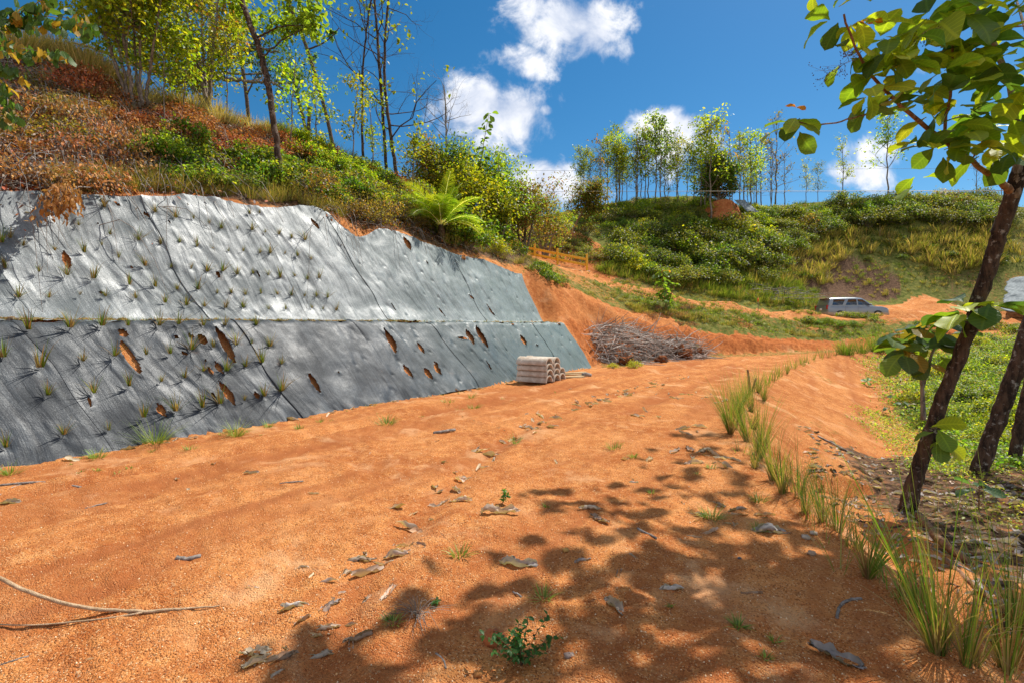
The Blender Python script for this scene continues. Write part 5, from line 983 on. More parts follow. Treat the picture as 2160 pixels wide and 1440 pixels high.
for i, (px, by, ty, Y, w, cols, lab) in enumerate([(948, 495, 330, 25, 60, MG, 'leafy tree directly behind the palm'), (905, 470, 345, 24.5, 50, OL + MG, 'small olive leaved tree left of the palm against the sky'), (1010, 515, 335, 26, 60, MG + YG[:2], 'fresh green tree right of the palm, under the tall leafy shoot'), (1062, 530, 385, 26.5, 50, MG, 'round green tree between the palm and the fence'),
        (1105, 540, 405, 27.5, 46, OL + [(.24, .12, .04)], 'brownish leaved tree above the left end of the fence'), (1150, 545, 440, 34, 40, MG + OL, 'thin leafed tree behind the fence posts'), (985, 505, 380, 23.5, 55, YG, 'light green young tree just right of the palm fronds'), (1045, 535, 440, 24.5, 44, YG + MG, 'low yellow green tree above the end of the upper fabric')]):
    ty -= 16; h_ = (by - ty) / FPX * Y
    px_tree('small_tree', lab, [[(px, by, Y, 7), (px + 5, (by + ty) / 2, Y, 5), (px + 2, ty + 15, Y, 3)], [(px - 3, by, Y, 6), (px - w * .35, (by + ty) / 2 + 10, Y + .2, 4), (px - w * .55, ty + 35, Y + .2, 2)], [(px + 3, by, Y, 6), (px + w * .4, (by + ty) / 2 + 10, Y - .2, 4), (px + w * .6, ty + 40, Y - .2, 2)]], 600 + i, nbr=27, blen=h_ * .42, per=5, lsz=.14, cols=cols + YG[2:3], lo=.2, up=.25, jit=.22, keep=.6)
# palm
def palm():
    rng = np.random.default_rng(44); b = hit1(932, 505); b = Vector((b.x, b.y - .2, b.z)); root = empty('palm', b); tag(root, 'bright yellow green palm with arching feathery fronds on the slope edge', 'palm')
    mb = MB(); mb.tube(np.array([(0, 0, -.2), (.02, 0, .25), (.0, .0, .5)]), [.16, .14, .10], 10); mb.build('trunk', M_BARK, root)
    for k in range(30):
        a = k * 2.4; el = R(rng.uniform(20, 80)); L_ = rng.uniform(1.4, 2.3); d = np.array([math.cos(a) * math.cos(el), math.sin(a) * math.cos(el), math.sin(el)]); p = [np.array([0, 0, .45])]; n = 14; dd = d.copy()
        for i in range(n): dd = dd + np.array([0, 0, -.95 / n * (1 + i / n) * (1.3 - el * .5)]) ; dd /= np.linalg.norm(dd); p.append(p[-1] + dd * L_ / n)
        p = np.array(p); mb = MB(); mb.tube(p, np.linspace(.018, .004, n + 1), 4); t = np.linspace(.15, 1, 46); P_ = np.stack([np.interp(t * n, np.arange(n + 1), p[:, c]) for c in range(3)], 1); T_ = np.gradient(P_, axis=0); T_ /= np.linalg.norm(T_, axis=1)[:, None]
        sd_ = np.cross(T_, (0, 0, 1)); sd_ /= np.linalg.norm(sd_, axis=1)[:, None] + 1e-9
        for s in (-1, 1):
            ln = .42 * np.sin(np.clip(t, 0, .97) * math.pi) ** .6 + .08; dr = sd_ * s * .8 + T_ * .55 + np.array([0, 0, .12]) + rng.normal(0, .06, T_.shape); dr /= np.linalg.norm(dr, axis=1)[:, None]; w = T_ * .017
            a0 = P_; a1 = P_ + dr * ln[:, None] * .55; a2 = P_ + dr * ln[:, None] - np.array([0, 0, 1]) * (ln * .22)[:, None]
            V = np.stack([a0 - w * .6, a0 + w * .6, a1 - w, a1 + w, a2], 1); F = np.array([(0, 1, 3), (0, 3, 2), (2, 3, 4)]); c = np.array([(.24, .32, .02), (.32, .37, .03), (.15, .23, .02)])[rng.integers(0, 3, len(t))]; mb.add(V.reshape(-1, 3), (np.arange(len(t))[:, None, None] * 5 + F[None]).reshape(-1, 3), np.repeat(c, 5, 0))
        mb.build('frond', M_LEAF, root)
palm()

# prototypes of shrubs
def shrub_proto(seed, cols, lsz, n_cl=26, per=42, flat=.75, droop=.3, width=.5, spread=.16, gap=.0, twigs=22, twigmat=M_TWIG):
    rng = np.random.default_rng(seed); lf = MB(); st = MB()
    th = rng.random(n_cl) * 6.28; rr = np.sqrt(rng.random(n_cl)) * .95; zz_ = np.sqrt(np.maximum(0, 1 - rr ** 2)) * flat * rng.uniform(.35, 1.1, n_cl); C = np.stack([rr * np.cos(th), rr * np.sin(th), zz_ + .05], 1)
    for c in C: st.tube(wob(rng, np.stack([np.array([0, 0, -.1]) + rng.normal(0, .08, 3) * (1, 1, 0), c * .55 + (0, 0, .05), c]), .01, 1), [.014, .012, .010, .007, .004], 4, cap=False)
    P_ = np.repeat(C, per, 0) + rng.normal(0, spread, (n_cl * per, 3)) * (1, 1, .8); P_[:, 2] = np.abs(P_[:, 2]); d = rng.normal(0, 1, P_.shape); d[:, :2] += P_[:, :2] * .6; d[:, 2] += .1
    leaves(lf, rng, P_, d, lsz, cols, droop=droop, width=width, jit=.28)
    for k in range(twigs):
        i = rng.integers(n_cl); e = C[i] * rng.uniform(1.05, 1.35) + rng.normal(0, .1, 3); e[2] = abs(e[2]); st.tube(wob(rng, np.stack([C[i] * .5, C[i], e]), .015, 1), [.008, .007, .006, .004, .002], 3, cap=False)
    return lf, st, twigmat
def grass_proto(seed, cols, n=150, h=1.0, spread=.5, width=.02, r0=.35):
    rng = np.random.default_rng(seed); mb = MB(); blades(mb, rng, n, h, spread, width, cols, r0=r0, droop=.4, seg=4, jit=.2); return mb
PROTO = {
    'green': [shrub_proto(201 + k, MG, .13, per=44) for k in range(3)],
    'yellow': [shrub_proto(211 + k, YG, .12, per=40) for k in range(2)],
    'dark': [shrub_proto(221 + k, DG, .11, per=50) for k in range(3)],
    'olive': [shrub_proto(231 + k, OL, .095, per=34, spread=.2, twigs=50) for k in range(3)],
    'copper': [shrub_proto(241 + k, CO, .13, per=30, spread=.2, flat=.6, twigs=40) for k in range(2)],
    'brown': [shrub_proto(251 + k, BR + [(.20, .12, .07), (.30, .24, .20)], .12, per=26, spread=.24, flat=.6, droop=1.5, width=.38, twigs=34) for k in range(3)],
    'far_dark': [shrub_proto(261 + k, DG + [(.12, .16, .03)], .095, n_cl=34, per=70, flat=.8) for k in range(3)],
    'far_green': [shrub_proto(271 + k, MG + DG[:3] + [(.20, .24, .04)], .105, n_cl=32, per=60, flat=.85) for k in range(3)],
    'far_olive': [shrub_proto(281 + k, OL + DG[2:] + MG[1:3], .10, n_cl=28, per=46, flat=.8) for k in range(2)]}
GP = {'gold': [grass_proto(301 + k, [(.50, .38, .16), (.42, .34, .13), (.36, .33, .10), (.58, .46, .24)], 160, 1, .45, .016, .45) for k in range(3)],
      'green': [grass_proto(311 + k, [(.14, .22, .03), (.20, .28, .04), (.26, .29, .06), (.10, .17, .02)], 150, 1, .55, .022, .4) for k in range(3)],
      'mixed': [grass_proto(321 + k, [(.30, .28, .06), (.38, .30, .10), (.20, .24, .04), (.45, .34, .15)], 130, 1, .6, .018, .35) for k in range(3)]}
PM = {}
VARY = {'brown': (0, .5)}
def put_shrub(kind, x, y, z, sc, rng, label, cat, group, name='shrub', parts=True):
    k = (kind, int(rng.integers(len(PROTO[kind])))); 
    if k not in PM:
        lf, st, tm = PROTO[kind][k[1]]; a = lf.build('foliage', M_LEAF if kind not in ('brown', 'copper') else M_DRY); b = st.build('stem', tm); PM[k] = (a.data, b.data); bpy.data.objects.remove(a); bpy.data.objects.remove(b)
    r = empty(name, (x, y, z), rng.uniform(0, 6.28)); r.scale = (sc * rng.uniform(.85, 1.15), sc * rng.uniform(.85, 1.15), sc * rng.uniform(.8, 1.15)); tag(r, label, cat, group)
    for nm, me in zip(('foliage', 'stem'), PM[k]): o = bpy.data.objects.new(nm, me); COL.objects.link(o); o.parent = r
    return r
GM = {}
def put_grass(kind, x, y, z, h, rng, label, group, name='grass_clump', wide=1.0):
    k = (kind, int(rng.integers(3)))
    if k not in GM: o = GP[kind][k[1]].build(name, M_GRASS); GM[k] = o.data
    else: o = bpy.data.objects.new(name, GM[k]); COL.objects.link(o)
    o.location = (x, y, z - .03); o.rotation_euler = (0, 0, rng.uniform(0, 6.28)); o.scale = (h * wide, h * wide, h * rng.uniform(.8, 1.2)); tag(o, label, 'grass clump', group)
def in_poly(px, py, poly):
    c = np.zeros(px.shape, bool); n = len(poly)
    for i in range(n):
        (x1, y1), (x2, y2) = poly[i], poly[(i + 1) % n]; m = ((y1 > py) != (y2 > py)) & (px < (x2 - x1) * (py - y1) / (y2 - y1 + 1e-9) + x1); c ^= m
    return c
def spots(poly, n, seed, minpx=0):
    """ground positions seen inside an outline of the photograph"""
    rng = np.random.default_rng(seed); P_ = np.array(poly, float); lo, hi = P_.min(0), P_.max(0); out = []; tries = 0
    while len(out) < n and tries < 60:
        tries += 1; q = rng.random((n * 2, 2)) * (hi - lo) + lo; q = q[in_poly(q[:, 0], q[:, 1], poly)]
        for a in q:
            if len(out) >= n: break
            if minpx and any((a[0] - b[0]) ** 2 + (a[1] - b[1]) ** 2 < minpx ** 2 for b in out): continue
            out.append(a)
    q = np.array(out); x, y, z, ok = hit(q[:, 0], q[:, 1]); return [(x[i], y[i], z[i], q[i, 0], q[i, 1]) for i in range(len(q)) if ok[i]]
def cover(kind, poly, n, seed, s0, s1, label, group, minpx=0, name='shrub', cat='shrub', sink=.1):
    rng = np.random.default_rng(seed + 1)
    for x, y, z, a, b in spots(poly, n, seed, minpx): s = rng.uniform(s0, s1); put_shrub(kind, x, y, z - s * sink, s, rng, label, cat, group, name)
FAR_GRASS = {}
def gstuff(kind, poly, n, seed, h0, h1, name='grass', wide=1.0):
    rng = np.random.default_rng(seed + 1); mb = FAR_GRASS.setdefault(name, MB())
    cols = {'green': [(.14, .22, .03), (.20, .28, .04), (.26, .29, .06), (.10, .17, .02)], 'mixed': [(.30, .28, .06), (.38, .30, .10), (.22, .26, .04), (.45, .34, .15)]}[kind]
    for x, y, z, a, b in spots(poly, n, seed): h = rng.uniform(h0, h1); blades(mb, rng, 46, h, .6, .03 * h + .008, cols, root=(x, y, z - .04), r0=.4 * h * wide, droop=.4, seg=3, jit=.2)
def gcover(kind, poly, n, seed, h0, h1, label, group, minpx=0, wide=1.0):
    rng = np.random.default_rng(seed + 1)
    for x, y, z, a, b in spots(poly, n, seed, minpx): put_grass(kind, x, y, z, rng.uniform(h0, h1), rng, label, group, wide=wide)
def cover_mix(kinds, poly, n, seed, s0, s1, label, group, minpx=0, name='bush', cat='bush'):
    rng = np.random.default_rng(seed + 1)
    for x, y, z, a, b in spots(poly, n, seed, minpx): s = rng.uniform(s0, s1); put_shrub(kinds[int(rng.integers(len(kinds)))], x, y, z - s * .1, s, rng, label, cat, group, name)
# left slope
cover('brown', [(-60, 240), (120, 230), (260, 270), (330, 330), (300, 400), (180, 405), (-60, 400)], 34, 401, .3, .7, 'dry shrub with drooping brown leaves on the left part of the slope', 'brown drooping shrubs at left', 24, 'dry_shrub', 'dry shrub')
cover('copper', [(150, 165), (260, 200), (300, 250), (430, 255), (560, 265), (640, 330), (560, 340), (420, 320), (300, 290), (200, 250), (140, 200)], 42, 411, .3, .65, 'low shrub of coppery dead leaves across the upper slope', 'coppery shrubs on the upper slope', 22, 'dry_shrub', 'dry shrub')
cover('copper', [(640, 300), (760, 330), (880, 400), (700, 380)], 9, 415, .3, .6, 'coppery shrub among the green ones under the bare tree', 'coppery shrubs under the bare tree', 22, 'dry_shrub', 'dry shrub')
cover('green', [(330, 300), (430, 300), (450, 390), (360, 395), (320, 350)], 10, 421, .4, .7, 'glossy green shrub in the gap between brown and coppery ones', 'green shrubs in mid slope', 26)
cover('green', [(480, 320), (560, 330), (640, 340), (720, 330), (800, 370), (860, 440), (700, 440), (640, 410), (520, 390)], 32, 431, .4, .8, 'green shrub on the slope around the leaning dark trunk', 'green shrubs by the leaning trunk', 24)
cover('yellow', [(600, 300), (700, 310), (800, 350), (900, 400), (930, 440), (800, 410), (650, 350)], 22, 441, .4, .9, 'yellow green shrub along the ridge below the bare tree', 'yellow green shrubs on the ridge', 22)
cover('olive', [(620, 390), (760, 390), (900, 420), (920, 490), (840, 480), (760, 470), (680, 450)], 30, 451, .45, .8, 'twiggy olive shrub with small yellowing leaves behind the fabric rim', 'twiggy shrubs behind the rim', 20)
cover('dark', [(400, 370), (560, 380), (600, 400), (430, 400)], 8, 455, .3, .5, 'dark low shrub just above the rim grass', 'dark shrubs above the rim', 24)
cover('green', [(900, 400), (1010, 440), (1060, 490), (1030, 520), (960, 520), (900, 480)], 20, 461, .6, 1.1, 'lush green bush around the palm', 'bushes around the palm', 22)
cover('yellow', [(960, 420), (1060, 470), (1110, 520), (1060, 540), (980, 500)], 14, 465, .5, .9, 'light green bush right of the palm', 'light bushes right of the palm', 22)
gcover('gold', [(-60, 70), (60, 90), (150, 122), (300, 190), (450, 232), (600, 280), (640, 300), (600, 300), (450, 258), (300, 215), (150, 150), (-60, 110)], 120, 471, .45, .85, 'straw gold grass clump on the skyline of the left ridge', 'golden grass on the left skyline', 0, 1.1)
gcover('green', [(560, 270), (700, 320), (740, 350), (600, 300)], 26, 475, .4, .8, 'green grass clump on the ridge beside the broken stump', 'green grass by the stump')
gcover('mixed', [(120, 400), (300, 405), (470, 415), (620, 430), (720, 462), (740, 455), (640, 410), (480, 385), (300, 380), (120, 385)], 85, 481, .3, .65, 'yellowing grass clump leaning over the rim of the upper fabric', 'rim grass above the upper fabric', 12, .8)
gcover('mixed', [(900, 500), (1000, 535), (1100, 565), (1140, 560), (1080, 520), (960, 490)], 40, 485, .3, .6, 'grass clump on the rim near the fence', 'rim grass near the fence', 8)
gcover('mixed', [(-40, 160), (300, 260), (330, 330), (200, 330), (-40, 280)], 22, 487, .2, .4, 'thin grass clump among the dead brush at left', 'thin grass in the dead brush', 20)
gcover('gold', [(-40, 130), (200, 190), (420, 260), (560, 300), (400, 300), (250, 280), (60, 230)], 40, 489, .2, .45, 'straw grass clump scattered through the dead brush below the ridge', 'straw grass in the dead brush', 14, 1.1)
cover('olive', [(-40, 150), (200, 210), (330, 280), (200, 330), (-40, 300)], 14, 491, .25, .5, 'twiggy half dead shrub in the brown area at left', 'twiggy shrubs in the brown area', 24)
for i, (px, by, ty) in enumerate([(345, 262, 60), (385, 258, 90), (478, 262, 40), (612, 330, 120), (665, 330, 150), (742, 360, 190), (785, 372, 215), (868, 420, 270)]):
    Ys = HP(px, by); px_tree('thin_sapling', ['slim whip-like sapling between the two many-stemmed trees, left one', 'slim whip-like sapling between the two many-stemmed trees, right one', 'slim sapling just left of the thin forked pole tree', 'airy sapling right of the leaning dark trunk', 'airy sapling right of the broken stump', 'light sapling left of the tall leafless tree', 'light sapling among the shrubs at the foot of the tall leafless tree', 'light sapling left of the palm'][i], [[(px, by + 6, Ys, 3), (px + 4, (by + ty) / 2, Ys, 2.5), (px + (12 if i % 2 else -8), ty, Ys, 1.5)]], 650 + i, nbr=10, blen=.9, depth=1, per=4, lsz=.13, cols=YG, lo=.35, up=.3, jit=.12, keep=.6)
# hanging dry spray over the upper fabric
rng = np.random.default_rng(490); lf = MB(); st = MB(); b0 = hit1(120, 405); root = empty('dry_spray', b0); tag(root, 'dead branch with hanging orange brown leaves over the upper fabric, at left', 'dead branch')
for k in range(15):
    e = np.array(PP(rng.uniform(85, 172), rng.uniform(418, 468), 7.75)) - np.array(b0) + np.array([.12, -.14, 0]); s_ = wob(rng, np.stack([np.array([rng.normal(0, .25), .1, .1]), e * .5 + (0, 0, .16), e]), .015, 2); st.tube(s_, np.linspace(.012, .003, len(s_)), 4)
    q = np.repeat(s_[3:], 9, 0); leaves(lf, rng, q + rng.normal(0, .05, q.shape), rng.normal(0, .5, q.shape), .085, BR, droop=1.6, width=.4)
st.build('stem', M_TWIG, root); lf.build('foliage', M_DRY, root)
# dead twigs and leaf thatch over the left slope
def thatch(poly, n, seed, cols, lsz, twn, lab):
    rng = np.random.default_rng(seed); sp_ = spots(poly, n // 40, seed); lf = MB(); tw = MB()
    for x, y, z, a, b in sp_:
        q = np.array([x, y, z]) + rng.normal(0, .35, (40, 3)) * (1, 1, 0); q[:, 2] = height(q[:, 0], q[:, 1]) + rng.random(40) ** 2 * .22; leaves(lf, rng, q, rng.normal(0, 1, (40, 3)), lsz, cols, jit=.3)
        for k in range(twn):
            a_ = q[rng.integers(40)]; d = rng.normal(0, 1, 3) * (.55, .55, .12); mid = a_ + d * .5 + (0, 0, .08); e = a_ + d; e[2] = height(e[:1], e[1:2])[0] + rng.uniform(.0, .2); tw.tube(wob(rng, np.stack([a_, mid, e]), .02, 1), [.008, .008, .007, .005, .003], 3, cap=False)
    tag(lf.build('dead_leaves', M_DRY), kind='stuff')
    if tw.v: tag(tw.build('dead_twigs', M_TWIG), kind='stuff')
thatch([(-80, 110), (150, 160), (300, 230), (560, 270), (640, 330), (620, 400), (300, 400), (-80, 400)], 17000, 500, CO + BR + GREYC + [(.12, .08, .05)], .085, 4, '')
thatch([(620, 330), (860, 400), (1000, 480), (1100, 540), (980, 530), (900, 500), (760, 465), (660, 440)], 5000, 501, OL + BR, .08, 5, '')
# spray of round leaves entering from the upper left
rng = np.random.default_rng(520); root = empty('overhanging_branch', PP(-60, 60, 4.3)); tag(root, 'thin branches with round green and yellow leaves entering at the top left corner', 'branch'); b0 = np.array(root.location); st = MB(); lf = MB()
for lst in [[(-60, 60, 4.3, 6), (0, 50, 4.3, 5), (30, 35, 4.3, 4), (60, 22, 4.3, 3), (100, -10, 4.3, 2)], [(10, 42, 4.3, 4), (50, 38, 4.3, 3), (100, 37, 4.3, 2.5), (150, 37, 4.25, 2), (190, 50, 4.2, 1.2)], [(-60, 100, 4.3, 4), (0, 95, 4.3, 3), (60, 105, 4.25, 2), (140, 118, 4.2, 1)], [(-60, 150, 4.2, 4), (-10, 160, 4.2, 3), (20, 200, 4.1, 2), (15, 250, 4.0, 1)], [(-40, 130, 4.2, 3), (0, 135, 4.2, 2), (45, 155, 4.1, 1.5)]]:
    p = pline(lst); p[:, :3] -= b0; p = wob(rng, p, .004, 2); st.tube(p[:, :3], p[:, 3], 5)
    m = p[2:, :3]; q = np.repeat(m, 6, 0) + rng.normal(0, .03, (len(m) * 6, 3)); d = rng.normal(0, .35, q.shape); d[:, 2] -= 1.0; broad(lf, rng, q, d, .088, [(.06, .13, .02), (.08, .16, .03), (.05, .10, .02), (.08, .15, .03), (.36, .24, .04)], bend=.5, nu=3, nt_=5, wid=.95)
gx, gy = WP(-1.5, 4.4); gz_ = float(height(np.array([gx]), np.array([gy]))[0]); e0 = np.array(PP(-60, 100, 4.3))
tk = wob(rng, np.array([(gx, gy, gz_ - .2, .07), (gx + .3, gy - .1, gz_ + 1.3, .06), (gx + 1.6, gy - .7, gz_ + 1.9, .045), (gx + 3.2, gy - 1.4, 5.2, .03), tuple(e0) + (.016,)]), 0, 3); m3 = MB(); m3.tube(tk[:, :3] - b0, tk[:, 3], 8); m3.build('trunk', M_BARK2, root)
for qy in (60, 150, 130): st.tube(wob(rng, np.stack([tk[-6, :3], np.array(PP(-60, qy, 4.25))]), .004, 2) - b0, .012, 5)
st.build('stem', M_TWIG, root); lf.build('foliage', M_TEAK, root, uvattr=True)

# ------------------------------------------------------------------ pipes, boards, brush pile
M_CONC = mat_plain('weathered_concrete', (.42, .33, .25), .9, spec=.2, sc=5, c2=(.62, .55, .46), bmp=.35)
M_BOARD = mat_plain('old_board', (.40, .27, .13), .85, spec=.2, sc=6, c2=(.55, .42, .25), bmp=.3)
def half_pipe(mb, r0, r1, ln, n=16, sag=0.0):
    """half-round channel piece lying open side down, along -x, with a raised collar at its back end"""
    th = np.linspace(0, math.pi, n + 1); xs = [0, ln * .84, ln * .85, ln]; ex = [0, 0, .014, .014]
    V = []
    for x, e in zip(xs, ex):
        for r in (r1 + e, r0): V += [(-x, r * math.cos(t), r * math.sin(t)) for t in th]
    m = n + 1; F = []
    for k in range(3):
        a = k * 2 * m; b = a + 2 * m
        for i in range(n): F += [(a + i, a + i + 1, b + i + 1, b + i), (a + m + i + 1, a + m + i, b + m + i, b + m + i + 1)]
        F += [(a, b, b + m, a + m), (a + n, a + m + n, b + m + n, b + n)]
    for i in range(n): F += [(i, m + i, m + i + 1, i + 1), (6 * m + i, 6 * m + i + 1, 7 * m + i + 1, 7 * m + i)]
    mb.add(V, F)
mb = MB(); half_pipe(mb, .165, .205, 1.0); src_ = mb.build('half_pipe', M_CONC, bevel=.004); me_ = src_.data; first = True
pb = Vector(PP(1160, 807, 13.7)); pb.z = float(height(np.array([pb.x]), np.array([pb.y]))[0]); hd = R(-33)
rng = np.random.default_rng(5)
PSTK = [(0, 0, 4, 'front left'), (.04, .43, 4, 'middle'), (-.10, .86, 2, 'rear right')]
wordn = {0: 'bottom', 1: 'second from the ground', 2: 'third from the ground', 3: 'top'}
for ci, (dx, dy, n, nm) in enumerate(PSTK):
    for k in range(n):
        o = src_ if first else src_.copy()
        if not first: COL.objects.link(o)
        first = False
        o.location = (pb.x + dx * .3 - math.sin(hd) * dy + rng.normal(0, .01), pb.y + math.cos(hd) * dy + rng.normal(0, .006), pb.z + .02 + .165 * k); o.rotation_euler = (rng.normal(0, .01), 0, hd + rng.normal(0, .015))
        tag(o, 'half-round concrete channel piece, %s in the %s stack' % (('lower one' if k == 0 else 'upper one') if n == 2 else wordn[k], {'front left': 'nearest', 'middle': 'middle', 'rear right': 'short rear'}[nm]), 'concrete pipe', 'half-round concrete pieces stacked by the fabric')
bb = hit1(1190, 797)
for i, (x0, y0, x1, y1, w, t, lab) in enumerate([(1183, 797, 1232, 787, .10, .05, 'front split board on the ground right of the concrete pieces'), (1186, 791, 1240, 783, .09, .04, 'middle board right of the concrete pieces'), (1188, 785, 1236, 786, .12, .035, 'wide flat board lying on top of the others'), (1180, 789, 1228, 782, .08, .04, 'rear thin board beside the stack')]):
    Yb = bb.y - .3 + i * .22; a = Vector(PP(x0, y0, Yb)); b = Vector(PP(x1, y1, Yb + .25)); d = b - a; mb = MB(); mb.box((0, 0, 0), (d.length, w, t)); gzz = float(height(np.array([(a.x + b.x) / 2]), np.array([(a.y + b.y) / 2]))[0])
    o = mb.build('board', M_BOARD, smooth=False, bevel=.006); o.location = ((a.x + b.x) / 2, (a.y + b.y) / 2, gzz + .03 + (.09 if i == 2 else .0) + i * .012); o.rotation_euler = (.05, rng.normal(0, .02), math.atan2(d.y, d.x) + rng.normal(0, .03)); tag(o, lab, 'board')
mb = MB(); c0 = hit1(1236, 796); mb.tube(wob(rng, np.array([(-.12, 0, .06), (0, .02, .08), (.16, -.02, .05)]), .01, 1), [.06, .07, .065, .06, .05], 7); tag(mb.build('log_stub', M_TWIG, loc=c0), 'short broken log end at the right tip of the boards', 'log')

M_BRUSH = mat_bark('bleached_wood', (.36, .30, .26), (.68, .60, .53), (.74, .68, .62), 10, .5)
def brush_pile():
    rng = np.random.default_rng(66); mb = MB(); mb2 = MB(); root = Vector(hit1(1340, 768))
    def pt(): # pile profile in photo pixels, depth spread behind the foot
        while True:
            px = rng.uniform(1238, 1480); top = np.interp(px, [1238, 1262, 1300, 1330, 1370, 1400, 1440, 1480], [728, 686, 678, 690, 706, 712, 716, 735]); bot = np.interp(px, [1238, 1262, 1340, 1480], [755, 768, 770, 758])
            f = rng.random() ** .8; py = bot + (top - bot) * f; Y = np.interp(px, [1238, 1480], [20.2, 22.6]) + f * 1.5 + rng.uniform(-.2, .5); return np.array(PP(px, py, Y))
    for k in range(1000):
        a = pt(); d = rng.normal(0, 1, 3) * (1, .7, .38); d /= np.linalg.norm(d); L_ = rng.uniform(.35, 1.5); r = rng.uniform(.006, .016) if k > 120 else rng.uniform(.014, .035); m = a + d * L_ * .5 + rng.normal(0, .07, 3); e = a + d * L_ + rng.normal(0, .12, 3) - (0, 0, .1)
        for q in (m, e): q[2] = max(q[2], glow(q[0], q[1]) + .02)
        (mb if k > 40 else mb2).tube(wob(rng, np.stack([a, m, e]), .01, 1) - root, np.array([1, .9, .8, .6, .4]) * r, 4, cap=False)
    for k in range(230):
        a = pt() - np.array([0, .35, 0]); d = rng.normal(0, 1, 3) * (1, .35, .35); d /= np.linalg.norm(d); L_ = rng.uniform(.5, 1.7); r = rng.uniform(.012, .026); m = a + d * L_ * .5 + rng.normal(0, .06, 3); e = a + d * L_ - (0, 0, .1)
        for q in (m, e): q[2] = max(q[2], glow(q[0], q[1]) + .02)
        mb2.tube(wob(rng, np.stack([a, m, e]), .012, 1) - root, np.array([1, .9, .8, .6, .4]) * r, 5, cap=False)
    e_ = empty('brush_pile', root); tag(e_, 'long heap of dry grey branches piled against the orange bank', 'brush pile'); a = mb.build('twigs', M_TWIG, e_); a['kind'] = 'stuff'; mb2.build('thick_branches', M_BRUSH, e_)['kind'] = 'stuff'
brush_pile()
M_CLOD = mat_plain('root_soil', (.10, .035, .015), .95, spec=.1, sc=10, c2=(.30, .10, .035), bmp=.8)
def rootball(px, py, r, lab, seed):
    rng = np.random.default_rng(seed); p = hit1(px, py); root = empty('stump', p); tag(root, lab, 'stump'); th = np.linspace(0, math.pi, 12); ph = np.linspace(0, 2 * math.pi, 17)[:-1]; v = []
    for t in th:
        for f in ph: x, y, z = math.sin(t) * math.cos(f), math.sin(t) * math.sin(f), math.cos(t); q = r * (1 + .9 * float(fbm(np.array([x * 2 + seed]), np.array([y * 2 + z * 3]), 1.3, 3, seed)[0])); v.append((x * q * 1.15, y * q, z * q * .8 + r * .45))
    i = np.arange(11)[:, None] * 16; j = np.arange(16)[None]; mb = MB(); mb.add(v, np.stack([i + j, i + 16 + j, i + 16 + (j + 1) % 16, i + (j + 1) % 16], -1).reshape(-1, 4)); mb.build('soil_ball', M_CLOD, root); rt = MB()
    for k in range(14): a = rng.random() * 6.28; e = np.array([math.cos(a) * r * 1.7, math.sin(a) * r * 1.2, rng.uniform(.1, 1.5) * r]); rt.tube(wob(rng, np.stack([(0, 0, r * .4), e * .6 + rng.normal(0, .05, 3), e]), .02, 1), [.05, .04, .03, .02, .01], 5)
    rt.build('roots', M_BARK2, root)
rootball(1322, 768, .28, 'small dark stump with soil at the front of the brush pile', 3); rootball(1438, 757, .42, 'big red soil root ball at the right end of the brush pile', 4); rootball(1468, 754, .38, 'upturned stump with bare roots right of the big root ball', 8); rootball(1395, 763, .20, 'low stump between the small one and the big root ball', 9)
for px, py, s, lab in [(1336, 772, .32, 'fresh green shrub growing at the foot of the brush pile'), (1466, 735, .2, 'small light shrub on top of the upturned stump'), (1290, 775, .18, 'grassy sprig at the left foot of the brush pile')]:
    p = hit1(px, py); put_shrub('yellow', p.x, p.y - .2, p.z, s, rng, lab, 'shrub', None)

# ------------------------------------------------------------------ yellow fence and marker stakes
M_YEL = mat_plain('yellow_paint', (.92, .50, .03), .5, spec=.4, sc=7, c2=(.80, .40, .02))
def fence():
    FP = [(1238, 573, 31.0), (1176, 561, 31.2), (1128, 551, 31.6), (1080, 541, 32.2), (1040, 533, 33.0), (1000, 522, 34)]; pts = [Vector(PP(*q)) for q in FP]; root = empty('wooden_fence', pts[0]); tag(root, 'yellow painted post and rail fence running down the bank edge', 'fence'); o0 = pts[0]
    for p in pts:
        mb = MB(); mb.box((0, 0, 0), (.13, .13, 1.25)); o = mb.build('post', M_YEL, root, smooth=False, bevel=.008); o.location = p - o0 + Vector((0, 0, .50))
        mb = MB(); mb.box((0, 0, 0), (.34, .34, .25)); f = mb.build('footing', M_CONC, root, smooth=False, bevel=.03); f.location = p - o0 + Vector((0, 0, -.09))
    for a, b in zip(pts[:-1], pts[1:]):
        for zr in (.78, .42):
            d = b - a; mb = MB(); mb.box((0, 0, 0), (d.length - .12, .045, .15)); o = mb.build('rail', M_YEL, root, smooth=False, bevel=.005); o.location = (a + b) / 2 - o0 + Vector((0, 0, zr)); o.rotation_euler = (0, -math.atan2(d.z, math.hypot(d.x, d.y)), math.atan2(d.y, d.x))
fence()
M_ORG = mat_plain('orange_marker', (.75, .12, .02), .5)
for px, py, Y, h, lab in [(1599, 659, 33.0, .95, 'thin orange tipped survey stake on the bank left of the parked vehicle'), (1107, 562, 29.5, .8, 'orange tipped survey stake in the grass left of the fence')]:
    p = hit1(px, py); p = Vector(PP(px, py, Y)) if True else p; root = empty('survey_stake', p); tag(root, lab, 'stake'); mb = MB(); mb.tube(np.array([(0, 0, -.3), (.01, 0, h * .5), (0, 0, h)]), .022, 5); mb.build('stem', M_BARK2, root); mb = MB(); mb.box((0, 0, h - .1), (.07, .05, .24)); mb.build('marker_flag', M_ORG, root, smooth=False)

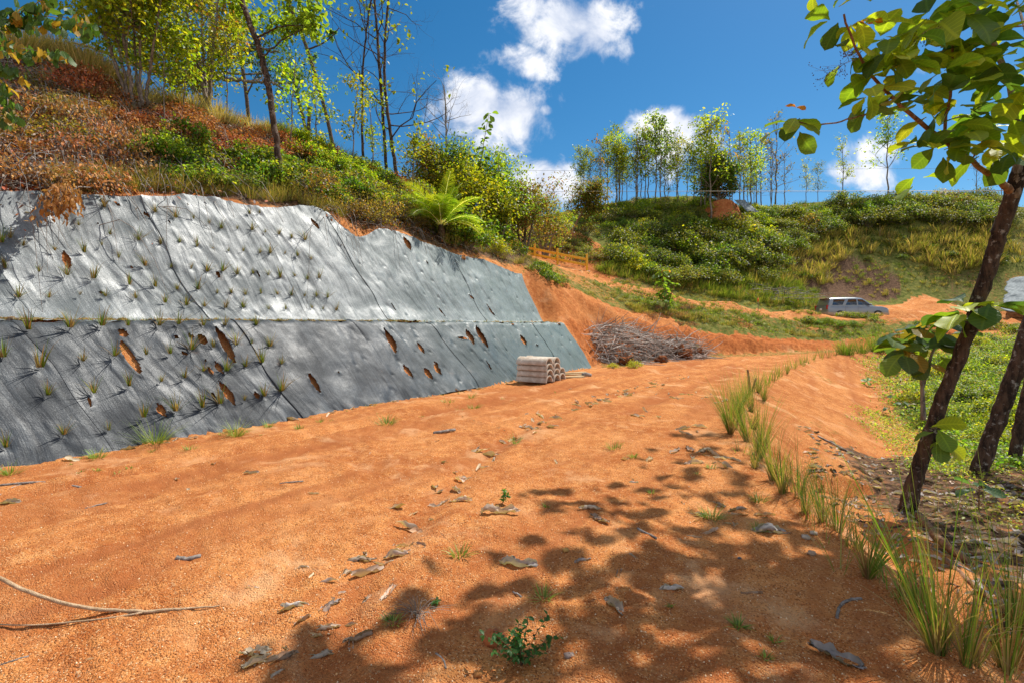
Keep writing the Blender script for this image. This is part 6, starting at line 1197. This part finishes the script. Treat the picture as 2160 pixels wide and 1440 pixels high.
# ------------------------------------------------------------------ parked vehicle on the upper road
def suv():
    M_SIL = mat_plain('silver_paint', (.22, .25, .27), .32, .5, coat=.5); M_TAN = mat_plain('tan_cladding', (.36, .28, .19), .5, .2); M_GL = mat_plain('tinted_glass', (.010, .014, .02), .06, spec=.8); M_RUB = mat_plain('tyre_rubber', (.02, .02, .02), .8); M_RIM = mat_plain('alloy', (.45, .45, .47), .3, .8); M_RED = mat_plain('red_lens', (.35, .015, .012), .2); M_BLK = mat_plain('black_trim', (.02, .02, .02), .5); M_WH = mat_plain('clear_lens', (.6, .62, .62), .15); M_PL = mat_plain('number_plate', (.75, .75, .72), .5)
    c = Vector(PP(1796, 625, 38.9)); c.z = 3.94 - 1.78; root = empty('parked_suv', c, R(-3)); tag(root, 'silver and tan sport utility vehicle parked on the upper road', 'car')
    def loft(name, secs, mat, par=root, sub=2):
        # secs: x, list of (y, z) half-outline mirrored; closed ring per station
        mb = MB(); V = []; n = None
        for x, ring in secs:
            r = [(x, y, z) for y, z in ring] + [(x, -y, z) for y, z in ring[::-1]]; n = len(r); V += r
        F = [];
        for k in range(len(secs) - 1):
            for i in range(n): F.append((k * n + i, k * n + (i + 1) % n, (k + 1) * n + (i + 1) % n, (k + 1) * n + i))
        mb.add(V, F); mb.v.append(np.zeros((0, 3))); mb.c.append(np.zeros((0, 3))); mb.uv.append(np.zeros((0, 3))); mb.f.append(np.array([list(range(n))[::-1]])); mb.v.append(np.zeros((0, 3))); mb.c.append(np.zeros((0, 3))); mb.uv.append(np.zeros((0, 3))); mb.f.append(np.array([[(len(secs) - 1) * n + i for i in range(n)]]))
        return mb.build(name, mat, par, colattr=False, bevel=.03)
    def ring(w, zb, zt, ws=None): ws = ws or w; return [(w * .93, zb), (w, zb + .1), (w, (zb + zt) / 2), (ws * .985, zt - .08), (ws * .94, zt)]
    loft('body', [(-2.38, ring(.84, .48, 1.02)), (-2.33, ring(.92, .40, 1.08)), (-1.9, ring(.94, .34, 1.10)), (-.6, ring(.945, .32, 1.10)), (.75, ring(.945, .32, 1.09)), (1.0, ring(.94, .33, 1.09)), (1.8, ring(.92, .36, 1.04)), (2.2, ring(.86, .38, .94)), (2.38, ring(.74, .42, .78))], M_SIL)
    loft('lower_cladding', [(-2.40, [(.85, .36), (.93, .42), (.93, .60), (.87, .64)]), (-1.9, [(.90, .28), (.965, .36), (.965, .56), (.93, .60)]), (1.9, [(.90, .28), (.965, .36), (.965, .56), (.93, .60)]), (2.40, [(.72, .34), (.80, .42), (.78, .58), (.72, .62)])], M_TAN)
    loft('cabin', [(-2.28, [(.86, 1.06), (.83, 1.16), (.80, 1.2)]), (-2.10, [(.87, 1.06), (.76, 1.62), (.64, 1.71)]), (-1.6, [(.88, 1.06), (.765, 1.66), (.64, 1.755)]), (-.2, [(.88, 1.06), (.765, 1.68), (.64, 1.775)]), (.35, [(.88, 1.06), (.75, 1.64), (.62, 1.735)]), (.62, [(.87, 1.06), (.72, 1.52), (.60, 1.60)]), (1.18, [(.86, 1.05), (.80, 1.10), (.70, 1.12)])], M_SIL)
    def side_glass(pts, name='side_window'):
        for s in (-1, 1):
            mb = MB(); V = [];
            for x, z in pts: y = .88 - (z - 1.06) * (.115 / .6); V.append((x, s * (y + .006), z)); 
            for x, z in pts: y = .88 - (z - 1.06) * (.115 / .6); V.append((x, s * (y - .02), z))
            n = len(pts); mb.add(V, [(i, (i + 1) % n, n + (i + 1) % n, n + i) for i in range(n)]); mb.v.append(np.zeros((0, 3))); mb.c.append(np.zeros((0, 3))); mb.uv.append(np.zeros((0, 3))); mb.f.append(np.array([list(range(n)) if s < 0 else list(range(n))[::-1]])); mb.build(name, M_GL, root, smooth=False, colattr=False)
    side_glass([(-1.98, 1.17), (-1.22, 1.17), (-.98, 1.60), (-1.86, 1.60)]); side_glass([(-.98, 1.17), (-.12, 1.17), (-.12, 1.62), (-.72, 1.62)]); side_glass([(-.02, 1.17), (.86, 1.17), (.80, 1.26), (.34, 1.60), (-.02, 1.62)])
    mb = MB(); mb.add([(-2.275, -.72, 1.16), (-2.275, .72, 1.16), (-2.135, .66, 1.60), (-2.135, -.66, 1.60), (-2.24, -.72, 1.16), (-2.24, .72, 1.16), (-2.10, .66, 1.60), (-2.10, -.66, 1.60)], [(0, 3, 2, 1), (4, 5, 6, 7), (0, 1, 5, 4), (2, 3, 7, 6)]); mb.build('rear_window', M_GL, root, smooth=False, colattr=False)
    mb = MB(); mb.add([(1.10, -.70, 1.14), (1.10, .70, 1.14), (.50, .60, 1.60), (.50, -.60, 1.60), (1.06, -.70, 1.12), (1.06, .70, 1.12), (.46, .60, 1.58), (.46, -.60, 1.58)], [(0, 1, 2, 3), (4, 7, 6, 5), (0, 4, 5, 1), (2, 6, 7, 3)]); mb.build('windscreen', M_GL, root, smooth=False, colattr=False)
    mb = MB(); mb.box((-2.15, 0, 1.715), (.28, 1.24, .04)); mb.build('spoiler', M_TAN, root, smooth=False, bevel=.015)
    for s in (-1, 1):
        mb = MB(); mb.tube(np.array([(-1.7, s * .60, 1.76), (-1.65, s * .60, 1.82), (-.2, s * .60, 1.83), (.15, s * .60, 1.76)]), .018, 6); mb.build('roof_rail', M_BLK, root)
        mb = MB(); mb.box((-2.345, s * .80, 1.0), (.10, .16, .34)); mb.build('tail_light', M_RED, root, smooth=False, bevel=.02)
        mb = MB(); mb.box((2.26, s * .66, .80), (.16, .26, .16)); mb.build('headlight', M_WH, root, smooth=False, bevel=.03)
        mb = MB(); mb.box((.82, s * 1.0, 1.19), (.12, .18, .14)); mb.build('mirror', M_SIL, root, smooth=False, bevel=.03)
        for x in (-.85, .12): mb = MB(); mb.box((x, s * .955, .98), (.18, .03, .035)); mb.build('door_handle', M_SIL, root, smooth=False, bevel=.01)
        for x in (-.08, -1.05): mb = MB(); mb.box((x, s * .9472, .80), (.008, .004, .52)); mb.build('door_gap', M_BLK, root, smooth=False)
        for x in (-1.45, 1.42):
            mb = MB(); th = np.linspace(0, 2 * math.pi, 25)[:-1]; V = []; y0, y1 = s * .74, s * .97
            for y, r in ((y0, .37), (y1, .37), (y1 + s * .004, .24)): V += [(x + r * math.cos(t), y, .37 + r * math.sin(t)) for t in th]
            F = [(k * 24 + i, k * 24 + (i + 1) % 24, (k + 1) * 24 + (i + 1) % 24, (k + 1) * 24 + i) for k in range(2) for i in range(24)]; mb.add(V, F); w = mb.build('wheel', M_RUB, root, colattr=False)
            mb = MB(); V = [(x, y1 - s * .01, .37)] + [(x + .24 * math.cos(t), y1 + s * .002, .37 + .24 * math.sin(t)) for t in th]; mb.add(V, [(0, 1 + i, 1 + (i + 1) % 24) for i in range(24)]); mb.build('rim', M_RIM, w, colattr=False)
    mb = MB(); mb.box((-2.40, 0, .84), (.02, .34, .16)); mb.build('number_plate', M_PL, root, smooth=False)
    mb = MB(); mb.box((-2.42, 0, .50), (.14, 1.66, .20)); mb.build('rear_bumper', M_TAN, root, smooth=False, bevel=.04)
    return root
suv()

# ------------------------------------------------------------------ far slope: shrubs, grasses, ridge trees
H_ = [(1180, 470), (1250, 440), (1340, 430), (1480, 425), (1560, 440), (1640, 440), (1760, 410), (2100, 400), (2110, 500), (1900, 505), (1740, 540), (1640, 590), (1500, 600), (1380, 600), (1290, 560), (1240, 530), (1180, 520)]
cover_mix(['far_dark', 'far_dark', 'far_olive', 'far_green'], [(1600, 455), (1700, 447), (1850, 430), (2120, 420), (2130, 480), (1950, 470), (1800, 480), (1700, 500), (1620, 480)], 82, 701, 1.0, 2.0, 'dense dark green bush on the ridge at right', 'dark bushes on the right ridge', 13)
cover_mix(['far_green', 'far_green', 'far_olive', 'yellow', 'far_dark'], [(1290, 520), (1420, 480), (1640, 490), (1720, 510), (1640, 560), (1480, 590), (1360, 590), (1280, 560)], 66, 711, .9, 1.8, 'big leafy bush on the middle of the far slope', 'leafy bushes in the middle of the far slope', 13)
cover_mix(['far_dark', 'far_green'], [(1360, 560), (1480, 570), (1620, 560), (1640, 590), (1500, 608), (1380, 596)], 14, 717, .9, 1.5, 'dark bush in the shadow line above the upper road', 'dark bushes above the upper road', 14)
cover_mix(['far_olive', 'far_olive', 'yellow', 'far_green'], [(1180, 470), (1300, 440), (1420, 440), (1560, 440), (1600, 500), (1420, 490), (1300, 520), (1230, 510)], 52, 721, .55, 1.3, 'olive scrub bush below the line of thin ridge trees', 'olive bushes below the ridge trees', 13)
cover('far_olive', [(1100, 520), (1200, 510), (1290, 560), (1260, 560), (1180, 535)], 12, 725, .5, .9, 'olive bush behind the yellow fence', 'olive bushes behind the fence', 14, 'bush', 'bush')
cover('yellow', [(1560, 440), (1720, 450), (1760, 470), (1640, 480), (1560, 470)], 16, 731, .7, 1.2, 'sunlit yellow green bush below the bare orange mound', 'sunlit bushes below the mound', 15, 'bush', 'bush')
cover('far_green', [(1750, 480), (1950, 480), (2110, 480), (2120, 560), (1980, 540), (1760, 560)], 15, 735, .4, .9, 'small green bush scattered on the grassy part of the far slope', 'small bushes on the grassy far slope', 18, 'bush', 'bush')
cover('green', [(1540, 590), (1700, 600), (1740, 580), (1600, 560)], 14, 737, .4, .8, 'small bush left of and behind the parked vehicle', 'small bushes behind the vehicle', 14)
gstuff('mixed', [(1660, 520), (1760, 490), (1900, 490), (2110, 470), (2120, 560), (2000, 580), (1900, 540), (1790, 545), (1740, 600), (1620, 615), (1560, 600)], 304, 741, .8, 1.7, 'grass', .8)
gstuff('green', [(1420, 590), (1560, 600), (1700, 620), (1660, 580), (1500, 585)], 112, 745, .6, 1.2, 'grass', 1.0)
gstuff('green', [(1780, 550), (2080, 560), (2080, 610), (1990, 600), (1940, 600), (1780, 620)], 73, 747, .3, .6, 'grass', 1.0)
gstuff('green', [(1250, 572), (1400, 606), (1550, 634), (1720, 652), (1720, 610), (1500, 592), (1300, 555)], 260, 781, .5, 1.1)
gstuff('mixed', [(1250, 572), (1400, 606), (1550, 634), (1720, 652), (1720, 625), (1500, 605), (1300, 560)], 120, 783, .4, .9)
gstuff('mixed', [(1130, 560), (1240, 590), (1400, 630), (1560, 660), (1640, 690), (1400, 665), (1260, 630), (1150, 590)], 170, 785, .1, .3)
gstuff('mixed', [(1980, 480), (2160, 470), (2160, 560), (2060, 560)], 60, 787, .7, 1.5)
gstuff('green', [(1250, 440), (1560, 425), (1700, 430), (2120, 405), (2120, 430), (1700, 455), (1560, 450), (1250, 460)], 160, 789, .5, 1.1)
cover_mix(['far_olive', 'far_green', 'yellow'], [(1190, 455), (1290, 430), (1420, 418), (1560, 420), (1600, 440), (1700, 435), (1560, 450), (1400, 440), (1200, 470)], 26, 791, .5, 1.0, 'bush on the skyline among the thin ridge trees', 'skyline bushes among the ridge trees', 9)
for a, b in ((1250, 573), (1400, 607), (1550, 635), (1700, 653), (1850, 663)): pass
gstuff('mixed', [(1240, 568), (1400, 604), (1550, 632), (1700, 650), (1860, 660), (1860, 672), (1700, 662), (1550, 644), (1400, 617), (1240, 582)], 190, 793, .12, .4)
gstuff('green', [(1540, 634), (1700, 651), (1860, 661), (1860, 672), (1700, 662)], 60, 795, .2, .5)
gstuff('mixed', [(1700, 560), (2100, 560), (2100, 605), (1990, 612), (1900, 635), (1850, 630), (1700, 615)], 110, 797, .25, .6)
# broad low plants on the bank between the two roads
gstuff('green', [(1290, 590), (1420, 620), (1500, 640), (1640, 670), (1860, 690), (1880, 720), (1700, 705), (1500, 680), (1330, 640), (1250, 600)], 240, 751, .18, .42, 'grass', 1.2)
gstuff('mixed', [(1320, 640), (1440, 660), (1560, 690), (1700, 710), (1800, 715), (1640, 700), (1500, 685), (1340, 660)], 176, 755, .2, .45, 'grass', 1.2)
cover('green', [(1680, 660), (1850, 670), (1860, 690), (1700, 690)], 9, 757, .3, .6, 'green bush on the verge right in front of the parked vehicle', 'bushes in front of the vehicle', 14)
cover('green', [(1130, 560), (1190, 590), (1180, 605), (1120, 580)], 10, 759, .3, .55, 'bright green bush on the brink between fabric and fence', 'bright bushes between fabric and fence', 10)
cover('green', [(1870, 690), (2140, 690), (2150, 730), (1900, 730)], 16, 763, .25, .6, 'green bush at the head of the grassy hollow on the right', 'bushes at the head of the grassy hollow', 14)
teak_small('broad-leaved sapling with two curled orange top leaves standing on the bank', 1404, 652, 572, 28.5, 71, .5, 9, -4)
rng = np.random.default_rng(72); b = hit1(1404, 655); lf = MB(); st = MB(); root = empty('teak_sapling', b); tag(root, 'bushy lower growth around the sapling on the bank', 'sapling')
for k in range(9): a = rng.random() * 6.28; e = np.array([math.cos(a) * .55, math.sin(a) * .5, rng.uniform(.5, 1.7)]); st.tube(wob(rng, np.stack([(0, 0, 0), e * .5, e]), .01, 1), .012, 4); [cluster(lf, rng, e * t, 4, .3, .06, [(.17, .28, .03), (.24, .36, .04), (.10, .18, .03)]) for t in (.6, 1.0)]
st.build('stem', M_BARK3, root); lf.build('foliage', M_TEAK, root, uvattr=True)
lf = MB(); c = np.array(PP(1404, 572, 28.5)); broad(lf, rng, [c, c], [(1, 0, .9), (-1, .1, .9)], .36, [(.62, .26, .04)], bend=3.0, wid=.5); o = lf.build('young_leaf', M_TEAK, [q for q in COL.objects if q.get('label', '').startswith('broad-leaved sapling with two')][0], uvattr=True); o.location = -Vector(o.parent.location)
cover('brown', [(1355, 645), (1450, 650), (1470, 690), (1370, 680)], 12, 767, .25, .45, 'dry straw coloured weed heap below the sapling on the bank', 'dry weeds below the bank sapling', 8, 'dry_shrub', 'dry shrub')
# leafy ground cover in the hollow
def ground_cover(poly, n, seed, cols, lsz, hgt, name='ground_cover', tall=0):
    rng = np.random.default_rng(seed); sp_ = spots(poly, n // 30, seed); lf = MB()
    for x, y, z, a, b in sp_:
        q = np.array([x, y, z]) + rng.normal(0, .22, (30, 3)) * (1, 1, 0); q[:, 2] = height(q[:, 0], q[:, 1]) + rng.random(30) * hgt; leaves(lf, rng, q, rng.normal(0, 1, (30, 3)) + (0, 0, .3), lsz, cols, jit=.3)
    tag(lf.build(name, M_LEAF), kind='stuff')
GC = [(.20, .30, .03), (.28, .38, .04), (.12, .22, .02), (.34, .38, .07), (.30, .26, .08)]
ground_cover([(1812, 765), (1870, 735), (2160, 690), (2300, 690), (2300, 1000), (2080, 980), (1990, 930), (1925, 885), (1880, 850)], 42000, 771, GC, .07, .14)
ground_cover([(1850, 745), (1990, 720), (2160, 700), (2160, 800), (1960, 860), (1890, 840)], 9000, 772, GC, .09, .22)
ground_cover([(1830, 860), (1900, 880), (2000, 960), (2060, 1000), (1960, 990), (1880, 940), (1820, 900)], 5000, 780, GC, .045, .07)
ground_cover([(1290, 600), (1450, 625), (1640, 665), (1860, 700), (1860, 725), (1640, 705), (1480, 685), (1330, 650)], 7000, 773, GC[:3] + OL[:2], .08, .07)
ground_cover([(1100, 470), (1200, 440), (1500, 420), (1700, 410), (2120, 385), (2130, 560), (1800, 530), (1600, 600), (1300, 570), (1120, 540)], 36000, 774, DG + OL[:2] + MG[:2], .16, .35)
ground_cover([(1780, 870), (1880, 900), (2000, 1000), (2100, 1060), (2160, 1160), (2160, 1020), (1990, 920), (1900, 870)], 1500, 775, GC, .045, .08)
cover('green', [(1900, 760), (2150, 720), (2160, 900), (2000, 860)], 26, 777, .18, .4, 'leafy weed clump in the grassy hollow on the right', 'weed clumps in the grassy hollow', 22)
gstuff('green', [(1900, 760), (2150, 720), (2160, 960), (2040, 930), (1960, 840)], 80, 779, .2, .4, 'grass', 1.0)
for nm, mb in FAR_GRASS.items(): tag(mb.build(nm, M_GRASS), kind='stuff')
cover_mix(['far_dark', 'far_green'], [(1420, 490), (1560, 480), (1650, 510), (1640, 560), (1480, 585), (1400, 560)], 24, 805, 1.5, 2.3, 'tall shadowed bush mass in the middle of the far slope', 'tall shadowed bushes on the far slope', 16)
cover_mix(['yellow', 'green'], [(1900, 750), (2150, 710), (2170, 960), (2040, 930), (1930, 860)], 34, 807, .25, .6, 'yellowish weed bush in the grassy hollow on the right', 'yellowish weeds in the hollow', 18)
# thin trees on the ridge
def ridge_proto(seed, keep, cols, bare=False):
    rng = np.random.default_rng(seed); h = 8.0; p = np.array([(rng.normal(0, .05), rng.normal(0, .04), h * i / 9) for i in range(10)]); tr = MB(); tr.tube(p, np.linspace(.06, .015, 10), 6); br = MB(); an = []
    for k in range(20): t = rng.uniform(.28, 1); z = p[min(int(t * 9), 8)]; a = rng.random() * 6.28; grow(br, rng, z, np.array([math.cos(a) * .8, math.sin(a) * .8, .9]), rng.uniform(.9, 2.2) * (1.3 - .6 * t), .020, 1, an, .3, 5, .35)
    lf = MB(); leafy(lf, rng, an, 3, .20, cols, .16, .4, .5, keep); return tr, br, lf
RP = [ridge_proto(801 + k, [.62, .75, .5, .7, .42, .12][k], [MG, YG, DG, MG, YG, OL][k]) for k in range(6)]; RM = {}
def ridge_tree(px, by, ty, k, label, Y=None):
    p = hit1(px, by); k = k % 6
    q = by
    while not (40 < p.y < 66) and q < by + 80: q += 2; p = hit1(px, q)
    by = max(by, q)
    hgt = (by - ty + 16) / FPX * p.y
    if k not in RM:
        a = [m.build(n, mt) for m, n, mt in zip(RP[k], ('trunk', 'branch', 'crown'), (M_BARK2, M_BARK2, M_LEAF))]; RM[k] = [o.data for o in a]; [bpy.data.objects.remove(o) for o in a]
    r = empty('thin_tree', p, rng.uniform(0, 6)); s = hgt / 8.4; r.scale = (s * 1.15, s * 1.15, s); tag(r, label, 'tree', 'thin trees along the far ridge')
    for n, me in zip(('trunk', 'branch', 'crown'), RM[k]): o = bpy.data.objects.new(n, me); COL.objects.link(o); o.parent = r
TR = [(1225, 440, 325, 0), (1245, 440, 330, 3), (1267, 445, 298, 5), (1282, 420, 304, 1), (1299, 420, 282, 0), (1307, 422, 300, 1), (1322, 425, 330, 4), (1343, 430, 282, 4), (1353, 425, 300, 3), (1361, 422, 290, 1), (1368, 412, 287, 0), (1383, 432, 262, 1), (1393, 440, 265, 3), (1403, 418, 292, 0), (1428, 420, 290, 4), (1450, 425, 320, 0), (1478, 440, 285, 4), (1490, 445, 270, 3), (1500, 470, 254, 1), (1515, 450, 290, 4), (1539, 460, 273, 5), (1560, 445, 300, 4), (1569, 442, 290, 5), (1583, 462, 293, 1), (1595, 445, 300, 4), (1605, 440, 305, 5), (1628, 435, 300, 5), (1637, 434, 250, 5), (1655, 430, 330, 5), (1778, 400, 305, 4), (1873, 385, 240, 1), (1700, 425, 350, 4), (1725, 420, 355, 2), (2112, 395, 340, 4), (2060, 395, 330, 5)]
DESC = ['slim leafy tree on the far ridge', 'light green open crowned tree on the far ridge', 'tree on the far ridge']
rt_ = np.random.default_rng(880); TR += [(float(a), 430.0, float(rt_.uniform(300, 375)), int(rt_.integers(6))) for a in rt_.uniform(1225, 1665, 16)]
for px, by, ty, k in TR:
    if px == 1873: lab = 'tallest thin tree above the dark bushes, left of the overhanging broad leaves'
    elif px == 1778: lab = 'sparse small tree against the cloud above the right ridge'
    elif px == 1637: lab = 'forked leafless tree with dry brown fruit at the right end of the ridge row'
    elif px == 1383: lab = 'twin-looking taller leafy tree in the centre of the ridge row'
    elif px == 1500: lab = 'tallest leafy tree standing just left of the bare orange mound'
    elif px == 1267: lab = 'bare thin tree near the left end of the ridge row'
    elif px > 1660: lab = 'low thin tree rising behind the right ridge bushes'
    elif k == 5: lab = 'nearly leafless thin tree in the right half of the ridge row'
    elif px < 1370: lab = 'thin sparsely leaved tree in the left part of the ridge row'
    else: lab = 'thin sparsely leaved tree in the right part of the ridge row'
    ridge_tree(px, by, ty, k, lab)
# broad dark tree amid the thin ones, scraggy red-stemmed tree at left
px_tree('small_tree', 'compact dark leafy tree amid the thin ridge trees', [[(1518, 450, 53, 7), (1515, 400, 53, 6), (1512, 360, 53, 4)]], 830, nbr=22, blen=2.2, per=5, lsz=.26, cols=DG + MG[:2], lo=.25, jit=.3)
px_tree('small_tree', 'reddish crooked stemmed tree leaning right on the orange slope', [[(1198, 530, 44, 6), (1210, 480, 44, 5), (1232, 440, 44, 4), (1250, 415, 44, 3)]], 831, nbr=18, blen=2.0, per=4, lsz=.20, cols=OL + MG[:2], lo=.4, jit=.3, bark=M_BARK3)
# bare mound with a sheet of fabric on the ridge
def mound():
    c = hit1(1534, 474) + Vector((0, -.6, .2)); root = empty('earth_mound', c); tag(root, 'bare orange earth mound cut in two steps on the far ridge', 'earth mound'); w = 46 / FPX * 55
    prof = [(-.3, -.8), (0.1, 1.3), (.8, 1.45), (1.0, 2.6), (2.6, 2.9), (6, 1.6)]; xs = np.linspace(-w, w, 40); V = []
    for x in xs:
        k = max(0.0, 1 - (abs(x) / w) ** 2.2) ** .55
        for y, z in prof: V.append((x, y + (x / w) ** 2 * 1.5, z * k + .10 * float(fbm(np.array([x * 3]), np.array([y * 3]), 1, 3, 9)[0])))
    n = len(prof); F = [(i * n + j, (i + 1) * n + j, (i + 1) * n + j + 1, i * n + j + 1) for i in range(39) for j in range(n - 1)]; mb = MB(); mb.add(V, F); o = mb.build('earth_face', mat_plain('red_earth', (.36, .10, .03), .95, spec=.1, sc=2.5, c2=(.55, .20, .07), bmp=.5), root)
mound()
M_SHEET = mat_plain('pale_sheet', (.10, .125, .135), .75, spec=.15, sc=5, c2=(.24, .27, .28), bmp=.5)
def sheet(lab, corners, n=24, nm='fabric_sheet', amp=.05):
    c = [np.array(PP(*q)) for q in corners]; mb = MB(); V = []; 
    for i in range(n + 1):
        for j in range(n + 1): a, b = i / n, j / n; p = (c[0] * (1 - a) + c[1] * a) * (1 - b) + (c[3] * (1 - a) + c[2] * a) * b; V.append(p)
    V = np.array(V); V[:, 1] += fbm(V[:, 0] * 2, V[:, 2] * 2, 1, 3, 5) * amp * 4; V[:, 2] += fbm(V[:, 0] * 2, V[:, 1] * 2, 1, 3, 6) * amp; o0 = V[0].copy(); m = n + 1
    mb.add(V - o0, [(i * m + j, (i + 1) * m + j, (i + 1) * m + j + 1, i * m + j + 1) for i in range(n) for j in range(n)]); o = mb.build(nm, M_SHEET, loc=o0); md = o.modifiers.new('s', 'SOLIDIFY'); md.thickness = .02; tag(o, lab, 'fabric cover')
mY = hit1(1534, 474).y
sheet('small blue grey sheet draped over the right end of the orange mound', [(1548, 421, mY + .4), (1572, 423, mY + .6), (1600, 448, mY - .6), (1576, 446, mY - .8)])
sheet('pale silvery fabric on the slope at the far right, behind the leaning trunk', [(2112, 655, 38), (2330, 670, 33), (2330, 555, 39), (2128, 588, 43)], 40, 'slope_fabric', .12)
# felled branches by the roadside, left of the vehicle
mb = MB(); rng = np.random.default_rng(91); o0 = Vector(hit1(1650, 630))
for x, y, z, a, b in spots([(1560, 618), (1600, 605), (1720, 625), (1712, 642), (1640, 640), (1580, 630)], 150, 92):
    d = rng.normal(0, 1, 3) * (1, .6, .2); p = np.array([x, y, z + rng.uniform(0, .45)]); mb.tube(wob(rng, np.stack([p, p + d * .6, p + d * 1.2]), .03, 1) - o0, [.03, .028, .024, .02, .012], 4, cap=False)
tag(mb.build('dead_branches', M_TWIG, loc=o0), kind='stuff')
# lines strung across the view
M_LINE = mat_plain('pale_cord', (.62, .62, .45), .6); M_WIRE = mat_plain('dark_wire', (.06, .065, .08), .6)
def line(name, lab, a, b, sag, r, mat):
    a, b = np.array(PP(*a)), np.array(PP(*b)); t = np.linspace(0, 1, 40)[:, None]; p = a + (b - a) * t; p[:, 2] -= sag * 4 * (t * (1 - t))[:, 0]; mb = MB(); mb.tube(p - a, r, 5); tag(mb.build(name, mat, loc=a), lab, 'wire')
line('cord', 'pale yellow cord tied to the leaning tree and stretched across the valley', (2118, 403, 5.62), (1140, 404, 60), .0, .0045, M_LINE)
line('power_line', 'upper dark wire crossing the clouds above the ridge', (900, 362, 52), (2700, 352, 66), .0, .014, M_WIRE)
line('power_line', 'lower dark wire just over the ridge line', (900, 404, 50), (2700, 408, 66), .0, .012, M_WIRE)
M_POLE = mat_plain('concrete_pole', (.5, .5, .48), .8)
for px, b_, t_, Y, w, lab in [(1310, 466, 440, 52, .10, 'short pale post in the bushes below the ridge trees'), (1123, 500, 466, 40, .14, 'pale post between the trees left of the fence')]:
    p = np.array(PP(px, b_, Y)); q = np.array(PP(px, t_, Y)); mb = MB(); mb.tube(np.stack([(0, 0, -.3), (0, 0, q[2] - p[2])]), w, 8); tag(mb.build('post', M_POLE, loc=p), lab, 'post')
